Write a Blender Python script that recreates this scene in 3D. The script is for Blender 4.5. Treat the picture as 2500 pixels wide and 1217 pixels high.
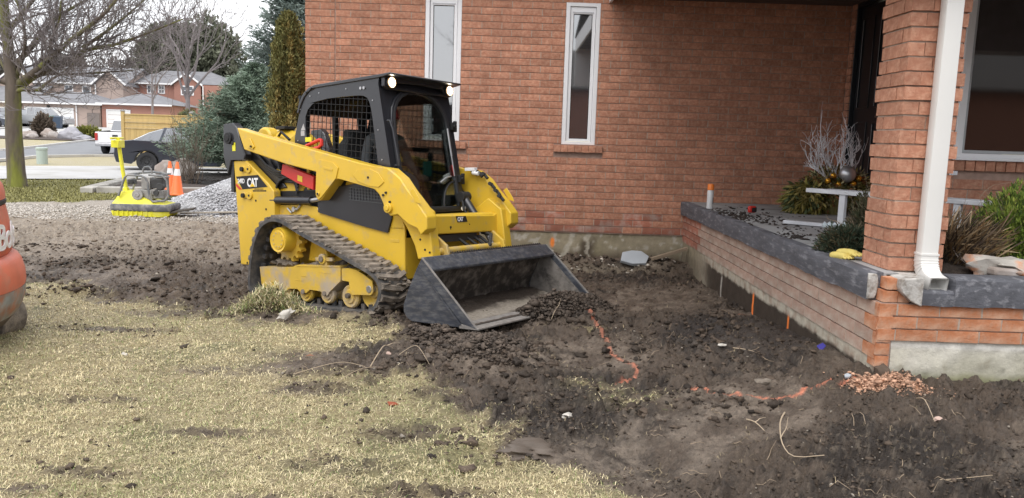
import bpy, bmesh, math, random
import numpy as np
from math import radians, sin, cos, pi, atan, sqrt
from mathutils import Vector, Matrix
from mathutils.geometry import tessellate_polygon

S = bpy.context.scene
COL = S.collection
for _o in list(bpy.data.objects):
    bpy.data.objects.remove(_o)
rng = random.Random(7)
NR = np.random.RandomState(11)

# ------------------------------------------------------------------ camera
cam_d = bpy.data.cameras.new('camera')
cam = bpy.data.objects.new('camera', cam_d)
COL.objects.link(cam)
S.camera = cam
EYE = 1.45
_p, _r = atan(270 / 1950.), 0.032
_F = Vector((0, cos(_p), -sin(_p))); _R0 = Vector((1, 0, 0)); _U0 = Vector((0, sin(_p), cos(_p)))
_R = _R0 * cos(_r) + _U0 * sin(_r); _U = -_R0 * sin(_r) + _U0 * cos(_r)
cam.matrix_world = Matrix(((_R.x, _U.x, -_F.x, 0), (_R.y, _U.y, -_F.y, 0), (_R.z, _U.z, -_F.z, EYE), (0, 0, 0, 1)))
cam_d.sensor_width = 36
cam_d.lens = 36 * 1950 / 2500.
cam_d.clip_start = 0.05
cam_d.clip_end = 3000

# ------------------------------------------------------------------ sky and light
SUN_EL, SUN_AZ = radians(58), radians(205)      # soft light from behind the camera, slightly left
W = bpy.data.worlds.new('World'); S.world = W; W.use_nodes = True
nt = W.node_tree; nt.nodes.clear()
sky = nt.nodes.new('ShaderNodeTexSky'); sky.sky_type = 'NISHITA'; sky.sun_disc = False
sky.sun_elevation = SUN_EL; sky.sun_rotation = SUN_AZ; sky.dust_density = 3.0
# overcast: a bright even cloud layer over the clear sky, with faint cloud relief
tc = nt.nodes.new('ShaderNodeTexCoord'); mp = nt.nodes.new('ShaderNodeMapping'); mp.inputs['Scale'].default_value = (1, 1, 2.6)
nz = nt.nodes.new('ShaderNodeTexNoise'); nz.inputs['Scale'].default_value = 2.2; nz.inputs['Detail'].default_value = 5
cr = nt.nodes.new('ShaderNodeValToRGB')
cr.color_ramp.elements[0].position = .3; cr.color_ramp.elements[0].color = (8.2, 8.5, 9.1, 1)
cr.color_ramp.elements[1].position = .7; cr.color_ramp.elements[1].color = (10.4, 10.4, 10.5, 1)
mx = nt.nodes.new('ShaderNodeMixRGB'); mx.inputs[0].default_value = .88
bg = nt.nodes.new('ShaderNodeBackground'); bg.inputs[1].default_value = 0.10
wo = nt.nodes.new('ShaderNodeOutputWorld')
L_ = nt.links.new
L_(tc.outputs['Generated'], mp.inputs['Vector']); L_(mp.outputs[0], nz.inputs['Vector']); L_(nz.outputs['Fac'], cr.inputs[0])
L_(sky.outputs[0], mx.inputs[1]); L_(cr.outputs[0], mx.inputs[2]); L_(mx.outputs[0], bg.inputs[0]); L_(bg.outputs[0], wo.inputs[0])

sun_d = bpy.data.lights.new('sun', 'SUN'); sun_d.energy = 1.15; sun_d.angle = radians(45); sun_d.color = (1, .965, .92)
sun = bpy.data.objects.new('sun', sun_d); COL.objects.link(sun)
_sd = Vector((sin(SUN_AZ) * cos(SUN_EL), cos(SUN_AZ) * cos(SUN_EL), sin(SUN_EL)))
sun.rotation_euler = _sd.to_track_quat('Z', 'Y').to_euler()

S.view_settings.view_transform = 'Standard'; S.view_settings.look = 'None'
S.view_settings.gamma = 1; S.view_settings.use_curve_mapping = False
S.view_settings.exposure = 0.84
S.render.engine = 'CYCLES'

# ------------------------------------------------------------------ numeric noise
def _h(ix, iy, s):
    n = (ix.astype(np.int64) * 374761393 + iy.astype(np.int64) * 668265263 + s * 974711) & 0xffffffff
    n = ((n ^ (n >> 13)) * 1274126177) & 0xffffffff
    return ((n ^ (n >> 16)) & 0xffffffff) / 4294967295.0
def vn(x, y, s=0):
    x = np.asarray(x, float); y = np.asarray(y, float)
    ix = np.floor(x); iy = np.floor(y); fx = x - ix; fy = y - iy
    ux = fx * fx * fx * (fx * (fx * 6 - 15) + 10); uy = fy * fy * fy * (fy * (fy * 6 - 15) + 10)
    def g(ax, ay):
        a = _h(ix + ax, iy + ay, s) * 2 * pi
        return np.cos(a) * (fx - ax) + np.sin(a) * (fy - ay)
    a = g(0, 0); b = g(1, 0); c = g(0, 1); d = g(1, 1)
    return (a + (b - a) * ux + (c - a) * uy + (a - b - c + d) * ux * uy) * 1.5
def fbm(x, y, f, o=4, s=0, g=.5):
    r = 0; a = 1; t = 0
    for k in range(o):
        r = r + a * vn(x * f + k * 17.3, y * f - k * 9.1, s + k); t += a; a *= g; f *= 2.03
    return r / t
def worley(x, y, f, s=0, j=.95):
    """distance to the nearest and second nearest feature point, and a random value of the nearest cell"""
    X = np.asarray(x, float) * f; Y = np.asarray(y, float) * f; ix = np.floor(X); iy = np.floor(Y)
    d1 = np.full(X.shape, 9.); d2 = d1.copy(); v = np.zeros(X.shape)
    for a in (-1, 0, 1):
        for b in (-1, 0, 1):
            cx_, cy_ = ix + a, iy + b
            d = np.hypot(cx_ + .5 + j * (_h(cx_, cy_, s) - .5) - X, cy_ + .5 + j * (_h(cx_, cy_, s + 50) - .5) - Y)
            m = d < d1; d2 = np.where(m, d1, np.minimum(d2, d)); v = np.where(m, _h(cx_, cy_, s + 99), v); d1 = np.where(m, d, d1)
    return d1, d2, v
def sst(a, b, x):
    t = np.clip((np.asarray(x, float) - a) / (b - a), 0, 1); return t * t * (3 - 2 * t)
def sdist(x, y, poly):
    """signed distance to a polygon, positive inside"""
    x = np.asarray(x, float); y = np.asarray(y, float)
    d = np.full(x.shape, 1e9); ins = np.zeros(x.shape, bool)
    n = len(poly)
    for i in range(n):
        x1, y1 = poly[i]; x2, y2 = poly[(i + 1) % n]
        ex, ey = x2 - x1, y2 - y1
        t = np.clip(((x - x1) * ex + (y - y1) * ey) / (ex * ex + ey * ey + 1e-12), 0, 1)
        d = np.minimum(d, np.hypot(x - x1 - t * ex, y - y1 - t * ey))
        c = ((y1 > y) != (y2 > y))
        ins ^= c & (x < (x2 - x1) * (y - y1) / ((y2 - y1) if y2 != y1 else 1e-12) + x1)
    return np.where(ins, d, -d)
def ldist(x, y, pts):
    d = np.full(np.shape(x), 1e9)
    for (x1, y1), (x2, y2) in zip(pts[:-1], pts[1:]):
        ex, ey = x2 - x1, y2 - y1
        t = np.clip(((x - x1) * ex + (y - y1) * ey) / (ex * ex + ey * ey), 0, 1)
        d = np.minimum(d, np.hypot(x - x1 - t * ex, y - y1 - t * ey))
    return d

# ------------------------------------------------------------------ object helpers
def tag(o, label=None, cat=None, group=None, kind=None):
    if label: o['label'] = label
    if cat: o['category'] = cat
    if group: o['group'] = group
    if kind: o['kind'] = kind
    return o
def empty(name, loc=(0, 0, 0), rz=0, label=None, cat=None, group=None):
    o = bpy.data.objects.new(name, None); COL.objects.link(o)
    o.empty_display_size = .1
    o.location = loc; o.rotation_euler = (0, 0, rz)
    return tag(o, label, cat, group)
def link(name, me, parent=None, mat=None):
    o = bpy.data.objects.new(name, me); COL.objects.link(o)
    if parent is not None: o.parent = parent
    if mat is not None and len(me.materials) == 0: me.materials.append(mat)
    return o
def np_mesh(name, V, Fc, smooth=False, attrs=None, cols=None):
    """V (n,3); Fc (m,k) with k = 3 or 4"""
    me = bpy.data.meshes.new(name)
    V = np.asarray(V, np.float32); Fc = np.asarray(Fc, np.int32)
    m, k = Fc.shape
    me.vertices.add(len(V)); me.vertices.foreach_set('co', V.ravel())
    me.loops.add(m * k); me.loops.foreach_set('vertex_index', Fc.ravel())
    me.polygons.add(m); me.polygons.foreach_set('loop_start', np.arange(0, m * k, k, dtype=np.int32))
    me.polygons.foreach_set('loop_total', np.full(m, k, np.int32))
    if smooth: me.polygons.foreach_set('use_smooth', np.ones(m, bool))
    for nme, arr in (attrs or {}).items():
        dom = 'POINT' if len(arr) == len(V) else 'FACE'
        a = me.attributes.new(nme, 'FLOAT', dom); a.data.foreach_set('value', np.asarray(arr, np.float32))
    if cols is not None:
        a = me.color_attributes.new('Col', 'FLOAT_COLOR', 'POINT')
        c = np.ones((len(V), 4), np.float32); c[:, :3] = cols; a.data.foreach_set('color', c.ravel())
    me.update(calc_edges=True)
    return me

class MB:
    def __init__(s): s.v = []; s.f = []; s.a = []; s.cur = 0.
    def add(s, vs, fs):
        b = len(s.v); s.v += [tuple(v) for v in vs]; s.f += [tuple(i + b for i in f) for f in fs]; s.a += [s.cur] * len(fs)
        return s
    def box(s, x0, x1, y0, y1, z0, z1):
        return s.add([(x0, y0, z0), (x1, y0, z0), (x1, y1, z0), (x0, y1, z0), (x0, y0, z1), (x1, y0, z1), (x1, y1, z1), (x0, y1, z1)],
                     [(0, 3, 2, 1), (4, 5, 6, 7), (0, 1, 5, 4), (1, 2, 6, 5), (2, 3, 7, 6), (3, 0, 4, 7)])
    def plate(s, outer, a, b, fn, holes=()):
        """polygon with holes extruded from a to b; fn(u, v, w) -> xyz"""
        loops = [outer] + list(holes)
        tris = tessellate_polygon([[Vector((p[0], p[1], 0)) for p in l] for l in loops])
        flat = [p for l in loops for p in l]; n = len(flat)
        vs = [fn(p[0], p[1], a) for p in flat] + [fn(p[0], p[1], b) for p in flat]
        fs = [tuple(t) for t in tris] + [tuple(i + n for i in reversed(t)) for t in tris]
        k = 0
        for l in loops:
            m = len(l)
            for i in range(m):
                j = (i + 1) % m; fs.append((k + i, k + j, k + j + n, k + i + n))
            k += m
        return s.add(vs, fs)
    def side(s, outer, y0, y1, holes=()): return s.plate(outer, y0, y1, lambda u, v, w: (u, w, v), holes)
    def front(s, outer, x0, x1, holes=()): return s.plate(outer, x0, x1, lambda u, v, w: (w, u, v), holes)
    def top(s, outer, z0, z1, holes=()): return s.plate(outer, z0, z1, lambda u, v, w: (u, v, w), holes)
    def tube(s, path, r, n=8, cap=True, flat=1.0):
        P = [Vector(p) for p in path]; m = len(P)
        if not hasattr(r, '__len__'): r = [r] * m
        T = []
        for i in range(m):
            t = (P[min(i + 1, m - 1)] - P[max(i - 1, 0)])
            T.append(t.normalized() if t.length > 1e-9 else Vector((0, 0, 1)))
        ref = Vector((0, 0, 1)) if abs(T[0].z) < .9 else Vector((1, 0, 0))
        x = T[0].cross(ref).normalized(); vs = []; fs = []
        for i in range(m):
            x = (x - T[i] * x.dot(T[i]));
            x = x.normalized() if x.length > 1e-6 else T[i].orthogonal().normalized()
            y = T[i].cross(x)
            for k in range(n):
                a = 2 * pi * k / n; vs.append(P[i] + x * (cos(a) * r[i]) + y * (sin(a) * r[i] * flat))
        for i in range(m - 1):
            for k in range(n):
                j = (k + 1) % n; fs.append((i * n + k, i * n + j, (i + 1) * n + j, (i + 1) * n + k))
        if cap: fs.append(tuple(reversed(range(n)))); fs.append(tuple((m - 1) * n + k for k in range(n)))
        return s.add(vs, fs)
    def cyl(s, p0, p1, r, n=16, r2=None): return s.tube([p0, p1], [r, r if r2 is None else r2], n)
    def bar(s, p0, p1, w, h, up=(0, 0, 1)):
        p0 = Vector(p0); p1 = Vector(p1); t = (p1 - p0).normalized(); u = Vector(up)
        x = t.cross(u).normalized() * (w / 2); y = x.cross(t).normalized() * (h / 2)
        vs = [p0 - x - y, p0 + x - y, p0 + x + y, p0 - x + y, p1 - x - y, p1 + x - y, p1 + x + y, p1 - x + y]
        return s.add(vs, [(0, 3, 2, 1), (4, 5, 6, 7), (0, 1, 5, 4), (1, 2, 6, 5), (2, 3, 7, 6), (3, 0, 4, 7)])
    def lathe(s, prof, n=24, c=(0, 0, 0), ax='z', a0=0, a1=2 * pi):
        full = abs(a1 - a0 - 2 * pi) < 1e-6; m = n if full else n + 1; vs = []; fs = []
        for r, z in prof:
            for k in range(m):
                a = a0 + (a1 - a0) * k / n; p = (r * cos(a), r * sin(a), z)
                if ax == 'y': p = (p[0], z, p[1])
                if ax == 'x': p = (z, p[0], p[1])
                vs.append((p[0] + c[0], p[1] + c[1], p[2] + c[2]))
        for i in range(len(prof) - 1):
            for k in range(n):
                j = (k + 1) % m; fs.append((i * m + k, i * m + j, (i + 1) * m + j, (i + 1) * m + k))
        return s.add(vs, fs)
    def loft(s, rings, closed=True, cap=True):
        n = len(rings[0]); vs = [p for r_ in rings for p in r_]; fs = []
        for i in range(len(rings) - 1):
            for k in range(n if closed else n - 1):
                j = (k + 1) % n; fs.append((i * n + k, i * n + j, (i + 1) * n + j, (i + 1) * n + k))
        if cap: fs.append(tuple(reversed(range(n)))); fs.append(tuple((len(rings) - 1) * n + k for k in range(n)))
        return s.add(vs, fs)
    def blob(s, c, r, sub=2, rough=.25, seed=0, sq=(1, 1, 1)):
        bm = bmesh.new(); bmesh.ops.create_icosphere(bm, subdivisions=sub, radius=1)
        q = random.Random(seed); ph = [q.uniform(0, 9) for _ in range(6)]
        vs = []
        for v in bm.verts:
            p = v.co; k = 1 + rough * (sin(p.x * 3.1 + ph[0]) * sin(p.y * 2.7 + ph[1]) + .6 * sin(p.z * 5.3 + ph[2]) * sin(p.x * 6.1 + ph[3]) + .3 * sin(p.y * 11 + ph[4] + p.z * 9))
            vs.append((c[0] + p.x * r * k * sq[0], c[1] + p.y * r * k * sq[1], c[2] + p.z * r * k * sq[2]))
        fs = [tuple(v.index for v in f.verts) for f in bm.faces]; bm.free()
        return s.add(vs, fs)
    def build(s, name, mat, parent=None, smooth=35, bevel=0, attr=None, seg=2, shift=None):
        me = bpy.data.meshes.new(name)
        vs = s.v if shift is None else [(v[0] - shift[0], v[1] - shift[1], v[2] - shift[2]) for v in s.v]
        me.from_pydata(vs, [], s.f)
        if attr: me.attributes.new(attr, 'FLOAT', 'FACE').data.foreach_set('value', s.a)
        bm = bmesh.new(); bm.from_mesh(me); bmesh.ops.recalc_face_normals(bm, faces=bm.faces); bm.to_mesh(me); bm.free()
        if smooth:
            me.polygons.foreach_set('use_smooth', [True] * len(me.polygons)); me.set_sharp_from_angle(angle=radians(smooth))
        o = link(name, me, parent, mat)
        if bevel:
            b = o.modifiers.new('bevel', 'BEVEL'); b.width = bevel; b.segments = seg; b.limit_method = 'ANGLE'; b.angle_limit = radians(40)
        return o

def text_obj(s, size, mat, parent, fn, name='lettering', extrude=.0008, bold=.0, shear=0, spacing=1.0, align='LEFT'):
    """flat print; fn maps (u, v, w) of the text plane to parent coordinates"""
    cu = bpy.data.curves.new(name, 'FONT'); cu.body = s; cu.size = size; cu.extrude = extrude; cu.offset = bold
    cu.shear = shear; cu.space_character = spacing; cu.align_x = align; cu.resolution_u = 3
    t = bpy.data.objects.new('t', cu); COL.objects.link(t)
    dg = bpy.context.evaluated_depsgraph_get(); dg.update()
    me = bpy.data.meshes.new_from_object(t.evaluated_get(dg))
    bpy.data.objects.remove(t); bpy.data.curves.remove(cu)
    me.name = name
    for v in me.vertices: v.co = Vector(fn(v.co.x, v.co.y, v.co.z))
    me.materials.clear()
    return link(name, me, parent, mat)

# ------------------------------------------------------------------ materials
MATS = {}
def mat(name, col, rough=.6, metal=0, var=0., vscale=4., bump=0., bscale=30., col2=None, spec=.5, coat=0, emit=0, rnd=0, detail=4., stretch=None, c2scale=None, c2lo=.45, c2hi=.62, rvar=0.):
    """procedural material: base colour varied by noise, optional second colour in patches, bump"""
    if name in MATS: return MATS[name]
    m = bpy.data.materials.new(name); m.use_nodes = True; MATS[name] = m
    n = m.node_tree.nodes; l = m.node_tree.links.new; b = n['Principled BSDF']
    b.inputs['Base Color'].default_value = (*col, 1); b.inputs['Roughness'].default_value = rough; b.inputs['Metallic'].default_value = metal
    b.inputs['Specular IOR Level'].default_value = spec
    if coat: b.inputs['Coat Weight'].default_value = coat; b.inputs['Coat Roughness'].default_value = .08
    if emit:
        b.inputs['Emission Color'].default_value = (*col, 1); b.inputs['Emission Strength'].default_value = emit
    t = n.new('ShaderNodeTexCoord'); vec = t.outputs['Object']
    if stretch:
        mp = n.new('ShaderNodeMapping'); mp.inputs['Scale'].default_value = stretch; l(vec, mp.inputs['Vector']); vec = mp.outputs[0]
    out = None
    if var or col2 or rnd:
        rgb = n.new('ShaderNodeRGB'); rgb.outputs[0].default_value = (*col, 1); out = rgb.outputs[0]
        if col2:
            z = n.new('ShaderNodeTexNoise'); z.inputs['Scale'].default_value = c2scale or vscale; z.inputs['Detail'].default_value = 6; z.inputs['Roughness'].default_value = .62
            l(vec, z.inputs['Vector'])
            mr = n.new('ShaderNodeMapRange'); mr.inputs[1].default_value = c2lo; mr.inputs[2].default_value = c2hi; mr.clamp = True
            l(z.outputs['Fac'], mr.inputs[0]); x = n.new('ShaderNodeMixRGB'); l(mr.outputs[0], x.inputs[0]); l(out, x.inputs[1]); x.inputs[2].default_value = (*col2, 1); out = x.outputs[0]
            if rvar:
                ma = n.new('ShaderNodeMath'); ma.operation = 'MULTIPLY_ADD'; l(mr.outputs[0], ma.inputs[0]); ma.inputs[1].default_value = rvar; ma.inputs[2].default_value = rough; l(ma.outputs[0], b.inputs['Roughness'])
        if var or rnd:
            z = n.new('ShaderNodeTexNoise'); z.inputs['Scale'].default_value = vscale; z.inputs['Detail'].default_value = detail
            l(vec, z.inputs['Vector'])
            mr = n.new('ShaderNodeMapRange'); mr.inputs[1].default_value = .25; mr.inputs[2].default_value = .75
            mr.inputs[3].default_value = 1 - var; mr.inputs[4].default_value = 1 + var; l(z.outputs['Fac'], mr.inputs[0]); f = mr.outputs[0]
            if rnd:
                oi = n.new('ShaderNodeObjectInfo'); at = n.new('ShaderNodeAttribute'); at.attribute_name = 'rnd'
                a = n.new('ShaderNodeMath'); a.operation = 'ADD'; l(oi.outputs['Random'], a.inputs[0]); l(at.outputs['Fac'], a.inputs[1])
                fr = n.new('ShaderNodeMath'); fr.operation = 'FRACT'; l(a.outputs[0], fr.inputs[0])
                mr2 = n.new('ShaderNodeMapRange'); mr2.inputs[3].default_value = 1 - rnd; mr2.inputs[4].default_value = 1 + rnd; l(fr.outputs[0], mr2.inputs[0])
                mu = n.new('ShaderNodeMath'); mu.operation = 'MULTIPLY'; l(f, mu.inputs[0]); l(mr2.outputs[0], mu.inputs[1]); f = mu.outputs[0]
            x = n.new('ShaderNodeMixRGB'); x.blend_type = 'MULTIPLY'; x.inputs[0].default_value = 1; l(out, x.inputs[1])
            cb = n.new('ShaderNodeCombineXYZ'); [l(f, cb.inputs[i]) for i in range(3)]; l(cb.outputs[0], x.inputs[2]); out = x.outputs[0]
        l(out, b.inputs['Base Color'])
    if bump:
        z = n.new('ShaderNodeTexNoise'); z.inputs['Scale'].default_value = bscale; z.inputs['Detail'].default_value = 5; z.inputs['Roughness'].default_value = .65
        l(vec, z.inputs['Vector']); bp = n.new('ShaderNodeBump'); bp.inputs['Strength'].default_value = min(1, bump); bp.inputs['Distance'].default_value = .004 * max(1, bump)
        l(z.outputs['Fac'], bp.inputs['Height']); l(bp.outputs[0], b.inputs['Normal'])
    return m

def attr_mat(name, rough=.9, bump=.5, bscale=60, bdist=.006, spec=.25, var=.25, vscale=25, wet=False):
    """colour from the mesh's own albedo attribute, fine grain on top"""
    m = bpy.data.materials.new(name); m.use_nodes = True; MATS[name] = m
    n = m.node_tree.nodes; l = m.node_tree.links.new; b = n['Principled BSDF']
    b.inputs['Roughness'].default_value = rough; b.inputs['Specular IOR Level'].default_value = spec
    at = n.new('ShaderNodeAttribute'); at.attribute_name = 'Col'
    t = n.new('ShaderNodeTexCoord')
    z = n.new('ShaderNodeTexNoise'); z.inputs['Scale'].default_value = vscale; z.inputs['Detail'].default_value = 7; z.inputs['Roughness'].default_value = .7; l(t.outputs['Object'], z.inputs['Vector'])
    mr = n.new('ShaderNodeMapRange'); mr.inputs[1].default_value = .3; mr.inputs[2].default_value = .7; mr.inputs[3].default_value = 1 - var; mr.inputs[4].default_value = 1 + var; l(z.outputs['Fac'], mr.inputs[0])
    x = n.new('ShaderNodeMixRGB'); x.blend_type = 'MULTIPLY'; x.inputs[0].default_value = 1; l(at.outputs['Color'], x.inputs[1])
    cb = n.new('ShaderNodeCombineXYZ'); [l(mr.outputs[0], cb.inputs[i]) for i in range(3)]; l(cb.outputs[0], x.inputs[2]); l(x.outputs[0], b.inputs['Base Color'])
    z2 = n.new('ShaderNodeTexNoise'); z2.inputs['Scale'].default_value = bscale; z2.inputs['Detail'].default_value = 6; z2.inputs['Roughness'].default_value = .7; l(t.outputs['Object'], z2.inputs['Vector'])
    bp = n.new('ShaderNodeBump'); bp.inputs['Strength'].default_value = bump; bp.inputs['Distance'].default_value = bdist; l(z2.outputs['Fac'], bp.inputs['Height']); l(bp.outputs[0], b.inputs['Normal'])
    return m

def glass_mat(name, tint=(.8, .85, .85), refl=.12, rough=.02, gcol=(1, 1, 1)):
    """clear pane: see-through with a coated reflection stronger at grazing angles"""
    m = bpy.data.materials.new(name); m.use_nodes = True; MATS[name] = m
    n = m.node_tree.nodes; l = m.node_tree.links.new; n.clear()
    o = n.new('ShaderNodeOutputMaterial'); tr = n.new('ShaderNodeBsdfTransparent'); tr.inputs[0].default_value = (*tint, 1)
    g = n.new('ShaderNodeBsdfGlossy'); g.inputs['Roughness'].default_value = rough; g.inputs[0].default_value = (*gcol, 1)
    fr = n.new('ShaderNodeLayerWeight'); fr.inputs[0].default_value = .25
    mr = n.new('ShaderNodeMapRange'); mr.inputs[3].default_value = refl; mr.inputs[4].default_value = .9; l(fr.outputs['Fresnel'], mr.inputs[0])
    mx = n.new('ShaderNodeMixShader'); l(mr.outputs[0], mx.inputs[0]); l(tr.outputs[0], mx.inputs[1]); l(g.outputs[0], mx.inputs[2]); l(mx.outputs[0], o.inputs[0])
    return m
# ================================================================== GROUND
GRASS = [(-9, 8.2), (-4.7, 7.25), (-4.1, 7.3), (-3.2, 6.45), (-2.2, 6.15), (-1.9, 5.9), (-1.0, 6.3), (-.84, 5.67), (-1.18, 5.3), (-1.5, 4.8), (-.62, 4.62), (-.3, 4.13), (-.02, 3.8), (.10, 3.5), (.42, 3.1), (.6, 1.5), (-9, 1.5)]
LAWN = [(-40, 9.6), (-9.3, 14.4), (-7.9, 15.5), (-6.9, 16.2), (-7.3, 18.2), (-9.4, 19.0), (-10.3, 21.7), (-13.0, 20.2), (-40, 13)]
WALK = [(-60, 6.5), (-12.97, 20.15), (-10.6, 21.65), (-8.5, 24.2), (-5, 26.0), (6, 26.0), (6, 31), (-8, 30.5), (-13.99, 28.6), (-16.77, 26.1), (-60, 12.5)]
ROAD = [(-70, 15), (-18.65, 29.0), (-20.06, 33.9), (-19.3, 37), (-17, 39.6), (40, 40.5), (40, 50), (-12, 50), (-22, 58), (-28.6, 62), (-28.65, 55.3), (-26, 40.6), (-70, 29)]
MOUNDS = [  # x, y, rx, ry, height
    (-.50, 5.70, .45, .18, .03), (-.15, 5.25, .40, .25, .05), (.05, 4.95, .35, .35, .05), (-.45, 4.85, .5, .25, .05), (.15, 4.4, .3, .3, .04),
    (-1.5, 6.25, .45, .13, .03), (-1.05, 6.2, .3, .13, .04), (-2.0, 6.40, .28, .16, .07), (.25, 6.25, .4, .2, .05), (.62, 6.35, .3, .2, .05),
    (-3.1, 6.75, .35, .18, .07), (-3.85, 6.85, .3, .14, .06), (-2.6, 7.0, .4, .2, .04), (1.25, 5.2, .6, .4, .05), (1.6, 6.0, .4, .5, .06),
    (1.0, 9.2, 1.2, .22, .09), (.3, 9.1, .5, .2, .08), (1.8, 9.0, .4, .3, .06), (1.9, 4.9, .25, .25, .03), (.9, 4.1, .5, .25, .04), (-.15, 3.55, .22, .15, .05),
    (1.45, 3.6, .6, .25, .03), (.6, 3.5, .35, .25, -.03), (.7, 5.0, .4, .5, -.03), (1.9, 3.2, .5, .3, -.03), (1.1, 7.2, .8, .7, -.03),
    (-2.95, 3.05, .3, .2, .04), (-2.2, 8.6, 1.2, .3, .03), (-4.2, 8.2, 1.2, .3, .05), (-5.5, 9.5, 1.5, .4, .04)]
def gbase(x, y):
    x = np.asarray(x, float); y = np.asarray(y, float)
    z = .205 * sst(.5, 2.05, x) * np.exp(-((np.maximum(y, 4.1) - 4.1) / 2.05) ** 2) * sst(.5, 3.8, y)
    z = z - .06 * np.exp(-((x + 1.9) ** 2 / 1.2 + (y - 7.2) ** 2 / .6))
    far = np.interp(y, [0, 42, 55, 72, 85, 110, 400], [0, 0, .42, 1.02, 1.2, 1.6, 4])
    return z + far
def gmasks(x, y):
    n1 = fbm(x, y, 1.6, 4, 3); n2 = fbm(x, y, 7, 3, 9)
    g = sst(-.12, .16, sdist(x, y, GRASS) + .42 * n1 + .20 * n2)
    # torn, bare patches inside the turf
    for (cx, cy, rx, ry) in [(-1.75, 4.65, .34, .10), (-1.05, 4.80, .6, .17), (-1.2, 5.05, .5, .12), (-1.15, 4.4, .35, .12), (-2.9, 5.6, .5, .08), (-2.2, 4.1, .25, .06), (-1.4, 3.7, .3, .06), (-.45, 3.75, .30, .12), (-.75, 3.35, .25, .10), (-1.9, 3.0, .12, .06), (-.3, 3.1, .3, .08), (-2.6, 6.15, .5, .10), (-1.75, 3.18, .2, .06), (-.9, 3.0, .2, .1)]:
        g = g * (1 - .95 * np.exp(-(((x - cx) / rx) ** 2 + ((y - cy) / ry) ** 2) ** 1.5) * sst(-.6, .2, n2 + n1))
    # small surviving tufts in the dirt
    for (cx, cy, rx, ry) in [(.68, 4.30, .17, .13), (.50, 4.6, .14, .10), (-1.95, 6.4, .3, .12), (.62, 6.0, .1, .06)]:
        g = np.maximum(g, .8 * np.exp(-(((x - cx) / rx) ** 2 + ((y - cy) / ry) ** 2)) * sst(-.5, .3, n2))
    lawn = sst(-.15, .15, sdist(x, y, LAWN) + .5 * n1)
    return g, lawn
def gheight(x, y):
    x = np.asarray(x, float); y = np.asarray(y, float)
    near = (1 - sst(11, 17, y)); g, lawn = gmasks(x, y)
    rough = near * (1 - .8 * g)
    z = gbase(x, y)
    for mx_, my_, rx, ry, h in MOUNDS:
        z = z + h * np.exp(-(((x - mx_) / rx) ** 2 + ((y - my_) / ry) ** 2)) * (1 + .5 * vn(x * 9, y * 9, 5))
    smear = sst(.05, .35, fbm(x, y, .9, 3, 40) + .12)             # packed, smeared areas
    amp = 1 - .72 * smear
    z = z + near * .030 * fbm(x, y, .9, 3, 1)
    lump = np.abs(fbm(x, y, 5.5, 4, 21, .6)); fine = fbm(x, y, 23, 4, 31, .65)
    z = z + rough * amp * (.085 * (lump - .15) + .020 * fine + .010 * fbm(x, y, 60, 3, 33, .7)) + rough * (1 - amp) * .010 * fine
    wx = x + .035 * vn(x * 12, y * 12, 301); wy = y + .035 * vn(x * 12, y * 12, 302)
    for f_, h_, s_ in ((7.5, .034, 401), (17., .020, 402), (38., .009, 403)):          # broken clods with crevices between them
        d1, d2, cv = worley(wx, wy * 1.15, f_, s_); z = z + rough * (.16 + .84 * amp) * h_ * (np.clip(d2 - d1, 0, .55) * 1.5 * (.3 + cv) - .25 + .5 * (cv - .5))
    # grouser prints of the tracks across the worked soil
    z = z + rough * .007 * np.sin((x * .81 - y * .58) * 2 * pi / .11 + 2 * n_(x, y)) * sst(.15, .45, fbm(x, y, .7, 2, 91) + .15) * (y > 4)
    z = z + near * g * .012 * fbm(x, y, 14, 3, 55)
    # smooth wheel rut close to the bottom edge
    z = z - .025 * np.exp(-(ldist(x, y, [(.2, 4.4), (.55, 3.7), (1.0, 3.0)]) / .10) ** 2) * near
    return z
def n_(x, y): return vn(x * 2, y * 2, 17)
def gz1(x, y): return float(gheight(np.array([x]), np.array([y]))[0])

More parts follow.
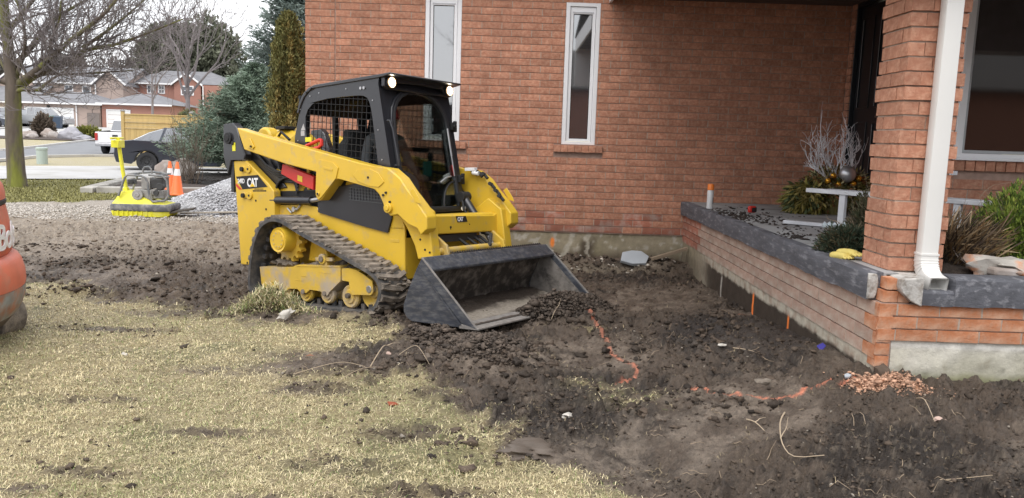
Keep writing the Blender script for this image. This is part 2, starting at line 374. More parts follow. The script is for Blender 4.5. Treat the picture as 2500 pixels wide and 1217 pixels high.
ORANGE_LINES = [([(.62, 6.6), (.67, 6.19), (.71, 5.67), (.70, 5.27), (.80, 5.05), (.82, 4.95), (.78, 4.80), (.68, 4.76)], .75),
                ([(1.04, 4.41), (1.18, 4.26), (1.29, 4.12), (1.43, 4.03), (1.52, 4.06), (1.64, 4.15), (1.80, 4.20), (1.96, 4.26)], 1.), ([(-.50, 5.60), (-.47, 5.45), (-.45, 5.31)], .7),
                ([(-.43, 5.29), (-.33, 5.33)], .6), ([(1.71, 6.53), (1.85, 6.50), (1.97, 6.55)], .6)]
def gcolor(x, y, z):
    g, lawn = gmasks(x, y)
    n1 = fbm(x, y, 1.1, 4, 61); n2 = fbm(x, y, 6, 4, 62); n3 = fbm(x, y, 40, 3, 63)
    def mixc(a, b, t): return a + (b - a) * t[..., None]
    C = np.zeros(x.shape + (3,))
    C[:] = (.092, .067, .048)
    C = mixc(C, np.array((.030, .021, .015)), sst(-.05, .28, n1 + .6 * n2))
    smear = sst(.05, .35, fbm(x, y, .9, 3, 40) + .12)
    C = mixc(C, np.array((.205, .162, .124)), .85 * smear * sst(-.3, .3, n2))
    C = mixc(C, np.array((.20, .16, .12)), .6 * sst(.1, .4, n3) * sst(-.2, .3, n1))
    dry = sst(7.3, 10.3, y + .5 * n1 + (-.3) * (x > -1)) * sst(1.2, -1.2, x)
    C = mixc(C, np.array((.36, .295, .225)), dry * (.8 + .35 * n2))
    C = mixc(C, np.array((.12, .092, .068)), dry * sst(.02, .3, n2 + .3 * n3) * .7)
    strip = sst(12.0, 13.3, y + .6 * n1) * (x < 0)                      # pale stony strip before the lawn
    C = mixc(C, np.array((.36, .32, .27)), strip * (.75 + .5 * n2))
    # damp, pale footing ledge below the front wall
    C = mixc(C, np.array((.20, .165, .12)), sst(.25, .05, np.abs(y - 8.85 + .1 * n2)) * sst(2.2, 1.2, x) * sst(-.4, .3, x) * .8)
    # dark turned earth beside the porch
    C = mixc(C, np.array((.030, .023, .020)), sst(.9, .3, np.hypot((x - 1.75) / 1.0, (y - 5.6) / 1.3)) * .8)
    # turf soil seen between blades
    C = mixc(C, np.array((.36, .295, .16)), g * (.85 + .3 * n2))
    C = mixc(C, np.array((.09, .105, .035)), g * sst(.1, .45, fbm(x, y, 1.3, 3, 70)) * .5)
    lg = np.array((.205, .195, .075)); C = mixc(C, lg, lawn * (y < 30))
    far = sst(22, 24, y); C = mixc(C, np.array((.36, .31, .17)), far * (.9 + .3 * n1))
    # brick dust pile by the corner, and orange marking paint sprayed on the soil
    C = mixc(C, np.array((.62, .30, .16)), sst(1.0, .45, np.hypot((x - 2.02) / .22, (y - 4.16) / .13) + .5 * n2) * .8)
    for pts, st in ORANGE_LINES:
        d = ldist(x + .02 * n2, y + .02 * n3, pts)
        C = mixc(C, np.array((.70, .24, .14)), .85 * st * sst(.019, .006, d) * sst(-.70, -.15, n3 + .35 * n2))
    return np.clip(C, .008, .9)

rows = list(2.15 * np.exp(.0040 * np.arange(0, 500)))
rows = [-80, -40, -20, -8, -2, .5, 1.4, 1.9] + rows
while rows[-1] < 900: rows.append(rows[-1] * 1.035)
rows = np.array(rows)
us = np.concatenate([[-60, -20, -7, -3, -1.6, -1.1, -.95, -.86], np.linspace(-.78, .78, 780), [.86, .95, 1.1, 1.6, 3, 7, 20, 60]])
YY, UU = np.meshgrid(rows, us, indexing='ij')
XX = UU * np.maximum(YY, 2.15)
GZ = gheight(XX, YY)
GC = gcolor(XX, YY, GZ)
nr, nc = XX.shape
V = np.stack([XX, YY, GZ], -1).reshape(-1, 3)
idx = np.arange(nr * nc).reshape(nr, nc)
Q = np.stack([idx[:-1, :-1], idx[:-1, 1:], idx[1:, 1:], idx[1:, :-1]], -1).reshape(-1, 4)
M_SOIL = attr_mat('soil', rough=.58, spec=.5, bump=1.0, bscale=85, bdist=.018, var=.42, vscale=38)
gme = np_mesh('ground', V, Q, smooth=True, cols=GC.reshape(-1, 3)); gme.materials.append(M_SOIL)
tag(link('ground', gme), kind='structure')

def sheet(name, poly, dz, m, step=2.0, kerb=0, crop=None):
    bm = bmesh.new(); f = bm.faces.new([bm.verts.new((p[0], p[1], 0)) for p in poly])
    y0 = min(p[1] for p in poly); y1 = max(p[1] for p in poly); y = y0 + step
    while y < y1:
        bmesh.ops.bisect_plane(bm, geom=bm.verts[:] + bm.edges[:] + bm.faces[:], plane_co=(0, y, 0), plane_no=(0, 1, 0)); y += step
    bmesh.ops.triangulate(bm, faces=bm.faces[:])
    for v in bm.verts: v.co.z = float(gbase(v.co.x, v.co.y)) + dz
    if kerb:
        r = bmesh.ops.extrude_face_region(bm, geom=bm.faces[:])
        for e in r['geom']:
            if isinstance(e, bmesh.types.BMVert): e.co.z -= kerb
    bmesh.ops.recalc_face_normals(bm, faces=bm.faces[:])
    me = bpy.data.meshes.new(name); bm.to_mesh(me); bm.free()
    return tag(link(name, me, None, m), kind='structure')
M_ASPH = mat('worn_asphalt', (.20, .205, .215), .9, var=.12, vscale=1.2, bump=.3, bscale=60)
M_CONC = mat('pale_concrete', (.47, .465, .46), .85, var=.10, vscale=.8, bump=.2, bscale=40, col2=(.38, .37, .35), c2scale=.5)
M_KERB = mat('kerb_concrete', (.52, .50, .47), .85, var=.1, vscale=2)
sheet('road', ROAD, .02, M_ASPH)
sheet('driveway', WALK, .035, M_CONC)
for i, poly in enumerate([[(-54, 58), (-42.8, 58), (-43.4, 84.6), (-53, 84.6)], [(-42, 56), (-35, 56), (-36, 84.6), (-42.6, 84.6)]]):
    sheet('driveway', poly, .06, M_CONC)
def kerb(pts, dz=.02, w=.16, h=.12):
    mb = MB()
    for a, b in zip(pts[:-1], pts[1:]):
        n = max(1, int(math.dist(a, b) / 3))
        for k in range(n):
            p = [a[0] + (b[0] - a[0]) * k / n, a[1] + (b[1] - a[1]) * k / n]; q = [a[0] + (b[0] - a[0]) * (k + 1) / n, a[1] + (b[1] - a[1]) * (k + 1) / n]
            mb.bar((*p, float(gbase(*p)) + dz + h / 2 - .02), (*q, float(gbase(*q)) + dz + h / 2 - .02), w, h)
    tag(mb.build('kerb', M_KERB, None, bevel=.01), kind='structure')
kerb([(-60, 17.8), (-18.75, 28.9), (-20.1, 33.8), (-19.4, 36.9), (-17.1, 39.45), (10, 39.9)])
kerb([(-70, 29.2), (-26, 40.8), (-28.8, 55.4), (-28.8, 62)])

# ------------------------------------------------------------------ clods, pebbles
def ico(sub=1):
    bm = bmesh.new(); bmesh.ops.create_icosphere(bm, subdivisions=sub, radius=1)
    v = np.array([p.co[:] for p in bm.verts]); f = np.array([[q.index for q in g.verts] for g in bm.faces]); bm.free(); return v, f
def scatter_lumps(name, px, py, size, cols, label, cat, squash=.7, sub=1, sink=.3, m=None, zfn=None, group=None, smooth=False):
    v0, f0 = ico(sub); n = len(px)
    ang = NR.rand(n) * 2 * pi; ca, sa = np.cos(ang), np.sin(ang)
    dv = 1 + (NR.rand(n, len(v0)) - .5) * 1.15
    sc = np.stack([size * (.8 + .7 * NR.rand(n)), size * (.6 + .5 * NR.rand(n)), size * squash * (.6 + .6 * NR.rand(n))], -1)
    P = v0[None] * dv[..., None] * sc[:, None, :]
    X = P[..., 0] * ca[:, None] - P[..., 1] * sa[:, None]; Y = P[..., 0] * sa[:, None] + P[..., 1] * ca[:, None]
    z = (zfn or gheight)(px, py)
    P = np.stack([X + px[:, None], Y + py[:, None], P[..., 2] + (z + size * squash * (1 - sink) * .5)[:, None]], -1)
    Fc = (f0[None] + (np.arange(n) * len(v0))[:, None, None]).reshape(-1, 3)
    me = np_mesh(name, P.reshape(-1, 3), Fc, smooth=smooth, cols=np.repeat(cols, len(v0), 0)); me.materials.append(m or M_CLOD)
    return tag(link(name, me), label, cat, group, 'stuff')
M_CLOD = attr_mat('clod', rough=.75, spec=.4, bump=.8, bscale=120, var=.3, vscale=60)
def sample_fan(n, y0, y1, u0=-.7, u1=.7, p=1.0):
    y = y0 * (y1 / y0) ** (NR.rand(n) ** p); u = u0 + (u1 - u0) * NR.rand(n); return u * y, y
cx, cy = sample_fan(70000, 2.6, 12.5)
g_, _l = gmasks(cx, cy)
cl = fbm(cx, cy, 1.7, 3, 21); smear = sst(.05, .35, fbm(cx, cy, .9, 3, 40) + .12)
prob = (1 - .93 * g_) * (.30 + .35 * sst(7.5, 9, cy) + 1.1 * sst(-.15, .35, cl)) * (1 - .75 * smear)
ok = (NR.rand(len(cx)) < prob) & ~((cx > 1.98) & (cy > 4.25)) & (cy < 9.4) | ((cy >= 9.4) & (cx < -2.6) & (NR.rand(len(cx)) < .3))
cx, cy = cx[ok], cy[ok]
cs = .0046 * np.exp(NR.randn(len(cx)) * .55) * np.clip(cy / 5, .8, 2.0)
cs = np.clip(cs, .004, .035)
base = np.array([.082, .060, .043]) * (.3 + 1.2 * NR.rand(len(cx), 1)); dryf = sst(7.5, 10.5, cy)[:, None] * (cx < 0)[:, None]
base = base * (1 - dryf) + dryf * np.array([.25, .20, .15]) * (.45 + .7 * NR.rand(len(cx), 1))
tint = NR.rand(len(cx)) < .03; base[tint] = np.array([.33, .29, .24]) * (.7 + .5 * NR.rand(tint.sum(), 1))
scatter_lumps('soil_clods', cx, cy, cs, base, 'crumbly dark brown soil clods strewn over the dug up front yard', 'soil')
# bigger clods on the ridges left by the bucket
bx, by = [], []
for mx_, my_, rx, ry, h in MOUNDS:
    if h > .03:
        k = int(130 * rx * ry / .1) + 30; bx += list(mx_ + NR.randn(k) * rx * .6); by += list(my_ + NR.randn(k) * ry * .7)
bx, by = np.array(bx), np.array(by); ok = ~((bx > 1.97) & (by > 4.25)) & (by < 9.4); bx, by = bx[ok], by[ok]
bs = np.clip(.0085 * np.exp(NR.randn(len(bx)) * .6), .004, .032)
scatter_lumps('soil_lumps', bx, by, bs, np.array([.068, .049, .035]) * (.35 + 1.2 * NR.rand(len(bx), 1)), 'larger torn lumps of dark soil heaped in ridges round the bucket', 'soil', sub=2)
# pale stony strip before the lawn
px_, py_ = sample_fan(6500, 12.2, 14.4, -.66, -.30)
scatter_lumps('gravel_strip', px_, py_, .008 + .011 * NR.rand(len(px_)), np.array([.52, .48, .43]) * (.65 + .6 * NR.rand(len(px_), 1)), 'pale crushed stone strewn in a strip between dirt and far lawn', 'gravel')

# ------------------------------------------------------------------ grass
def blades(name, px, py, length, width, cols, lie, label, cat, zoff=0., zfn=None, m=None):
    n = len(px); a = NR.rand(n) * 2 * pi; z = (zfn or gheight)(px, py) + zoff
    el = np.clip(lie + NR.randn(n) * .35, -.05, 1.4)
    dx, dy, dz = np.cos(a) * np.cos(el), np.sin(a) * np.cos(el), np.sin(el)
    sx, sy = -np.sin(a) * width, np.cos(a) * width
    B = np.stack([px, py, z - .004], -1); Dv = np.stack([dx, dy, dz], -1) * length[:, None]
    bend = np.stack([dx * .5 + NR.randn(n) * .25, dy * .5 + NR.randn(n) * .25, -.25 + .2 * NR.rand(n)], -1) * length[:, None] * .6
    Sd = np.stack([sx, sy, np.zeros(n)], -1)
    M1 = B + Dv * .55 + np.array([0, 0, .004]); T = B + Dv * .8 + bend * .45
    T[:, 2] = np.maximum(T[:, 2], z + .001)
    P = np.stack([B - Sd, B + Sd, M1 + Sd * .8, M1 - Sd * .8, T], 1)
    f = np.array([[0, 1, 2], [0, 2, 3], [3, 2, 4]]); Fc = (f[None] + (np.arange(n) * 5)[:, None, None]).reshape(-1, 3)
    me = np_mesh(name, P.reshape(-1, 3), Fc, cols=np.repeat(cols, 5, 0)); me.materials.append(m or M_BLADE)
    return tag(link(name, me), label, cat, None, 'stuff')
M_BLADE = attr_mat('grass_blade', rough=.75, bump=0, var=.15, vscale=80, spec=.3)
def grass_cols(x, y, n, green=.25):
    t = fbm(x, y, 1.1, 3, 70) * 1.5 + .5 * fbm(x, y, 4.5, 2, 71) + .30 * NR.randn(n)
    straw = np.array([.60, .515, .30]); pale = np.array([.72, .62, .40]); olive = np.array([.33, .32, .155]); grn = np.array([.13, .19, .05]); brown = np.array([.22, .155, .085])
    c = np.where((t < .05)[:, None], straw, np.where((t < .30)[:, None], olive * .6 + straw * .4, olive))
    u = NR.rand(n); c = np.where((u < .22)[:, None], pale, c); c = np.where((u > 1 - green * .35)[:, None], grn, c); c = np.where(((u > .3) & (u < .40))[:, None], brown, c)
    return c * (.75 + .5 * NR.rand(n, 1))
gx_, gy_ = sample_fan(400000, 2.7, 7.6, -.72, .32)
g_, _l = gmasks(gx_, gy_); dens = fbm(gx_, gy_, 5, 3, 80)
ok = NR.rand(len(gx_)) < g_ * (.62 + .6 * dens); gx_, gy_ = gx_[ok], gy_[ok]
n = len(gx_)
blades('turf', gx_, gy_, .014 + .030 * NR.rand(n) ** 1.5, (.0010 + .0009 * NR.rand(n)) * np.clip(gy_ / 4.2, .8, 1.6), grass_cols(gx_, gy_, n), .26, 'matted straw coloured winter lawn with faint green patches in the foreground', 'grass')
lx, ly = sample_fan(60000, 13.5, 22, -.72, -.36)
_g, l_ = gmasks(lx, ly); ok = NR.rand(len(lx)) < l_; lx, ly = lx[ok], ly[ok]; n = len(lx)
blades('far_lawn', lx, ly, .05 + .04 * NR.rand(n), .004 + .004 * NR.rand(n), np.array([.25, .235, .09]) * (.6 + .8 * NR.rand(n, 1)), .6, 'dull olive lawn round the bare tree trunk', 'grass')
# torn turf heaped against the track
k = 2600; tx = -1.93 + NR.randn(k) * .16; ty = 6.30 + NR.randn(k) * .07
hz = lambda x, y: gheight(x, y) + .17 * NR.rand(len(x)) * np.exp(-((x + 1.93) / .24) ** 2)
blades('torn_turf', tx, ty, .04 + .05 * NR.rand(k), .0016 + .001 * NR.rand(k), grass_cols(tx, ty, k, .6), .5, 'clump of torn turf heaped against the rear of the rubber track', 'grass', zfn=hz)
# loose dead grass pulled through the worked soil
kx, ky = sample_fan(52000, 2.8, 8.8, -.5, .62); g_, _l = gmasks(kx, ky); cl = fbm(kx, ky, 3.1, 3, 210)
ok = (NR.rand(len(kx)) < (1 - g_) * (.03 + .9 * sst(.08, .35, cl)) * (.35 + .65 * sst(1.2, -.2, kx))) & ~((kx > 1.95) & (ky > 4.2)) & (ky < 9.3); kx, ky = kx[ok], ky[ok]; n = len(kx)
blades('grass_litter', kx, ky, .015 + .035 * NR.rand(n), (.0009 + .0007 * NR.rand(n)) * np.clip(ky / 4.2, .8, 1.6), np.array([.36, .29, .18]) * (.35 + .9 * NR.rand(n, 1)), .3, 'loose dead grass torn up and scattered through the dug soil', 'grass')
M_ROOT = mat('root', (.30, .23, .16), .9, var=.2, vscale=30)
M_DARKROOT = mat('dark_root', (.10, .07, .05), .9, var=.2, vscale=30)
# fine roots and dead stems lying everywhere in the dug soil
rt = MB()
for _ in range(330):
    x, y = sample_fan(1, 2.9, 8.5, -.5, .62); x, y = float(x[0]), float(y[0])
    if x > 1.9 and y > 4.1: continue
    a = rng.uniform(0, 2 * pi); L = rng.uniform(.02, .09); p = []
    for k in range(4):
        p.append((x, y, gz1(x, y) + .004 + .012 * rng.random())); a += rng.uniform(-.6, .6); x += cos(a) * L / 3; y += sin(a) * L / 3
    rt.tube(p, [.0018, .0016, .0013, .0007], 4)
tag(rt.build('root_litter', M_ROOT), 'fine pale root hairs and dead stems littered over the dug soil', 'roots', None, 'stuff')
# ================================================================== BRICKWORK
CO = .080; MOD = .232
def to_px(P):
    d = Vector(P) - Vector((0, 0, EYE)); w = d.dot(_F)
    return (1250 + 1950 * d.dot(_R) / w, 608.5 - 1950 * d.dot(_U) / w, w)
def brick_arrays(L, H, D, seed):
    q = random.Random(seed); nx, nz = 5, 3; V = []; Fc = []
    for j in range(nz):
        for i in range(nx):
            edge = i in (0, nx - 1) or j in (0, nz - 1)
            V.append((-L / 2 + L * i / (nx - 1) + (0 if not edge else q.uniform(-.001, .001)), q.uniform(-.001, .0015) if edge else -q.uniform(.001, .0055), -H / 2 + H * j / (nz - 1) + (q.uniform(-.0012, .0012) if edge else 0)))
    for j in range(nz - 1):
        for i in range(nx - 1):
            a = j * nx + i; Fc.append((a, a + 1, a + nx + 1, a + nx))
    b = len(V); V += [(-L / 2, D, -H / 2), (L / 2, D, -H / 2), (L / 2, D, H / 2), (-L / 2, D, H / 2)]
    bot = list(range(nx)); top = list(range(nx * (nz - 1), nx * nz)); lef = [j * nx for j in range(nz)]; rig = [j * nx + nx - 1 for j in range(nz)]
    Fc.append(tuple([b] + [b + 1] + bot[::-1])); Fc.append(tuple([b + 2, b + 3] + top)); Fc.append(tuple([b + 3, b] + lef)); Fc.append(tuple([b + 1, b + 2] + rig[::-1]))
    return V, Fc
_bc = {}
def brick_mesh(L, H, D, k, m):
    key = (round(L, 3), round(H, 3), round(D, 3), k, m.name)
    if key not in _bc:
        V_, F_ = brick_arrays(*key[:3], k * 31 + 5); me = bpy.data.meshes.new('brick'); me.from_pydata(V_, [], F_); me.materials.append(m)
        me.polygons.foreach_set('use_smooth', [True] * len(me.polygons)); me.set_sharp_from_angle(angle=radians(50)); _bc[key] = me
    return _bc[key]
class Bricks:
    def __init__(s): s.b = []; s.joint = MB()
    def add(s, p, rz, L, H, D, m, jit=.0015):
        p = Vector(p) + Vector((rng.uniform(-1, 1) * jit, rng.uniform(-1, 1) * jit, 0)); s.b.append((p, rz, round(L * 500) / 500, H, D, m))
    def wall(s, o, rz, length, z0, z1, m, D=.09, openings=(), phase=0, H=CO, gap=.0075, mfn=None, jog=None, head=True):
        """running bond from o along the wall's own x, facing its own -y"""
        c, sn = cos(rz), sin(rz); n = int(round((z1 - z0) / H)); row = 0
        for r in range(n):
            zc = z0 + H * (r + .5); off = phase + (MOD / 2 if r % 2 else 0) + rng.uniform(-.004, .004)
            segs = [(0, length)]
            for (a, b, za, zb) in openings:
                if zc + H * .3 > za and zc - H * .3 < zb:
                    ns = []
                    for (p, q) in segs:
                        if b <= p or a >= q: ns.append((p, q)); continue
                        if a > p: ns.append((p, a))
                        if b < q: ns.append((b, q))
                    segs = ns
            for (p, q) in segs:
                k = math.floor((p - off) / MOD); x = off + k * MOD
                while x < q - .005:
                    a = max(x, p); b = min(x + MOD, q); L = b - a
                    if L > .025:
                        u = (a + b) / 2; P = (o[0] + c * u, o[1] + sn * u, zc)
                        s.add(P, rz, L - gap, H - gap, D, mfn(P) if mfn else m)
                        if head and b < q - .02:
                            w = b; s.jb((o[0] + c * w, o[1] + sn * w, zc), rz, .012, H - .008, .0012, .02)
                    x += MOD
    def jb(s, p, rz, w, h, d0, d1):
        c, sn = cos(rz), sin(rz)
        def T(x, y, z): return (p[0] + c * x - sn * y, p[1] + sn * x + c * y, p[2] + z)
        s.joint.add([T(-w / 2, d0, -h / 2), T(w / 2, d0, -h / 2), T(w / 2, d0, h / 2), T(-w / 2, d0, h / 2)], [(0, 1, 2, 3)])
    def finish(s, parent, limit=300, wall_name='brickwork', base=(0, 0, 0)):
        base = Vector(base)
        def key(b):
            x, y, w = to_px(b[0]); vis = -60 < x < 2560 and -30 < y < 1250 and w > 0
            return (0 if vis else 1, w / max(b[2], .05) ** .5)
        s.b.sort(key=key)
        for i, (p, rz, L, H, D, m) in enumerate(s.b[:limit]):
            o = bpy.data.objects.new('brick', brick_mesh(L, H, D, i % 7, m)); COL.objects.link(o); o.parent = parent
            o.location = p - base; o.rotation_euler = (0, 0, rz)
        rest = s.b[limit:]
        if rest:
            bym = {}
            for b in rest: bym.setdefault(b[5].name, []).append(b)
            V_, F_, R_, MI = [], [], [], []; ms = []
            for mi, (mn, L_s) in enumerate(bym.items()):
                ms.append(MATS[mn])
                for i, (p, rz, L, H, D, m) in enumerate(L_s):
                    v, f = brick_arrays(L, H, D, i % 7 * 31 + 5); c, sn = cos(rz), sin(rz); k = len(V_); p = p - base
                    V_ += [(p.x + c * a - sn * b, p.y + sn * a + c * b, p.z + e) for a, b, e in v]; F_ += [tuple(j + k for j in q) for q in f]
                    r = rng.random(); R_ += [r] * len(f); MI += [mi] * len(f)
            me = bpy.data.meshes.new(wall_name); me.from_pydata(V_, [], F_)
            me.attributes.new('rnd', 'FLOAT', 'FACE').data.foreach_set('value', R_)
            for m in ms: me.materials.append(m)
            me.polygons.foreach_set('material_index', MI)
            me.polygons.foreach_set('use_smooth', [True] * len(me.polygons)); me.set_sharp_from_angle(angle=radians(50))
            o = link(wall_name, me, parent); o['kind'] = 'stuff'
        if s.joint.f:
            s.joint.build('head_joints', M_MORTAR, parent, smooth=0, shift=base)['kind'] = 'stuff'

M_MORTAR = mat('mortar', (.39, .31, .25), .95, var=.15, vscale=20, bump=.6, bscale=80)
M_MORTAR_D = mat('bed_mortar', (.36, .25, .20), .95, var=.2, vscale=20, bump=.6, bscale=80)
M_BRICK = mat('red_brick', (.425, .188, .115), .88, var=.20, vscale=7, bump=1.4, bscale=55, col2=(.54, .30, .20), c2scale=28, c2lo=.42, c2hi=.72, rnd=.13, detail=6)
M_BRICK_LOW = mat('stained_brick', (.36, .14, .09), .9, var=.18, vscale=7, bump=1.4, bscale=55, col2=(.42, .30, .25), c2scale=6, c2lo=.48, c2hi=.66, rnd=.22, detail=6)
M_BRICK_PINK = mat('pale_brick', (.37, .215, .160), .92, var=.16, vscale=8, bump=1.3, bscale=55, col2=(.43, .35, .285), c2scale=5, c2lo=.36, c2hi=.60, rnd=.14, detail=6)
M_BRICK_OR = mat('scraped_orange_brick', (.46, .175, .078), .92, var=.25, vscale=9, bump=1.6, bscale=40, col2=(.50, .30, .20), c2scale=7, c2lo=.42, c2hi=.62, rnd=.12, detail=6)
M_WHITE = mat('white_vinyl', (.80, .80, .81), .4, var=.02, vscale=2)
M_WHITE_OLD = mat('white_weathered_paint', (.62, .63, .66), .7, var=.14, vscale=9, bump=.4, bscale=50)
M_RUBBER = mat('black_rubber', (.02, .02, .022), .6)
M_DOOR = mat('black_door_paint', (.012, .014, .017), .35, var=.1)
M_PANE = mat('window_pane', (.035, .036, .040), .03, spec=1.0); MATS['window_pane'].node_tree.nodes['Principled BSDF'].inputs['IOR'].default_value = 2.35
M_PANE_D = mat('dark_window_pane', (.020, .013, .010), .04, spec=.7); MATS['dark_window_pane'].node_tree.nodes['Principled BSDF'].inputs['IOR'].default_value = 1.85
M_BLIND = mat('blind_fabric', (.30, .33, .38), .8)

def parge(name, o, du, L, z0, z1, colfn, parent, step=.04, disp=.008, base=(0, 0, 0), nrm=(0, -1)):
    nu = int(L / step) + 1; nv = int((z1 - z0) / step) + 1
    u = np.linspace(0, L, nu); v = np.linspace(z0, z1, nv); U_, V_ = np.meshgrid(u, v)
    d = disp * fbm(U_ * 1.0 + o[0], V_ * 1.0 + o[1], 6, 4, 12)
    P = np.stack([o[0] + du[0] * U_ + nrm[0] * d, o[1] + du[1] * U_ + nrm[1] * d, V_], -1).reshape(-1, 3) - np.array(base)
    idx = np.arange(nu * nv).reshape(nv, nu); q = np.stack([idx[:-1, :-1], idx[:-1, 1:], idx[1:, 1:], idx[1:, :-1]], -1).reshape(-1, 4)
    me = np_mesh(name, P, q, smooth=True, cols=colfn(U_, V_).reshape(-1, 3)); me.materials.append(M_PARGE)
    return link(name, me, parent)
M_PARGE = attr_mat('parging', rough=.92, bump=.8, bscale=60, bdist=.006, var=.18, vscale=14)
def lerp(a, b, t): return np.asarray(a) + (np.asarray(b) - np.asarray(a)) * t[..., None]

# ---------------------------------------------------------------- the house
house = empty('brick_house', (0.7, 9.45, 0), 0, 'large red brick house with two narrow white windows behind the yellow loader', 'house')
HB = (0.7, 9.45, 0)
hw = MB()
hw.box(-2.455, 3.9, 9.458, 9.75, .355, 3.40)               # masonry behind the bricks, with window holes cut below
hw = MB()
def wall_with_holes(mb, x0, x1, z0, z1, y0, y1, holes):
    mb.plate([(x0, z0), (x1, z0), (x1, z1), (x0, z1)], y0, y1, lambda u, v, w: (u, w, v), [[(a, c), (b, c), (b, d), (a, d)] for a, b, c, d in holes])
WIN1 = (-1.078, -.662, 1.40, 3.07); WIN2 = (.537, .930, 1.40, 3.02)
wall_with_holes(hw, -2.455, 3.87, .36, 3.40, 9.458, 9.75, [WIN1, WIN2])
wall = hw.build('wall', M_MORTAR_D, house, smooth=0, shift=HB)
br = Bricks()
ops = [(WIN1[0] + 2.465, WIN1[1] + 2.465, WIN1[2], WIN1[3]), (WIN2[0] + 2.465, WIN2[1] + 2.465, WIN2[2], WIN2[3]),
       (-.995 + 2.465 - .17, -.58 + 2.465, 1.31, 1.40), (.452 + 2.465, 1.02 + 2.465, 1.31, 1.40)]
br.wall((-2.465, 9.45), 0, 6.265, .37, 3.41, M_BRICK, openings=[(o_[0], o_[1], o_[2], o_[3]) for o_ in ops] + [(.345, .352, 0, 4)], phase=.06,
        mfn=lambda P: M_BRICK_LOW if P[2] < .56 + .05 * sin(P[0] * 5) and P[0] > -.2 and rng.random() < .8 else M_BRICK)
for (x0, x1) in ((-1.165, -.58), (.452, 1.02)):            # sloping brick sills
    k = int((x1 - x0) / .072); w_ = (x1 - x0) / k
    for i in range(k): br.add((x0 + w_ * (i + .5), 9.415, 1.352), 0, w_ - .004, .078, .12, M_BRICK, 0)
# short door wall facing the porch, and the bay wall with the big window
dw = MB(); dw.plate([(9.75, .6), (9.42, .6), (9.42, 3.1), (8.25, 3.1), (8.25, .6), (6.8, .6), (6.8, 3.4), (9.75, 3.4)], 3.812, 4.1, lambda u, v, w: (w, u, v)); dw.build('wall', M_MORTAR_D, house, smooth=0, shift=HB)
br.wall((3.80, 9.45), -pi / 2, .13, .77, 3.41, M_BRICK, phase=.02)
br.wall((3.80, 8.25), -pi / 2, 1.4, .77, 3.41, M_BRICK)
br.wall((3.80, 9.32), -pi / 2, 1.07, 3.09, 3.41, M_BRICK)
bw = MB(); BIG = (3.365, 6.2, 1.412, 3.1)
wall_with_holes(bw, 3.31, 7.4, .6, 3.4, 6.212, 6.5, [BIG]); bw.build('wall', M_MORTAR_D, house, smooth=0, shift=HB)
br.wall((3.30, 6.20), 0, 4.1, .77 - .08, 3.41, M_BRICK, openings=[(BIG[0] - 3.3, BIG[1] - 3.3, 1.30, BIG[3])], phase=.09)
for i in range(36): br.add((3.372 + .078 * (i + .5) - .0, 6.165, 1.358), 0, .070, .086, .12, M_BRICK, 0)
bs_ = MB(); bs_.box(3.312, 3.5, 6.49, 6.9, .7, 3.4); bs_.build('wall', M_MORTAR_D, house, smooth=0, shift=HB)
br.wall((3.30, 6.9), -pi / 2, .7, .77, 3.41, M_BRICK)
sw = MB(); sw.box(-2.45, -2.2, 9.75, 17, .36, 3.4); sw.build('wall', M_MORTAR_D, house, smooth=0, shift=HB)
br.wall((-2.465, 16.9), -pi / 2, 7.36, .37, 3.41, M_BRICK)
br.finish(wall, 300, base=HB)
# narrow casement windows
def narrow_window(x0, x1, z0, z1, lab, blind):
    w = MB(); cut = [(x0 + .048, z0 + .035), (x1 - .048, z0 + .035), (x1 - .048, z1 - .048), (x0 + .048, z1 - .048)]
    w.plate([(x0, z0), (x1, z0), (x1, z1), (x0, z1)], 9.452, 9.53, lambda u, v, q: (u, q, v), [cut])
    f = w.build('window', M_WHITE, house, bevel=.004, shift=HB); f['label'] = lab
    s2 = MB(); a = .052; b = .088
    s2.plate([(x0 + a, z0 + .04), (x1 - a, z0 + .04), (x1 - a, z1 - a), (x0 + a, z1 - a)], 9.470, 9.52, lambda u, v, q: (u, q, v), [[(x0 + b, z0 + .068), (x1 - b, z0 + .068), (x1 - b, z1 - .13), (x0 + b, z1 - .13)]])
    s2.build('sash', M_WHITE, f, bevel=.004, shift=HB)
    g = MB(); g.box(x0 + b - .004, x1 - b + .004, 9.492, 9.500, z0 + .064, z1 - .126); g.build('pane', M_PANE if blind else M_PANE, f, smooth=0, shift=HB)
    ga = MB(); ga.plate([(x0 + b, z0 + .068), (x1 - b, z0 + .068), (x1 - b, z1 - .13), (x0 + b, z1 - .13)], 9.484, 9.4915, lambda u, v, q: (u, q, v), [[(x0 + b + .006, z0 + .074), (x1 - b - .006, z0 + .074), (x1 - b - .006, z1 - .136), (x0 + b + .006, z1 - .136)]])
    ga.build('gasket', M_RUBBER, f, smooth=0, shift=HB)
    hb = MB(); hb.plate([(x0 + .075, z1 - .115), (x1 - .075, z1 - .115), (x1 - .075, z1 - .105), (x0 + .075, z1 - .105)], 9.462, 9.47, lambda u, v, q: (u, q, v)); hb.build('hinge_rail', M_WHITE_OLD, f, smooth=0, shift=HB)
narrow_window(*WIN1, 'narrow white window half hidden by the loader cab', True)
narrow_window(*WIN2, 'narrow white window right of the loader cab', False)
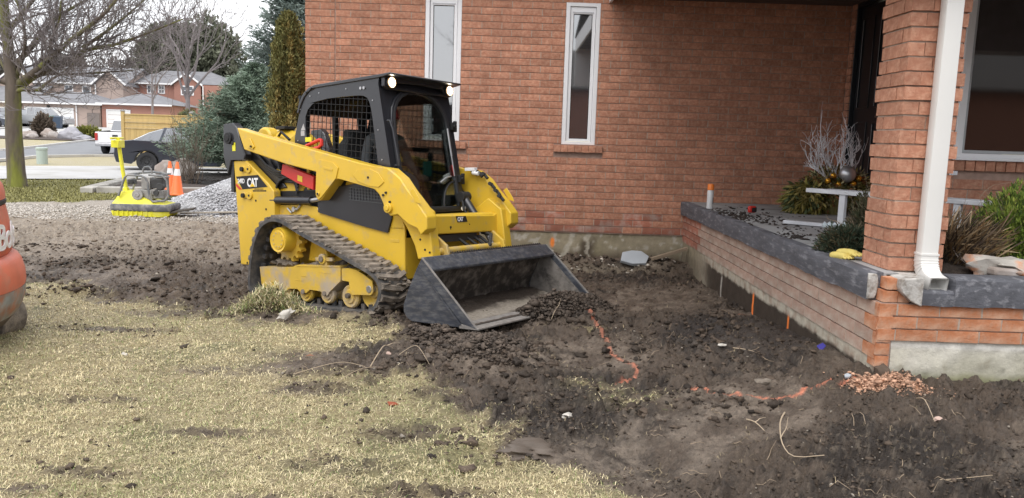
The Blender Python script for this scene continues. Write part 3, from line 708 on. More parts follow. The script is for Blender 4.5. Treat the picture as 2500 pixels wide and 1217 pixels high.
# big window
x0, x1, z0, z1 = BIG; w = MB()
w.plate([(x0, z0), (x1, z0), (x1, z1), (x0, z1)], 6.185, 6.27, lambda u, v, q: (u, q, v), [[(x0 + .062, z0 + .035), (x1 - .062, z0 + .035), (x1 - .062, z1 - .05), (x0 + .062, z1 - .05)]])
bf = w.build('window', M_WHITE, house, bevel=.005, shift=HB); bf['label'] = 'big dark picture window with a broad white frame'
w = MB(); w.plate([(x0 + .066, z0 + .036), (x1 - .066, z0 + .036), (x1 - .066, z1 - .054), (x0 + .066, z1 - .054)], 6.21, 6.26, lambda u, v, q: (u, q, v), [[(x0 + .09, z0 + .06), (x1 - .09, z0 + .06), (x1 - .09, z1 - .08), (x0 + .09, z1 - .08)]])
w.build('sash', mat('grey_sash', (.42, .43, .44), .5), bf, bevel=.003, shift=HB)
w = MB(); w.box(x0 + .088, x1 - .088, 6.235, 6.243, z0 + .058, z1 - .078); w.build('pane', M_PANE_D, bf, smooth=0, shift=HB)
w = MB(); w.box(x0 - .01, x1 + .01, 6.13, 6.19, z0 - .018, z0 + .003); w.build('sill', M_WHITE, bf, bevel=.004, shift=HB)
# front door
d = MB(); d.box(3.86, 3.91, 8.38, 9.30, .80, 3.02)
door = d.build('door', M_DOOR, house, bevel=.004, shift=HB)
d = MB(); d.plate([(9.42, .77), (8.25, .77), (8.25, 3.10), (9.42, 3.10)], 3.815, 3.90, lambda u, v, q: (q, u, v), [[(9.31, .79), (8.37, .79), (8.37, 3.03), (9.31, 3.03)]])
d.build('door_frame', M_DOOR, house, bevel=.004, shift=HB)
M_DLINE = mat('door_bead', (.30, .31, .33), .35)
for (ya, yb, za, zb) in [(9.22, 8.92, .95, 1.75), (8.78, 8.47, .95, 1.75), (9.22, 8.92, 1.9, 2.9), (8.78, 8.47, 1.9, 2.9)]:
    p = MB(); p.plate([(ya, za), (yb, za), (yb, zb), (ya, zb)], 3.848, 3.858, lambda u, v, q: (q, u, v), [[(ya - .02, za + .02), (yb + .02, za + .02), (yb + .02, zb - .02), (ya - .02, zb - .02)]]); p.build('panel_moulding', M_DOOR, door, bevel=.003, shift=HB)
    p = MB(); p.box(3.845, 3.849, ya - .026, ya - .020, za + .02, zb - .02); p.build('bead', M_DLINE, door, smooth=0, shift=HB)  # pale strip paints the highlight along each panel's edge
p = MB(); p.cyl((3.86, 8.46, 1.8), (3.80, 8.46, 1.8), .012); p.tube([(3.805, 8.46, 1.8), (3.80, 8.50, 1.8), (3.80, 8.58, 1.8)], .012); p.build('door_handle', mat('brushed_nickel', (.5, .5, .5), .3, 1), door, shift=HB)
# porch roof, soffit and main roof above the picture
M_SOFFIT = mat('brown_soffit', (.10, .075, .065), .8, var=.1, bump=.2)
M_SHINGLE = mat('roof_shingles', (.10, .095, .09), .95, var=.2, vscale=6, bump=.6, bscale=20)
s_ = MB(); s_.box(1.05, 7.4, 4.35, 9.448, 3.07, 3.13)
for k in range(12): s_.box(1.05, 7.4, 4.5 + .42 * k, 4.512 + .42 * k, 3.064, 3.0695)
s_.build('soffit', M_SOFFIT, house, smooth=0, shift=HB)
s_ = MB(); s_.box(1.02, 7.4, 4.31, 4.35, 2.42, 3.26); s_.box(1.02, 1.05, 4.35, 9.44, 3.02, 3.26); s_.build('fascia', M_WHITE, house, smooth=0, shift=HB)  # front board, out of view, hangs low to shade the porch wall
s_ = MB(); s_.box(2.08, 7.3, 4.56, 4.80, 2.40, 3.06); s_.build('porch_beam', M_WHITE_OLD, house, smooth=0, shift=HB)  # unseen beam, dropped to darken the top of the wall behind
s_ = MB(); s_.box(-2.9, 7.4, 9.15, 17.4, 3.41, 3.5); s_.add([(-2.9, 9.1, 3.5), (7.4, 9.1, 3.5), (7.4, 17.4, 3.5), (-2.9, 17.4, 3.5), (0, 13.2, 5.6), (7.4, 13.2, 5.6)], [(0, 1, 5, 4), (0, 4, 3), (2, 3, 4, 5), (1, 2, 5), (0, 3, 2, 1)])
s_.add([(1.0, 4.3, 3.26), (7.4, 4.3, 3.26), (7.4, 9.3, 4.4), (1.0, 9.3, 4.4)], [(0, 1, 2, 3)]); s_.build('roof', M_SHINGLE, house, smooth=0, shift=HB)
# damp foundation under the front wall
def cf(u, v):
    n1 = fbm(u, v, 1.4, 4, 5); n2 = fbm(u, v, 9, 4, 6)
    c = lerp((.33, .285, .20), (.22, .19, .12), sst(-.25, .35, n1)); c = lerp(c, (.47, .43, .36), sst(.12, .3, n2) * sst(-.1, .3, v)); c = lerp(c, (.10, .075, .055), sst(.20, .02, v + .10 * n1) * .9)
    c = lerp(c, (.09, .07, .05), sst(.16, .05, np.abs(u - 3.35 + .2 * n1)) * sst(.36, .2, v + .1 * n2))
    c = lerp(c, (.50, .46, .38), sst(.05, .01, np.abs(u - 3.05 - .35 * v + .06 * n2)) * .8); c = lerp(c, (.50, .46, .38), sst(.03, .005, np.abs(u - 3.35 + .1 * n2)) * .8)
    c = lerp(c, (.9, .27, .06), sst(.055, .03, np.hypot((u - 2.93) * 1.6, (v - .235) * .75) + .008 * n2)); return c
parge('foundation', (-2.45, 9.47), (1, 0), 4.6, -.4, .372, cf, house, base=HB, step=.015)
fb = MB(); fb.box(-2.44, 2.1, 9.49, 9.7, -.5, .36); fb.build('footing', M_CONC, house, smooth=0, shift=HB)

# ---------------------------------------------------------------- the porch
PB = (2.9, 6.5, 0)
porch = empty('porch', PB, 0, 'raised porch with dark grey slab edge on pale weathered brick, wrapping the corner at right', 'porch')
M_SLAB_E = mat('charcoal_painted_concrete', (.088, .090, .103), .7, var=.3, vscale=7, bump=1.2, bscale=22, col2=(.26, .26, .28), c2scale=15, c2lo=.52, c2hi=.74, detail=8, stretch=(1.6, .5, 2.2))
M_SLAB_T = mat('porch_floor_concrete', (.33, .33, .33), .85, var=.2, vscale=3, bump=.5, bscale=50, col2=(.15, .135, .12), c2scale=3.5, c2lo=.52, c2hi=.75)
M_RAWC = mat('raw_concrete', (.46, .44, .41), .95, var=.25, vscale=14, bump=2.0, bscale=35, col2=(.25, .22, .19), c2scale=18)
def rough_edge(name, P0, P1, w, z0, z1, m, parent, n=60, amp=.006, base=(0, 0, 0), side=1):
    """a long slab edge with a slightly uneven face"""
    P0 = Vector(P0); P1 = Vector(P1); t = (P1 - P0).normalized(); nrm = Vector((t.y, -t.x, 0)) * side; rings = []
    L = (P1 - P0).length
    for i in range(n + 1):
        u = L * i / n; p = P0 + t * u; e = [amp * 1.3 * float(vn(np.array([u * 6 + k * 7]), np.array([k * 3.3]), 8)[0]) for k in range(4)]
        q = nrm; bl = .012
        rings.append([p + q * e[0] + Vector((0, 0, z0 + e[2] * 1.2)), p + q * (e[1] + .003) + Vector((0, 0, (z0 + z1) / 2)), p + q * (e[1] + .002) + Vector((0, 0, z1 - .047)), p + q * (e[1] + .0008) + Vector((0, 0, z1 - .043)), p + q * (e[1] + .001) + Vector((0, 0, z1 - .034)), p + q * e[1] + Vector((0, 0, z1 - bl)), p - q * bl + Vector((0, 0, z1 + e[3] * .3)),
                      p - q * w + Vector((0, 0, z1)), p - q * w + Vector((0, 0, z0))])
    mb = MB(); mb.loft([[tuple(v) for v in r_] for r_ in rings]); return mb.build(name, m, parent, smooth=45, shift=base)
rough_edge('slab_edge', (1.985, 9.445, 0), (1.985, 4.40, 0), .09, .622, .775, M_SLAB_E, porch, base=PB, side=1)
rough_edge('slab_edge', (2.238, 4.277, 0), (2.41, 4.277, 0), .14, .618, .700, M_SLAB_E, porch, n=6, base=PB, side=1)
rough_edge('slab_edge', (2.41, 4.275, 0), (6.8, 4.275, 0), .16, .618, .775, M_SLAB_E, porch, base=PB, side=1)
f_ = MB(); f_.box(2.07, 3.79, 6.25, 9.45, .60, .772); f_.box(2.07, 2.62, 4.86, 6.25, .60, .772); f_.box(2.07, 2.17, 4.42, 4.86, .6, .770); f_.box(2.62, 3.3, 5.6, 6.25, .6, .772)
f_.build('porch_floor', M_SLAB_T, porch, smooth=0, shift=PB)
# broken slab ends at the corner
for poly, ya, yb in (([(1.99, .625), (1.988, .77), (2.035, .768), (2.046, .72), (2.04, .66), (2.03, .63)], 4.385, 4.41), ([(2.118, .762), (2.238, .774), (2.238, .612), (2.185, .635), (2.15, .665), (2.125, .69), (2.112, .72)], 4.268, 4.42)):
    r_ = MB(); r_.plate(poly, ya, yb, lambda u, v, w: (u, w, v)); o_ = r_.build('broken_concrete', M_RAWC, porch, smooth=40, bevel=.006, shift=PB)
r_ = MB(); r_.box(2.10, 2.46, 4.42, 4.53, .62, .762); r_.build('mortar_bed', M_RAWC, porch, smooth=0, shift=PB)
pb = Bricks()
pb.wall((2.02, 9.44), -pi / 2, 5.13, .30, .62, M_BRICK_PINK, phase=.1, mfn=lambda P: M_BRICK_LOW if P[1] > 8.6 else (M_BRICK_OR if P[1] < 4.42 else M_BRICK_PINK))
pb.wall((2.02, 4.30), 0, 5.2, .41, .62, M_BRICK_OR, H=.07, phase=.10, mfn=lambda P: M_BRICK_OR if P[0] < 3.0 else M_BRICK_LOW)
for k in range(5): pb.add((2.062, 4.302, .292 + .07 * k), 0, .075, .062, .09, M_BRICK_OR)
for k, (x_, z_, l_) in enumerate([(2.085, .655, .085), (2.10, .725, .075), (2.16, .655, .06)]): pb.add((x_, 4.322, z_), 0, l_, .062, .09, M_BRICK_OR)
bk = MB(); bk.box(2.032, 2.3, 4.40, 9.43, .30, .62); bk.box(2.034, 6.8, 4.312, 4.42, .41, .62); bk.box(2.034, 2.11, 4.312, 4.42, .25, .42)
pw = bk.build('wall', M_MORTAR_D, porch, smooth=0, shift=PB)
pb.finish(pw, 290, base=PB)
def cs_(u, v):    # side foundation: pale lime edge above, earth stained below (u runs towards the camera)
    n1 = fbm(u, v, 2.2, 4, 15); n2 = fbm(u, v, 11, 4, 16); lim = .225 + .03 * n1 + .02 * n2
    c = lerp((.46, .42, .34), (.34, .27, .21), sst(-.2, .4, n2)); c = lerp(c, (.055, .042, .032), sst(.012, -.012, v - lim) * sst(.9, 1.5, u + .3 * n1))
    c = lerp(c, (.30, .26, .18), sst(1.5, .5, u)); c = lerp(c, (.10, .08, .06), sst(.3, .1, v + .1 * n2) * sst(1.9, .2, u) * .7)
    for (uc, w_) in ((2.88, .022), (3.74, .022)):
        c = lerp(c, (.93, .24, .05), sst(w_, w_ * .6, np.abs(u - uc + .01 * n2)) * sst(.25, .21, v))
    c = lerp(c, (.5, .47, .42), sst(.03, .02, np.abs(u - 1.85)) * sst(.22, .18, v) * .8); return c
parge('foundation', (2.028, 9.44), (0, -1), 5.13, -.3, .305, cs_, porch, base=PB, nrm=(-1, 0), step=.013)
def cfr(u, v):
    n1 = fbm(u, v, 1.8, 4, 25); n2 = fbm(u, v, 8, 4, 26)
    c = lerp((.60, .575, .50), (.42, .40, .32), sst(-.15, .4, n1)); c = lerp(c, (.30, .27, .20), sst(.2, .45, n2) * .7); c = lerp(c, (.20, .20, .10), sst(.25, .19, v + .03 * n2) * .8)
    c = lerp(c, (.10, .105, .08), sst(.14, .03, np.abs(u - .72 + .05 * n2)) * sst(.09, .02, np.abs(v - .31)) * sst(.0, .2, n2) * 1.2)
    c = lerp(c, (.78, .76, .71), sst(.03, .0, np.abs(v - .385 + .02 * n1)) * .7); c = lerp(c, (.20, .18, .15), sst(.016, .004, np.abs(v - .372 + .05 * n1 + .03 * n2)) * sst(-.1, .3, n1) * .6); return c
parge('foundation', (2.115, 4.318), (1, 0), 4.7, -.1, .418, cfr, porch, base=PB, step=.011, disp=.012)
f_ = MB(); f_.box(2.05, 6.8, 4.34, 9.4, -.4, .30); f_.build('footing', M_CONC, porch, smooth=0, shift=PB)
# planter soil behind the slab edge, right of the column
sx = np.linspace(2.44, 6.5, 90); sy = np.linspace(4.43, 6.14, 50); X_, Y_ = np.meshgrid(sx, sy); Z_ = .745 + .03 * fbm(X_, Y_, 4, 4, 44) + .07 * np.exp(-((Y_ - 5.3) / .6) ** 2) - .04 * sst(.16, .0, X_ - 2.44)
ii = np.arange(X_.size).reshape(X_.shape); q = np.stack([ii[:-1, :-1], ii[:-1, 1:], ii[1:, 1:], ii[1:, :-1]], -1).reshape(-1, 4)
me = np_mesh('planter_soil', np.stack([X_, Y_, Z_], -1).reshape(-1, 3) - np.array(PB), q, smooth=True, cols=np.tile(np.array([[.045, .034, .027]]), (X_.size, 1)) * (.8 + .5 * NR.rand(X_.size, 1))); me.materials.append(M_SOIL)
link('planter_soil', me, porch)

# ---------------------------------------------------------------- brick column
KB = (2.305, 4.685, .76)
colu = empty('brick_column', KB, 0, 'rough red brick porch column standing behind the white downpipe', 'column')
x0, x1, y0, y1 = 2.150, 2.460, 4.52, 4.855
cm = MB(); cm.box(x0 + .010, x1 - .010, y0 + .010, y1 - .010, .765, 3.0); core = cm.build('core', M_MORTAR, colu, smooth=0, shift=KB)
kb = Bricks(); D = .088; ncr = 28; H_ = CO
steps = [0, .0, .004, .008, .003, -.004, -.002, .006, .010, .004, -.003, .002, .008, .011, .004, -.002, .0, .006, .01, .003]
for r in range(ncr):
    z = .768 + H_ * (r + .5); e = steps[r % 20] + rng.uniform(-.002, .002); X0, X1, Y0, Y1 = x0 - e, x1 + e, y0 - e, y1 + e
    fl = r % 2
    if fl == 0:
        segs = [('f', X0, X1 - D), ('l', Y0 + D, Y1), ('b', X0 + D, X1), ('r', Y0, Y1 - D)]
    else:
        segs = [('f', X0 + D, X1), ('l', Y0, Y1 - D), ('b', X0, X1 - D), ('r', Y0 + D, Y1)]
    for s_, a, b in segs:
        cut = [a, a + (b - a) * (.62 if r % 3 else .5), b] if r % 4 in (1, 2) else [a, b]
        for p, q in zip(cut[:-1], cut[1:]):
            L = q - p - .006; mch = M_BRICK
            if s_ == 'f': kb.add(((p + q) / 2, Y0, z), 0, L, H_ - .010, D, mch)
            if s_ == 'b': kb.add(((p + q) / 2, Y1, z), pi, L, H_ - .010, D, mch)
            if s_ == 'l': kb.add((X0, (p + q) / 2, z), -pi / 2, L, H_ - .010, D, mch)
            if s_ == 'r': kb.add((X1, (p + q) / 2, z), pi / 2, L, H_ - .010, D, mch)
kb.finish(core, 300, base=KB)

# ---------------------------------------------------------------- downpipe
def rrect(w, h, r=.008, n=3):
    pts = []
    for cx_, cy_, a0 in ((w / 2 - r, h / 2 - r, 0), (-w / 2 + r, h / 2 - r, pi / 2), (-w / 2 + r, -h / 2 + r, pi), (w / 2 - r, -h / 2 + r, 3 * pi / 2)):
        for k in range(n): a = a0 + pi / 2 * k / (n - 1); pts.append((cx_ + r * cos(a), cy_ + r * sin(a)))
    return pts
DB = (2.345, 4.46, .72)
dp = empty('downpipe', DB, 0, 'white metal downpipe running down the front of the brick column to a curved outlet', 'downpipe')
M_DP = mat('cream_white_aluminium', (.70, .69, .66), .35, var=.03, vscale=3)
def pipe_shell(path, w, h, th=.0012):
    rings = []
    for (p, tdir) in path:
        t = Vector(tdir).normalized(); ux = Vector((1, 0, 0)); uy = ux.cross(t)
        rings.append([tuple(Vector(p) + ux * a + uy * b) for a, b in rrect(w, h)])
    return rings
wp, hp = .095, .076
mb = MB(); mb.loft(pipe_shell([((2.335, 4.462, z), (0, 0, 1)) for z in (.862, 1.5, 2.2, 3.05)], wp, hp), cap=False)
mb.build('pipe', M_DP, dp, smooth=40, shift=DB)
path = []
for k in range(9):
    a = radians(80) * k / 8; R_ = .125
    ox_ = R_ * (1 - cos(a)); path.append(((2.335, 4.462 - ox_, .862 - R_ * sin(a)), (0, sin(a), cos(a))))
path = [((2.335, 4.462, .885), (0, 0, 1))] + path; e = path[-1]; t = Vector(e[1]).normalized(); path.append((tuple(Vector(e[0]) - t * .055), e[1]))
mb = MB(); mb.loft(pipe_shell(path, wp + .006, hp + .006), cap=False)
inner = pipe_shell(path[2:], wp - .004, hp - .004); mb.loft(inner, cap=False)
mb.build('outlet_elbow', M_DP, dp, smooth=40, shift=DB)
mb = MB()
for k in range(4): z = .86 - .02 * k; a = path[2 + k][0]; mb.loft(pipe_shell([(path[2 + k][0], path[2 + k][1]), (tuple(Vector(path[2 + k][0]) + Vector(path[2 + k][1]).normalized() * .005), path[2 + k][1])], wp + .011, hp + .011))
mb.build('crimp', M_DP, dp, smooth=40, shift=DB)
mb = MB(); mb.loft(pipe_shell([((2.335, 4.462, .885), (0, 0, 1)), ((2.335, 4.462, .875), (0, 0, 1))], wp + .012, hp + .012)); mb.build('collar', M_DP, dp, smooth=40, shift=DB)
# ================================================================== COMPACT TRACK LOADER
M_CY = mat('loader_yellow', (.67, .435, .035), .42, var=.07, vscale=3, col2=(.46, .34, .16), c2scale=9, c2lo=.56, c2hi=.80, coat=.15)
M_CYD = mat('muddy_yellow', (.62, .41, .05), .6, var=.1, vscale=5, col2=(.40, .33, .24), c2scale=4, c2lo=.46, c2hi=.62, bump=.2, bscale=60)
M_BLK = mat('black_steel_paint', (.022, .023, .028), .35, var=.1, vscale=4, coat=.3)
M_BLKM = mat('matt_black', (.015, .015, .016), .7)
M_BELT = mat('muddy_rubber', (.13, .112, .095), .9, var=.25, vscale=10, bump=1.8, bscale=50, col2=(.27, .23, .19), c2scale=9, c2lo=.34, c2hi=.52)
M_BELTC = mat('rubber_carcass', (.06, .06, .062), .8, var=.2, vscale=14, bump=.5, bscale=60, col2=(.13, .115, .10), c2scale=7)
M_MUD = mat('dried_mud', (.21, .175, .14), .95, var=.35, vscale=14, bump=1.8, bscale=60, col2=(.11, .09, .07), c2scale=9)
M_BUCK = mat('scraped_black_steel', (.04, .045, .058), .42, var=.3, vscale=9, bump=.5, bscale=40, col2=(.14, .138, .135), c2scale=26, c2lo=.44, c2hi=.80, detail=8, stretch=(.5, 1, 1.6))
M_BUCKI = mat('muddy_bucket_steel', (.045, .038, .032), .65, var=.3, vscale=9, bump=1.2, bscale=30, col2=(.20, .175, .15), c2scale=9, c2lo=.46, c2hi=.7)
M_EDGE = mat('worn_steel_edge', (.30, .28, .26), .5, .4, var=.25, vscale=20, bump=.4)
M_RED = mat('red_paint', (.60, .035, .025), .4, var=.08)
M_CHROME = mat('bare_steel', (.45, .45, .46), .35, .8, var=.2)
M_HOSE = mat('hose_rubber', (.03, .03, .03), .6)
M_STICK = mat('warning_sticker', (.75, .70, .03), .5)
M_INT = mat('cab_lining', (.030, .032, .034), .8)
M_DGLASS = glass_mat('tinted_cab_glass', (.88, .95, .93), .06)
M_LETW = mat('white_print', (.80, .80, .80), .5)
M_LAMPG = mat('lit_headlamp', (1.0, .90, .70), .3, emit=9)
TL = (-1.106, 7.251, -.046)
TM = Matrix(((.8120, .5824, -.0371), (-.5800, .8124, .0608), (.0653, -.0286, .9975)))
import json
def _ortho(m):
    a = m.col[0].normalized(); b = m.col[1]; b = (b - a * a.dot(b)).normalized(); c = a.cross(b)
    return Matrix((a, b, c)).transposed()
TM = _ortho(TM)
ldr = bpy.data.objects.new('track_loader', None); COL.objects.link(ldr); ldr.matrix_world = Matrix.Translation(TL) @ TM.to_4x4()
tag(ldr, 'yellow compact track loader with black mesh cab and lowered muddy bucket, headlights on', 'loader')
def ys(mb, poly, y0, y1, holes=()):
    """same plate on both sides of the machine"""
    mb.side(poly, y0, y1, holes); mb.side(poly, -y0, -y1, holes); return mb
# ---- chassis
c = MB(); CH = [(-1.0, .28), (-1.0, .86), (-.57, .868), (-.27, .825), (.19, .705), (.485, .650), (.545, .83), (.60, .84), (.66, .69), (.66, .26), (.5, .20), (-.9, .22)]
ys(c, CH, -.50, -.475); c.side([(-1.0, .3), (-1.0, .80), (-.57, .80), (.45, .60), (.655, .60), (.655, .26), (.5, .2), (-.9, .22)], -.474, .474)
c.build('chassis', M_CY, ldr, bevel=.006)
c = MB(); c.box(-1.0, .48, -.46, .46, .6, .99); c.box(.2, .60, -.42, .42, .6, .785); c.build('engine_bay', M_BLKM, ldr)
for sg in (-1, 1):
    c = MB(); c.side([(-.375, .80), (.19, .69), (.485, .64), (.535, .77), (.44, 1.05), (.19, 1.06), (-.10, 1.03), (-.375, .95)], sg * .504, sg * .52); sp = c.build('side_cover', M_BLK, ldr, bevel=.004)
    c = MB()
    for k in range(11): x = .06 + .036 * k; c.bar((x, sg * .524, .93 - .02), (x + .0, sg * .524, 1.02), .006, .004, up=(0, 1, 0))
    for k in range(5): z = .905 + .026 * k; c.bar((.04, sg * .526, z + .01), (.44, sg * .526, z - .02), .006, .004, up=(0, 1, 0))
    c.build('vent_mesh', mat('grille_grey', (.07, .075, .08), .5), sp, smooth=0)
c = MB(); c.top([(.2, -.5), (.66, -.5), (.66, .5), (.2, .5)], .672, .69); c.side([(.52, .70), (.66, .69), (.66, .785), (.56, .785)], -.46, .46); c.build('footwell', M_CY, ldr, bevel=.004)
c = MB(); c.side([(-.0, 0), (.0, 0), (.0, 0)], 0, 0) if 0 else None
# slot in the front side plate
c = MB(); c.box(.50, .60, -.5035, -.4995, .565, .590); c.build('slot', M_CYD, ldr, bevel=.008)
# ---- rear towers, rear links, engine hood
TW = [(-1.527, 1.282), (-1.332, 1.280), (-1.007, 1.058), (-.932, .990), (-.925, .32), (-1.0, .28), (-1.464, .279)]
for sg in (-1, 1):
    c = MB(); c.side(TW, sg * .56, sg * .48); tw = c.build('rear_tower', M_CY, ldr, bevel=.008)
    for x, z in ((-1.291, 1.199), (-1.285, .948)):
        c = MB(); c.cyl((x, sg * .556, z), (x, sg * .575, z), .038, 18); c.cyl((x - .085, sg * .556, z), (x - .085, sg * .572, z), .028, 14); c.box(x - .085, x, sg * .568, sg * .556, z - .026, z + .026); c.build('pivot_boss', M_CY, tw, bevel=.003)
    for x, z in ((-1.291, 1.199), (-1.285, .948), (-1.05, .82), (-1.2, .9), (-1.36, .30)): c = MB(); c.cyl((x, sg * .555, z), (x, sg * .580 if x > -1.3 and z > .9 and x != -1.2 else sg * .563, z), .011, 10); c.build('bolt', M_BLKM, tw)
    for x, z in ((-1.376, 1.199), (-1.37, .948)): c = MB(); c.cyl((x, sg * .56, z), (x, sg * .592, z), .022, 12); c.build('pin_end', M_BLKM, tw)
    RL = [(-1.649, 1.638), (-1.50, 1.645), (-1.44, 1.60), (-1.395, 1.48), (-1.32, 1.34), (-1.33, 1.287), (-1.54, 1.288), (-1.60, 1.14), (-1.665, 1.338)]
    c = MB(); c.side(RL, sg * .58, sg * .50); c.side([(-1.40, 1.45), (-1.12, 1.28), (-.86, 1.02), (-1.1, 1.0), (-1.45, 1.2)], sg * .475, sg * .43); rl = c.build('rear_link', M_BLK, ldr, bevel=.01)
    c = MB(); c.cyl((-1.565, sg * .575, 1.50), (-1.565, sg * .600, 1.50), .055, 20); c.cyl((-1.565, sg * .598, 1.50), (-1.565, sg * .606, 1.50), .03, 16); c.cyl((-1.50, sg * .575, 1.45), (-1.50, sg * .595, 1.45), .018, 12); c.build('link_pin', M_BLKM, rl, bevel=.003)
    c = MB(); c.box(-1.512, -1.462, sg * .583, sg * .5805, 1.375, 1.455); c.build('sticker', M_STICK, rl, smooth=0)
    c = MB(); c.box(-1.585, -1.535, sg * .56, sg * .45, .98, 1.285); c.build('corner_post', M_BLK, ldr, bevel=.006)
c = MB(); c.box(-1.50, -1.0, -.44, .44, .34, 1.30); c.build('engine_door', M_BLK, ldr, bevel=.02)
c = MB(); c.loft([[(x, y, z) for (y, z) in [(-.26 + i, 1.30), (-.24 + i, 1.52 + j), (-.1, 1.60 + j), (.1, 1.60 + j), (.24 - i, 1.52 + j), (.26 - i, 1.30)]] for x, i, j in [(-1.84 + .2, .06, -.10), (-1.58, 0, -.0), (-1.30, 0, .02), (-1.16, .03, -.05), (-1.10, .08, -.18)]])
c.lathe([(.0, -.31), (.10, -.31), (.115, -.29), (.115, -.20)], 18, (-1.40, 0, 1.50), 'y'); c.cyl((-1.25, -.20, 1.45), (-1.25, -.29, 1.45), .07, 16)
c.build('engine_hood', M_CY, ldr, bevel=.008)
c = MB(); c.box(-1.36, -1.22, -.19, -.05, 1.595, 1.625); c.tube([(-1.3, -.22, 1.5), (-1.18, -.26, 1.56), (-1.08, -.24, 1.48)], .014, 8); c.build('hood_latch', M_BLKM, ldr, bevel=.004)
# ---- model plate on the near tower
c = MB(); c.side([(-1.498, 1.130), (-1.157, 1.142), (-1.018, 1.028), (-1.400, 1.006)], -.5612, -.560); dc = c.build('model_plate', M_BLKM, ldr, smooth=0)
c = MB(); c.side([(-1.495, 1.066), (-1.407, 1.009), (-1.448, 1.003), (-1.500, 1.040)], -.5622, -.5613); c.build('red_stripe', M_RED, dc, smooth=0)
text_obj('249D', .062, M_LETW, dc, lambda u, v, w: (-1.472 + u * .84, -.5618 - w, 1.066 + v), 'model_number', bold=.0015, spacing=.9)
text_obj('CAT', .113, M_LETW, dc, lambda u, v, w: (-1.325 + u * .80, -.5618 - w, 1.033 + v), 'maker_name', bold=.004, spacing=.84)
c = MB(); c.side([(-1.285, 1.031), (-1.205, 1.033), (-1.246, 1.068)], -.5640, -.5630); c.build('yellow_triangle', mat('logo_yellow', (.80, .52, .02), .5), dc, smooth=0)
c = MB(); q = random.Random(4); x = -1.24
while x < -1.05: w_ = q.uniform(.007, .014); c.box(x, x + w_, -.5612, -.5602, .985, .999); x += w_ + q.uniform(.002, .006)
x = -1.215
while x < -1.09: w_ = q.uniform(.006, .012); c.box(x, x + w_, -.5612, -.5602, 1.004, 1.013); x += w_ + q.uniform(.002, .006)
c.build('small_print', M_BLKM, ldr, smooth=0)
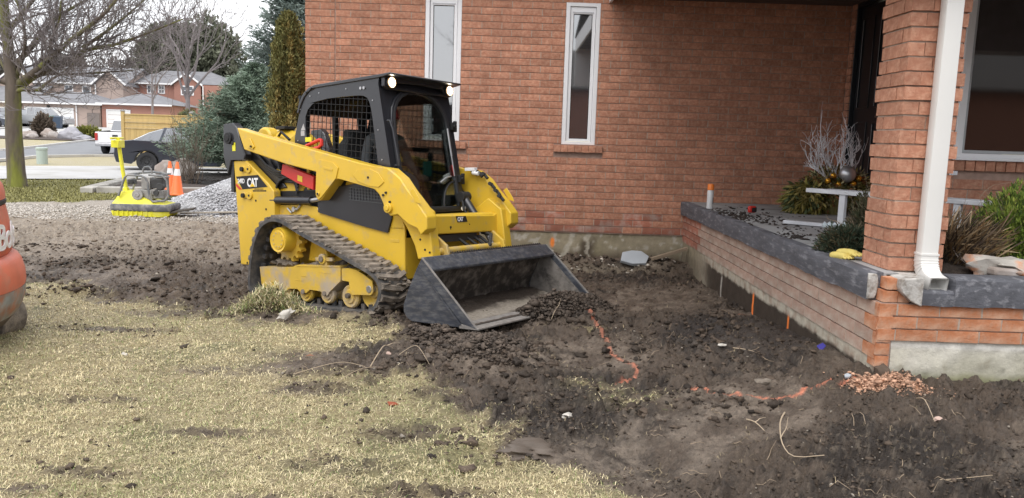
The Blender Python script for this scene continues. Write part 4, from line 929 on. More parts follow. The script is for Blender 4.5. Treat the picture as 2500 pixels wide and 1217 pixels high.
# ---- lift arms
ARM = [(-1.377, 1.590), (-1.309, 1.570), (-.91, 1.478), (-.113, 1.306), (.286, 1.220), (.453, 1.190), (.61, 1.170), (.726, 1.094), (.813, .995), (.925, .884), (1.012, .785), (1.012, .690), (.945, .640), (.900, .70), (.79, .735), (.70, .80), (.615, .785), (.561, .838), (.53, .90), (.494, .961), (.434, 1.006), (.029, 1.090), (-.03, 1.085),
       (-.199, .925), (-.23, .905), (-.263, .915), (-.285, .955), (-.270, 1.156), (-.659, 1.228), (-1.274, 1.379)]
PAD = [(-.219, 1.262), (-.038, 1.232), (.022, 1.185), (-.006, 1.10), (-.199, .935), (-.23, .918), (-.258, .926), (-.272, .985), (-.250, 1.22)]
LEG = [(.62, .80), (.719, .695), (.802, .555), (.839, .438), (1.002, .458), (.965, .721), (.950, .82), (.80, .92)]
for sg in (-1, 1):
    c = MB(); c.side(ARM, sg * .62, sg * .50); arm = c.build('lift_arm', M_CY, ldr, bevel=.009, seg=3)
    c = MB(); c.side(PAD, sg * .629, sg * .6205); c.side([(-.16, 1.20), (-.05, 1.178), (-.045, 1.160), (-.155, 1.180)], sg * .634, sg * .6295); c.build('gusset_plate', M_CY, arm, bevel=.003)
    c = MB(); c.side([(.245, 1.165), (.40, 1.172), (.50, 1.135), (.56, 1.06), (.50, 1.02), (.38, 1.03), (.25, 1.07), (.20, 1.12)], sg * .627, sg * .6205); c.build('reinforcing_plate', M_CY, arm, bevel=.004)
    c = MB(); c.side([(-1.21, 1.40), (-1.19, 1.475), (-1.165, 1.48), (-1.11, 1.40), (-1.13, 1.378)], sg * .632, sg * .6205); c.build('gusset_plate', M_CY, arm, bevel=.004)
    c = MB(); c.cyl((.608, sg * .60, .852), (.608, sg * .645, .852), .042, 20); c.cyl((-.232, sg * .5, .965), (-.232, sg * .640, .965), .018, 14); c.cyl((.608, sg * .64, .852), (.608, sg * .655, .852), .024, 16); c.build('pivot_boss', M_CY, arm, bevel=.004)
    for x, z in ((-.232, .965), (.578, .975), (.548, .955), (-1.15, 1.405), (.38, 1.10), (.62, .90)): c = MB(); c.cyl((x, sg * .61, z), (x, sg * .6435 if x < 0 else sg * .632, z), .010, 10); c.build('bolt', M_BLKM, arm)
    c = MB(); c.side([(-.02, 1.07), (.10, 1.06), (.03, .90), (-.07, .86), (-.10, .88)], sg * .50, sg * .485); c.build('cylinder_lug', M_CY, arm, bevel=.004)
    c = MB(); c.side(LEG, sg * .54, sg * .44); leg = c.build('arm_leg', M_CY, ldr, bevel=.010, seg=3)
    c = MB(); c.side([(.88, 1.01), (.945, .925), (.965, .885), (.90, .90), (.84, .99)], sg * .626, sg * .6205); c.build('cover_plate', M_CY, arm, bevel=.004)
    for x, z in ((.93, .66), (.92, .52), (.97, .50), (.87, .60)): c = MB(); c.cyl((x, sg * .53, z), (x, sg * .545, z), .009, 10); c.build('bolt', M_BLKM, leg)
    # tilt cylinders
    c = MB(); c.cyl((.60, sg * .345, .93), (.82, sg * .345, .65), .036, 18); tc_ = c.build('tilt_cylinder', M_BLK, ldr, bevel=.003)
    c = MB(); c.cyl((.82, sg * .345, .65), (.97, sg * .345, .45), .019, 14); c.build('piston_rod', M_CHROME, tc_)
    c = MB(); c.cyl((.60, sg * .40, .93), (.60, sg * .29, .93), .048, 18); c.tube([(.62, sg * .30, .90), (.66, sg * .27, .82), (.72, sg * .28, .74), (.76, sg * .26, .62)], .012, 8); c.build('cylinder_head', M_BLKM, tc_, bevel=.003)
    # lift cylinders with the black tube and red safety brace
    c = MB(); c.cyl((-1.0, sg * .525, .905), (-.45, sg * .525, .905), .036, 18); lc = c.build('lift_cylinder', M_BLK, ldr, bevel=.003)
    c = MB(); c.cyl((-.45, sg * .525, .905), (-.23, sg * .525, .93), .02, 14); c.build('piston_rod', M_CHROME, lc)
    c = MB(); c.side([(-.825, 1.238), (-.40, 1.118), (-.405, .998), (-.62, 1.06), (-.85, 1.15)], sg * .54, sg * .49); rb = c.build('safety_brace', M_RED, ldr, bevel=.006)
    c = MB(); c.side([(-.61, 1.135), (-.545, 1.117), (-.55, 1.067), (-.615, 1.085)], sg * .5425, sg * .5405); c.build('sticker', mat('yellow_label', (.72, .50, .04), .5), rb, smooth=0)
    c = MB(); c.tube([(-.44 - .13, sg * .47, 1.395), (-.385, sg * .47, 1.445), (-.36, sg * .47, 1.44), (-.36, sg * .47, 1.40), (-.40, sg * .47, 1.375), (-.50, sg * .47, 1.365)], .017, 8); c.build('brace_hook', M_RED, ldr)
# ---- front cross member
c = MB(); XB = [(-.455, .790), (.24, .772), (.40, .768), (.455, .79), (.455, .50), (.425, .50), (.42, .585), (.39, .622), (-.36, .632), (-.40, .605), (-.425, .50), (-.455, .50)]
c.front(XB, .865, .90); c.side([(.70, .79), (.85, .793), (.885, .78), (.897, .74), (.897, .66), (.70, .66)], -.44, .44); cb_ = c.build('cross_member', M_CY, ldr, bevel=.010, seg=3)
c = MB(); c.front([(-.135, .775), (.0, .772), (.022, .722), (-.11, .722)], .9005, .9025); lp = c.build('maker_plate', M_BLKM, cb_, smooth=0)
text_obj('CAT', .048, M_LETW, lp, lambda u, v, w: (.9032 + w, -.112 + u * .85, .732 + v), 'maker_name', bold=.002, spacing=.84)
c = MB(); c.cyl((.899, -.20, .685), (.904, -.20, .685), .010, 10); c.box(.90, .9025, -.203, -.197, .665, .685); c.cyl((.899, .05, .70), (.903, .05, .70), .005, 8); c.build('lock_hole', M_BLKM, cb_)
# coupler, hoses and fittings between the arms
c = MB(); c.side([(.86, .66), (1.02, .55), (1.06, .42), (1.02, .25), (.94, .22), (.90, .40)], -.40, -.37); c.side([(.86, .66), (1.02, .55), (1.06, .42), (1.02, .25), (.94, .22), (.90, .40)], .37, .40); c.box(.93, 1.0, -.42, .42, .28, .44); c.cyl((.97, -.45, .50), (.97, .45, .50), .03, 14); c.build('coupler', M_CYD, ldr, bevel=.006)
c = MB()
for a in (-.12, 0, .1, .17): c.tube([(.60, a, .66), (.72, a + .03, .60), (.86, a + .08, .58), (.93, a + .15, .50), (.98, a + .2, .42)], .014, 8)
c.tube([(.93, .1, .45), (.99, .22, .52), (.94, .30, .60), (.84, .30, .62)], .018, 8); c.tube([(.8, -.3, .60), (.92, -.28, .52), (.96, -.25, .40)], .016, 8); c.box(.72, .86, -.30, .2, .56, .62); c.build('hydraulic_hoses', M_HOSE, ldr)
c = MB(); c.tube([(.90, -.415, .60), (.90, -.415, .575)], .016, 10); c.tube([(.62, .30, .825), (.62, .33, .83)], .018, 10); c.build('marker_light', M_LETW, ldr)
# fittings on the far arm
c = MB()
for k, (x, z) in enumerate([(.60, 1.16), (.66, 1.145), (.72, 1.13), (.80, 1.04), (.86, .98), (.90, .93)]): c.cyl((x, .50, z), (x + .03, .43, z + .01), .017, 10); c.cyl((x + .03, .46, z), (x + .065, .46, z - .035), .014, 10)
c.build('quick_couplers', M_BLKM, ldr)
c = MB(); c.box(.55, .66, .42, .47, 1.165, 1.195); c.cyl((.63, .44, 1.15), (.70, .44, 1.14), .02, 10); c.build('fitting_cap', M_LETW, ldr, bevel=.003)
# rear hose bundle and wheel-shaped hose loops under the near arm
c = MB()
for k in range(5): c.tube([(-1.28 + .02 * k, -.50 + .01 * k, 1.36 - .02 * k), (-1.12, -.50 + .012 * k, 1.24 - .028 * k), (-.95, -.50 + .012 * k, 1.17 - .022 * k), (-.75, -.49, 1.15 - .02 * k), (-.5, -.47, 1.14 - .015 * k)], .012, 7)
for k in range(4):
    a0 = .25 * k; c.tube([(-.86 + .15 * cos(a) * (1 + .05 * k) + .02 * k, -.475 - .01 * k, .985 + .13 * sin(a)) for a in np.linspace(-.2 + a0, 3.2 + a0 * .5, 12)], .010, 7)
c.build('hydraulic_hoses', M_HOSE, ldr)
c = MB(); c.side([(-1.02, 1.20), (-.90, 1.16), (-.50, 1.14), (-.50, 1.02), (-.62, 1.02), (-.70, .92), (-.95, .92), (-1.0, 1.0)], -.455, -.44); c.build('inner_panel', M_CY, ldr, bevel=.004)
c = MB(); c.lathe([(.045, 0), (.06, 0), (.06, .02), (.045, .02)], 18, (-.86, -.475, 1.13), 'y'); c.cyl((-.86, -.468, 1.13), (-.86, -.458, 1.13), .05, 16); c.build('port_ring', M_BLKM, ldr)
c = MB(); c.box(-.56, -.53, -.48, -.46, 1.0, 1.23); c.box(-.82, -.62, -.47, -.46, .70, .86); c.build('bracket', M_CY, ldr, bevel=.003)
c = MB(); c.tube([(-.80, -.51, .83), (-.74, -.515, .79), (-.72, -.51, .84), (-.66, -.515, .82), (-.62, -.51, .86)], .010, 7); c.cyl((-.36, -.52, .83), (-.36, -.50, .83), .016, 10); c.cyl((-.70, -.53, .82), (-.70, -.50, .82), .022, 10); c.build('pipe_fittings', M_CHROME, ldr)

# ---- cab
xf = lambda z: .336 + (1.884 - z) * .183
CAB = [(-.78, .98), (-.747, 1.489), (-.691, 1.657), (-.655, 1.765), (-.60, 1.84), (-.54, 1.885), (-.456, 1.905), (.345, 1.935), (xf(1.884), 1.884), (xf(1.577), 1.577), (xf(1.2), 1.2), (xf(.80), .80), (.42, .80), (.30, .98)]
WIN = [(-.596, 1.567), (-.593, 1.663), (-.559, 1.723), (-.50, 1.765), (-.429, 1.789), (-.30, 1.803), (-.10, 1.806), (.08, 1.804), (.156, 1.797), (.205, 1.775), (.230, 1.735), (.252, 1.665), (.290, 1.42), (.325, 1.17), (.20, 1.17), (-.50, 1.32), (-.58, 1.42)]
for sg in (-1, 1):
    c = MB(); c.side(CAB, sg * .45, sg * .425, [WIN] if sg < 0 else [WIN, [(-.45, 1.27), (.31, 1.13), (.36, .86), (.02, .86), (-.45, 1.02)]]); sp = c.build('cab_side', M_BLK, ldr, bevel=.005)
    c = MB()
    x = -.62
    while x < .36: c.bar((x - .03, sg * .436, 1.12 if sg < 0 else .86), (x + .03, sg * .436, 1.83), .0045, .0045); x += .056
    z = 1.12 if sg < 0 else .86
    while z < 1.83: c.bar((-.64, sg * .4395, z + .055), (.36, sg * .4395, z - .045), .0045, .0045); z += .056
    # trim the guard to the opening
    me_ = c.build('mesh_guard', M_BLKM, sp, smooth=0)
    bm = bmesh.new(); bm.from_mesh(me_.data)
    for (pa, pn) in [((0, 0, 1.815), (0, 0, 1)), ((-.605, 0, 0), (-1, 0, 0)), ((.27, 0, 1.60), (1, 0, .16)), ((-.56, 0, 1.75), (-1, 0, 1.0)), ((.22, 0, 1.76), (1, 0, 1)), ((-.5, 0, 1.30), (-.5, 0, -1))][:6 if sg < 0 else 5]:
        bmesh.ops.bisect_plane(bm, geom=bm.verts[:] + bm.edges[:] + bm.faces[:], plane_co=pa, plane_no=pn, clear_outer=True)
    bm.to_mesh(me_.data); bm.free()
    for x, z in ((-.66, 1.80 - .07), (-.52, 1.84), (-.40, 1.86), (-.05, 1.87), (.27, 1.75), (.33, 1.50), (.37, 1.25), (-.70, 1.45)): c = MB(); c.cyl((x, sg * .448, z), (x, sg * .456, z), .006, 8); c.build('bolt', M_CHROME, sp)
    for x in (.13, .17): c = MB(); c.cyl((x, sg * .448, 1.862), (x, sg * .459, 1.862), .013, 12); c.build('bolt', M_CHROME, sp)
    c = MB(); c.box(-.60, -.515, sg * .4535, sg * .4505, 1.435, 1.475); c.build('sticker', M_STICK, sp, smooth=0)
    c = MB(); c.side([(-.66, 1.54), (-.60, 1.54), (-.62, 1.60)], sg * .4525, sg * .4505); c.box(-.66, -.61, sg * .4525, sg * .4505, 1.49, 1.535); c.build('warning_decal', mat('worn_white', (.4, .4, .42), .6), sp, smooth=0)
c = MB(); c.side([(-.70, 1.70), (-.665, 1.79), (-.61, 1.865), (-.54, 1.912), (-.456, 1.935), (.40, 1.962), (.482, 1.966), (.488, 1.950), (.40, 1.935), (.33, 1.93), (-.45, 1.905), (-.53, 1.882), (-.595, 1.835), (-.645, 1.765), (-.68, 1.69)], -.462, .462)
c.build('cab_roof', M_BLK, ldr, bevel=.006, seg=3)
FR = lambda u, v, w: (xf(v) + w, u, v)
ARCH = [(-.385, .80), (-.383, 1.20), (-.381, 1.45), (-.372, 1.60), (-.350, 1.69), (-.300, 1.77), (-.225, 1.832), (-.12, 1.872), (0, 1.886), (.12, 1.872), (.225, 1.832), (.300, 1.77), (.350, 1.69), (.372, 1.60), (.381, 1.45), (.383, 1.20), (.385, .80)]
sc = lambda pts, k, dz=0: [(y * k, 1.34 + (z - 1.34) * (k + dz)) for y, z in pts]
A2 = sc(ARCH, .93, .015); A3 = sc(ARCH, .86, .03)
c = MB(); c.plate([(-.449, .795), (-.449, 1.93), (.449, 1.93), (.449, .795), (.36, .795)] + list(reversed([p for p in ARCH]))[0:0] , -.03, -.002, FR, [[(y, max(z, .83)) for y, z in sc(ARCH, .96, .01)]])
c.build('cab_front', M_BLK, ldr, bevel=.004)
c = MB(); c.plate(sc(ARCH, 1.0), .0, .022, FR, [[(y, max(z, .835)) for y, z in sc(ARCH, .89, .02)]]); dr = c.build('door', M_BLK, ldr, bevel=.004)
c = MB(); c.plate(sc(ARCH, .955, .01), .0225, .030, FR, [[(y, max(z, .84)) for y, z in sc(ARCH, .90, .02)]]); c.build('door_seal', M_RUBBER, dr, bevel=.002)
c = MB(); c.plate([(y, max(z, .825)) for y, z in sc(ARCH, .905, .02)], .006, .011, FR); c.build('door_glass', M_DGLASS, dr, smooth=0)
c = MB(); c.plate([(.33, .80), (.33, 1.04), (.27, 1.02), (.20, .96), (.155, .89), (.14, .80)], -.02, .0, FR); c.build('step_panel', M_INT, dr, bevel=.003)
c = MB(); a0_ = [(.34 + .20 * cos(a) , .80 + .27 * sin(a)) for a in np.linspace(pi / 2, pi, 10)]; c.tube([FR(u, v, .013) for u, v in a0_], .008, 8); c.build('door_trim', M_RUBBER, dr)
for z in (1.574, 1.095):
    c = MB(); X = xf(z); c.box(X - .0, X + .055, .375, .44, z - .035, z + .035); c.cyl((X + .04, .43, z - .05), (X + .04, .43, z + .05), .018, 12); c.cyl((X + .05, .40, z), (X + .07, .40, z), .016, 10); c.build('door_hinge', M_BLKM, dr, bevel=.006)
c = MB(); c.tube([FR(-.425, 1.575, .02), FR(-.425, 1.575, .05), FR(-.415, 1.50, .06), FR(-.405, 1.26, .06), FR(-.405, 1.20, .05), FR(-.41, 1.20, .02)], .011, 8); c.build('grab_handle', M_BLK, dr)
c = MB(); c.tube([FR(.33, 1.55, .03), FR(.33, 1.30, .03)], .009, 8); c.tube([FR(.33, 1.30, .03), FR(.33, 1.12, .03)], .006, 8); c.build('gas_strut', M_CHROME, dr)
c = MB(); c.tube([FR(.335, 1.22, .02), FR(.335, 1.12, .025)], .008, 8); c.build('red_lever', M_RED, dr)
c = MB(); c.tube([FR(.29, 1.115, .02), FR(.20, 1.10, .03), FR(.13, 1.06, .02)], .008, 7); c.build('wiper', M_CHROME, dr)
c = MB(); c.plate([(-.44, 1.86), (-.44, 1.955), (.44, 1.955), (.44, 1.86), (.40, 1.84), (-.40, 1.84)], .36, .40, lambda u, v, w: (w + .0, u, v), [[(-.33, 1.86), (.33, 1.86), (.30, 1.90), (0, 1.91), (-.30, 1.90)]]); c.build('light_bar', M_BLK, ldr, bevel=.006)
for sg, yy in ((-1, -.385), (1, .36)):
    c = MB(); c.lathe([(.0, -.03), (.03, -.03), (.045, .0), (.045, .022), (.040, .024)], 20, (.415, yy, 1.893), 'x'); hl = c.build('headlight', M_BLKM, ldr)
    c = MB(); c.lathe([(.0, .030), (.020, .028), (.036, .022), (.039, .018)], 20, (.415, yy, 1.893), 'x'); c.build('lit_lens', M_LAMPG, hl); c = MB(); c.lathe([(.0385, .0185), (.046, .022), (.046, .016)], 20, (.415, yy, 1.893), 'x'); c.build('warm_rim', mat('warm_glow', (1.0, .62, .30), .4, emit=.55), hl)  # outer emissive ring stands in for the headlamp's warm glare
c = MB(); c.plate([(-.42, 1.0), (-.42, 1.86), (.42, 1.86), (.42, 1.0)], -.72, -.70, lambda u, v, w: (w + .03 * 0, u, v), [[(-.33, 1.25), (-.30, 1.72), (.30, 1.72), (.33, 1.25)]]); c.box(-.72, -.68, -.025, .025, 1.25, 1.72); c.build('cab_rear', M_INT, ldr, bevel=.004)
c = MB(); c.box(-.70, .50, -.42, .42, .786, .81); c.box(-.68, .0, -.42, -.27, .81, 1.12); c.box(-.68, -.25, .27, .42, .81, 1.0); c.box(-.70, -.3, -.42, .42, .81, 1.02); c.build('cab_floor', M_INT, ldr, bevel=.01)
c = MB(); c.box(-.30, .14, -.23, .23, 1.0, 1.09); c.build('seat', M_INT, ldr, bevel=.03)
c = MB(); c.loft([[(-.30 - (z - 1.05) * .22, y, z) for y in (-w_, w_)] + [(-.40 - (z - 1.05) * .22, y, z) for y in (w_, -w_)] for z, w_ in ((1.05, .20), (1.3, .20), (1.42, .17), (1.48, .10), (1.56, .09))]); c.build('seat_back', M_INT, ldr, bevel=.02)
for sg in (-1, 1):
    c = MB(); c.box(-.12, .20, sg * .26, sg * .36, 1.08, 1.14); c.tube([(.22, sg * .31, 1.18), (.24, sg * .31, 1.27)], .012, 8); c.blob((.24, sg * .31, 1.30), .032, 2, .05, 1, (1, 1, 1.4)); c.build('joystick', M_BLKM, ldr, bevel=.01)
c = MB(); c.tube([(.12, -.30, 1.36), (.24, -.27, 1.36), (.27, -.1, 1.36), (.27, .1, 1.36), (.24, .27, 1.36), (.12, .30, 1.36)], .018, 8); c.build('lap_bar', M_BLKM, ldr)
c = MB(); c.box(.24, .27, .20, .30, 1.12, 1.26); c.box(-.1, .1, .40, .41, 1.22, 1.62) if 0 else None; c.build('teal_pouch', mat('teal_cloth', (.03, .22, .17), .7), ldr, bevel=.01)

# ---- undercarriage
LOOP = [(-.60, -.012), (-.78, -.008), (-.90, .025), (-.955, .085), (-.975, .16), (-.960, .30), (-.925, .45), (-.875, .57), (-.80, .675), (-.70, .735), (-.60, .755), (-.50, .745), (-.40, .712), (-.28, .662), (-.14, .612), (.06, .545), (.25, .480), (.42, .418), (.56, .370), (.65, .325), (.705, .265), (.718, .20), (.700, .13), (.655, .06), (.58, .012), (.48, -.010), (.2, -.012), (-.2, -.012)]
def loop_sample(poly, n):
    P = [Vector(p) for p in poly]; m = len(P); L = [(P[(i + 1) % m] - P[i]).length for i in range(m)]; T = sum(L); out = []; i = 0; acc = 0
    for k in range(n):
        s = T * k / n
        while acc + L[i] < s: acc += L[i]; i += 1
        p = P[i].lerp(P[(i + 1) % m], (s - acc) / L[i]); out.append(p)
    res = []
    for k in range(n):
        t = (out[(k + 1) % n] - out[k - 1]).normalized(); res.append((out[k], t, Vector((-t.y, t.x)) * -1))
    return res, T
def smooth_loop(poly):
    n = len(poly); out = []
    for i in range(n):
        p0, p1, p2, p3 = [Vector(poly[(i + k - 1) % n]) for k in range(4)]
        for t in (0, .33, .66): out.append(tuple(.5 * ((2 * p1) + (p2 - p0) * t + (2 * p0 - 5 * p1 + 4 * p2 - p3) * t * t + (3 * p1 - p0 - 3 * p2 + p3) * t ** 3)))
    return out
SL = smooth_loop(LOOP)
NL = 46
smp, TLn = loop_sample(SL, NL * 4)
area = sum(a.x * b.y - b.x * a.y for (a, _, _), (b, _, _) in zip(smp, smp[1:] + smp[:1])); out_s = 1 if area > 0 else -1
def outn(t): return Vector((t.y, -t.x)) * out_s
lug_meshes = []
for vv in range(6):
    q = random.Random(vv); c = MB(); W_ = .155; st = []
    for (v, a, h) in [(-W_, -.028, .022), (-.05, -.005, .024), (.05, .010, .024), (W_, -.028, .022)]: st.append((v, a, h * q.uniform(.9, 1.15)))
    rings = [[(a - .028 + q.uniform(-.004, .004), v, -.006), (a - .018, v, h), (a + .018, v, h + q.uniform(-.003, .003)), (a + .028 + q.uniform(-.004, .004), v, -.006)] for v, a, h in st]
    c.loft(rings); me = bpy.data.meshes.new('lug'); me.from_pydata(c.v, [], c.f); bm = bmesh.new(); bm.from_mesh(me); bmesh.ops.recalc_face_normals(bm, faces=bm.faces); bm.to_mesh(me); bm.free(); me.materials.append(M_BELT); lug_meshes.append(me)
for sg in (-1, 1):
    yc = sg * .678; hw_ = .160; TH = .030
    rings = []
    for (p, t, _) in smp:
        o = outn(t); i_ = p - o * TH; rings.append([(p.x, yc - hw_, p.y), (p.x, yc + hw_, p.y), (i_.x, yc + hw_, i_.y), (i_.x, yc - hw_, i_.y)])
    c = MB(); c.loft(rings + [rings[0]], cap=False); belt = c.build('rubber_track', M_BELTC, ldr, smooth=40)
    for k in range(NL):
        p, t, _ = smp[k * 4]; o = outn(t)
        l_ = bpy.data.objects.new('lug', lug_meshes[k % 6]); COL.objects.link(l_); l_.parent = belt
        X = Vector((t.x, 0, t.y)) ; Z = Vector((o.x, 0, o.y)); Y = Z.cross(X)
        l_.matrix_local = Matrix(((X.x, Y.x, Z.x, p.x), (X.y, Y.y, Z.y, yc), (X.z, Y.z, Z.z, p.y), (0, 0, 0, 1)))
    c = MB()
    for k in range(0, NL * 4, 4):
        p, t, _ = smp[k]; o = outn(t); a = p - o * TH; b = p - o * (TH + .045)
        for yy in (-.035, .035): c.bar((a.x, yc + yy, a.y), (b.x, yc + yy, b.y), .04, .022, up=(0, 1, 0))
    c.build('drive_lugs', M_BELTC, belt, smooth=0)['kind'] = 'stuff'
    qm = random.Random(77); c = MB()
    for k in range(430):
        p, t, _ = smp[qm.randrange(NL * 4)]
        if p.x < -.6 and p.y < .6: continue
        o = outn(t); pp = p + o * qm.uniform(-.002, .014) + t * qm.uniform(-.02, .02); r = qm.uniform(.010, .030)
        c.blob((pp.x, yc + qm.uniform(-.15, .15), pp.y), r, 1, .45, k, (1.1, 1.6, .55))
    c.build('caked_mud', M_MUD, belt, smooth=60)['kind'] = 'stuff'
    # sprocket and hub
    cx_, cz_ = -.560, .545; c = MB(); n_t = 15; pts = []
    for k in range(n_t):
        for da, rr in ((-.5, .150), (-.25, .155), (-.14, .188), (.14, .188), (.25, .155)):
            a = 2 * pi * (k + da) / n_t; pts.append((cx_ + rr * cos(a), cz_ + rr * sin(a)))
    c.side(pts, yc - .03, yc + .03); c.build('sprocket', M_CYD, ldr, bevel=.003)
    c = MB(); e = sg; c.lathe([(.0, yc + e * .150), (.078, yc + e * .150), (.082, yc + e * .144), (.094, yc + e * .144), (.106, yc + e * .150), (.110, yc + e * .140), (.110, yc - e * .02), (.0, yc - e * .02)], 28, (-.548, 0, .563), 'y'); hb = c.build('hub', M_CY, ldr)
    c = MB()
    for k in range(10): a = 2 * pi * k / 10; c.cyl((-.548 + .062 * cos(a), yc + e * .147, .563 + .062 * sin(a)), (-.548 + .062 * cos(a), yc + e * .154, .563 + .062 * sin(a)), .006, 6)
    c.build('hub_bolt', M_CYD, hb)
    FRM = [(-.870, .307), (-.50, .325), (-.418, .328), (-.35, .352), (.199, .372), (.195, .244), (.055, .140), (.035, .112), (-.015, .108), (-.05, .140), (-.19, .145), (-.235, .113), (-.31, .110), (-.355, .140), (-.464, .135), (-.515, .105), (-.58, .105), (-.625, .130), (-.80, .117), (-.85, .150)]
    c = MB(); c.side(FRM, sg * .785, sg * .60); fr = c.build('track_frame', M_CYD, ldr, bevel=.007)
    c = MB(); c.side([(-.35, .352), (.199, .372), (.198, .36), (-.35, .338)], sg * .789, sg * .7855); c.box(-.30, -.22, sg * .787, sg * .7855, .255, .262) if sg < 0 else None; c.box(-.38, -.26, sg * .787, sg * .7855, .215, .222); c.box(-.06, .08, sg * .787, sg * .7855, .30, .306); c.build('weld_seam', M_CYD, fr, bevel=.002)
    YK = [(.206, .350), (.292, .358), (.377, .347), (.468, .313), (.560, .268), (.568, .20), (.566, .170), (.539, .150), (.40, .142), (.329, .134), (.300, .160), (.289, .244), (.206, .248)]
    c = MB(); c.side(YK, sg * .780, sg * .765); c.side(YK, sg * .60, sg * .585); c.side([(.2, .25), (.29, .25), (.4, .3), (.4, .345), (.2, .35)], sg * .765, sg * .60); c.build('idler_yoke', M_CYD, ldr, bevel=.005)
    for (x, z, r) in ((.275, .128, .098), (-.003, .128, .082), (-.277, .122, .082), (-.560, .120, .082)):
        c = MB(); prof = [(.0, yc + sg * .085), (r * .55, yc + sg * .088), (r * .62, yc + sg * .075), (r * .88, yc + sg * .082), (r, yc + sg * .07), (r, yc + sg * .045), (r * .72, yc + sg * .03), (r * .72, yc - sg * .03), (r, yc - sg * .045), (r, yc - sg * .07), (0, yc - sg * .08)]
        c.lathe(prof, 22, (x, 0, z - .01), 'y'); ro = c.build('roller', M_CYD, ldr)
        c = MB(); c.cyl((x, yc + sg * .08, z), (x, yc + sg * .118, z), .022, 12); c.build('roller_bolt', M_MUD, ro, bevel=.003)
    r = .150; c = MB(); c.lathe([(.0, yc + sg * .05), (.05, yc + sg * .055), (.06, yc + sg * .03), (.12, yc + sg * .035), (r, yc + sg * .045), (r, yc - sg * .045), (0, yc - sg * .045)], 28, (.525, 0, .175), 'y'); idl = c.build('idler', M_CYD, ldr)
    c = MB(); c.cyl((.525, yc + sg * .05, .200), (.525, yc + sg * .108, .200), .030, 14); c.build('idler_bolt', M_CHROME, idl, bevel=.003)
    c = MB(); c.cyl((-.016, sg * .76, .418), (-.016, sg * .80, .418), .045, 18); c.side([(-.105, .40), (-.105, .43), (.10, .435), (.11, .405)], sg * .79, sg * .76); c.box(-.05, .03, sg * .785, sg * .70, .36, .40); c.build('suspension_pin', M_CYD, ldr, bevel=.005)
    c = MB(); c.cyl((-.016, sg * .80, .418), (-.016, sg * .812, .418), .026, 12); c.build('pin_bolt', M_MUD, ldr, bevel=.003)
    c = MB(); c.side([(-.36, .62), (-.24, .60), (-.16, .42), (-.30, .37), (-.42, .37)], sg * .60, sg * .50); c.build('support_strut', M_CY, ldr, bevel=.006)
    # packed earth on the frames
    qx = random.Random(5); c = MB()
    for k in range(26): c.blob((qx.uniform(-.80, .25), sg * qx.uniform(.60, .74), .345 + qx.uniform(-.01, .015)), qx.uniform(.025, .055), 1, .4, k, (1.3, 1, .55))
    for k in range(10): c.blob((qx.uniform(.05, .4), sg * qx.uniform(.54, .68), .37 + qx.uniform(0, .05)), qx.uniform(.03, .05), 1, .4, k + 40, (1.2, 1, .7))
    c.build('caked_mud', M_MUD, ldr, smooth=60)['kind'] = 'stuff'

# ---- bucket
OUTP = [(1.157, .482), (1.120, .425), (1.070, .335), (1.015, .225), (.972, .135), (.968, .080), (.995, .030), (1.05, .003), (1.30, -.004), (1.655, -.004)]
INP = [(1.655, .008), (1.30, .010), (1.06, .016), (1.006, .043), (.982, .085), (.987, .132), (1.028, .218), (1.084, .328), (1.133, .417), (1.160, .466)]
c = MB(); c.side(OUTP + INP, -.828, .828); bk_ = c.build('bucket_shell', M_BUCKI, ldr, bevel=.002)
c = MB(); c.side([(1.140, .490), (1.160, .492), (1.262, .405), (1.256, .385), (1.236, .392), (1.150, .462)], -.835, .835); c.build('bucket_lip', M_BUCK, ldr, bevel=.005)
SIDEP = [(1.160, .492), (1.100, .400), (1.010, .230), (.962, .120), (.962, .070), (.992, .022), (1.05, -.004), (1.655, -.006), (1.672, .010)]
for sg in (-1, 1):
    c = MB(); c.side(SIDEP, sg * .842, sg * .828); bs2 = c.build('bucket_side', M_BUCK, ldr, bevel=.003)
    c = MB(); c.side([(1.163, .487), (1.142, .415), (1.545, .030), (1.69, -.004)], sg * .852, sg * .8425); c.side([(1.163, .487), (1.145, .470), (1.63, -.002), (1.69, -.004)], sg * .8275, sg * .80) if 0 else None; c.build('side_cutter', M_BUCK, bs2, bevel=.003)
    c = MB(); c.bar((1.165, sg * .8465, .489), (1.69, sg * .8465, -.002), .013, .008); c.build('worn_edge', M_EDGE, bs2, smooth=0)
    c = MB(); c.side([(1.13, .43), (1.155, .405), (1.545, .020), (1.525, .012)], sg * .856, sg * .8527); c.build('edge_strip', M_EDGE if sg > 0 else M_BUCK, bs2, smooth=0)
c = MB(); c.side([(1.15, .44), (1.10, .35), (1.04, .23), (1.0, .14), (.995, .09), (1.02, .03), (1.60, .02)], .8255, .8275); c.build('muddy_lining', mat('mud_coated_steel', (.16, .145, .13), .85, var=.35, vscale=16, bump=1.2, bscale=50, col2=(.05, .045, .04), c2scale=7), ldr, smooth=0)
c = MB(); c.side([(1.52, .010), (1.52, .026), (1.70, .004), (1.70, -.008), (1.52, -.010)], -.85, .85); c.build('cutting_edge', M_EDGE, ldr, bevel=.002)
c = MB(); k = -.45
c.box(1.085, 1.15, -.46, .82, .455, .465)
y = -.45
while y < .80: c.add([(1.09, y, .466), (1.145, y, .486), (1.09, y + .028, .466), (1.145, y + .028, .486), (1.12, y + .014, .508)], [(0, 1, 4), (1, 3, 4), (3, 2, 4), (2, 0, 4)]); y += .03
c.build('serrated_step', M_BLK, ldr, smooth=0)
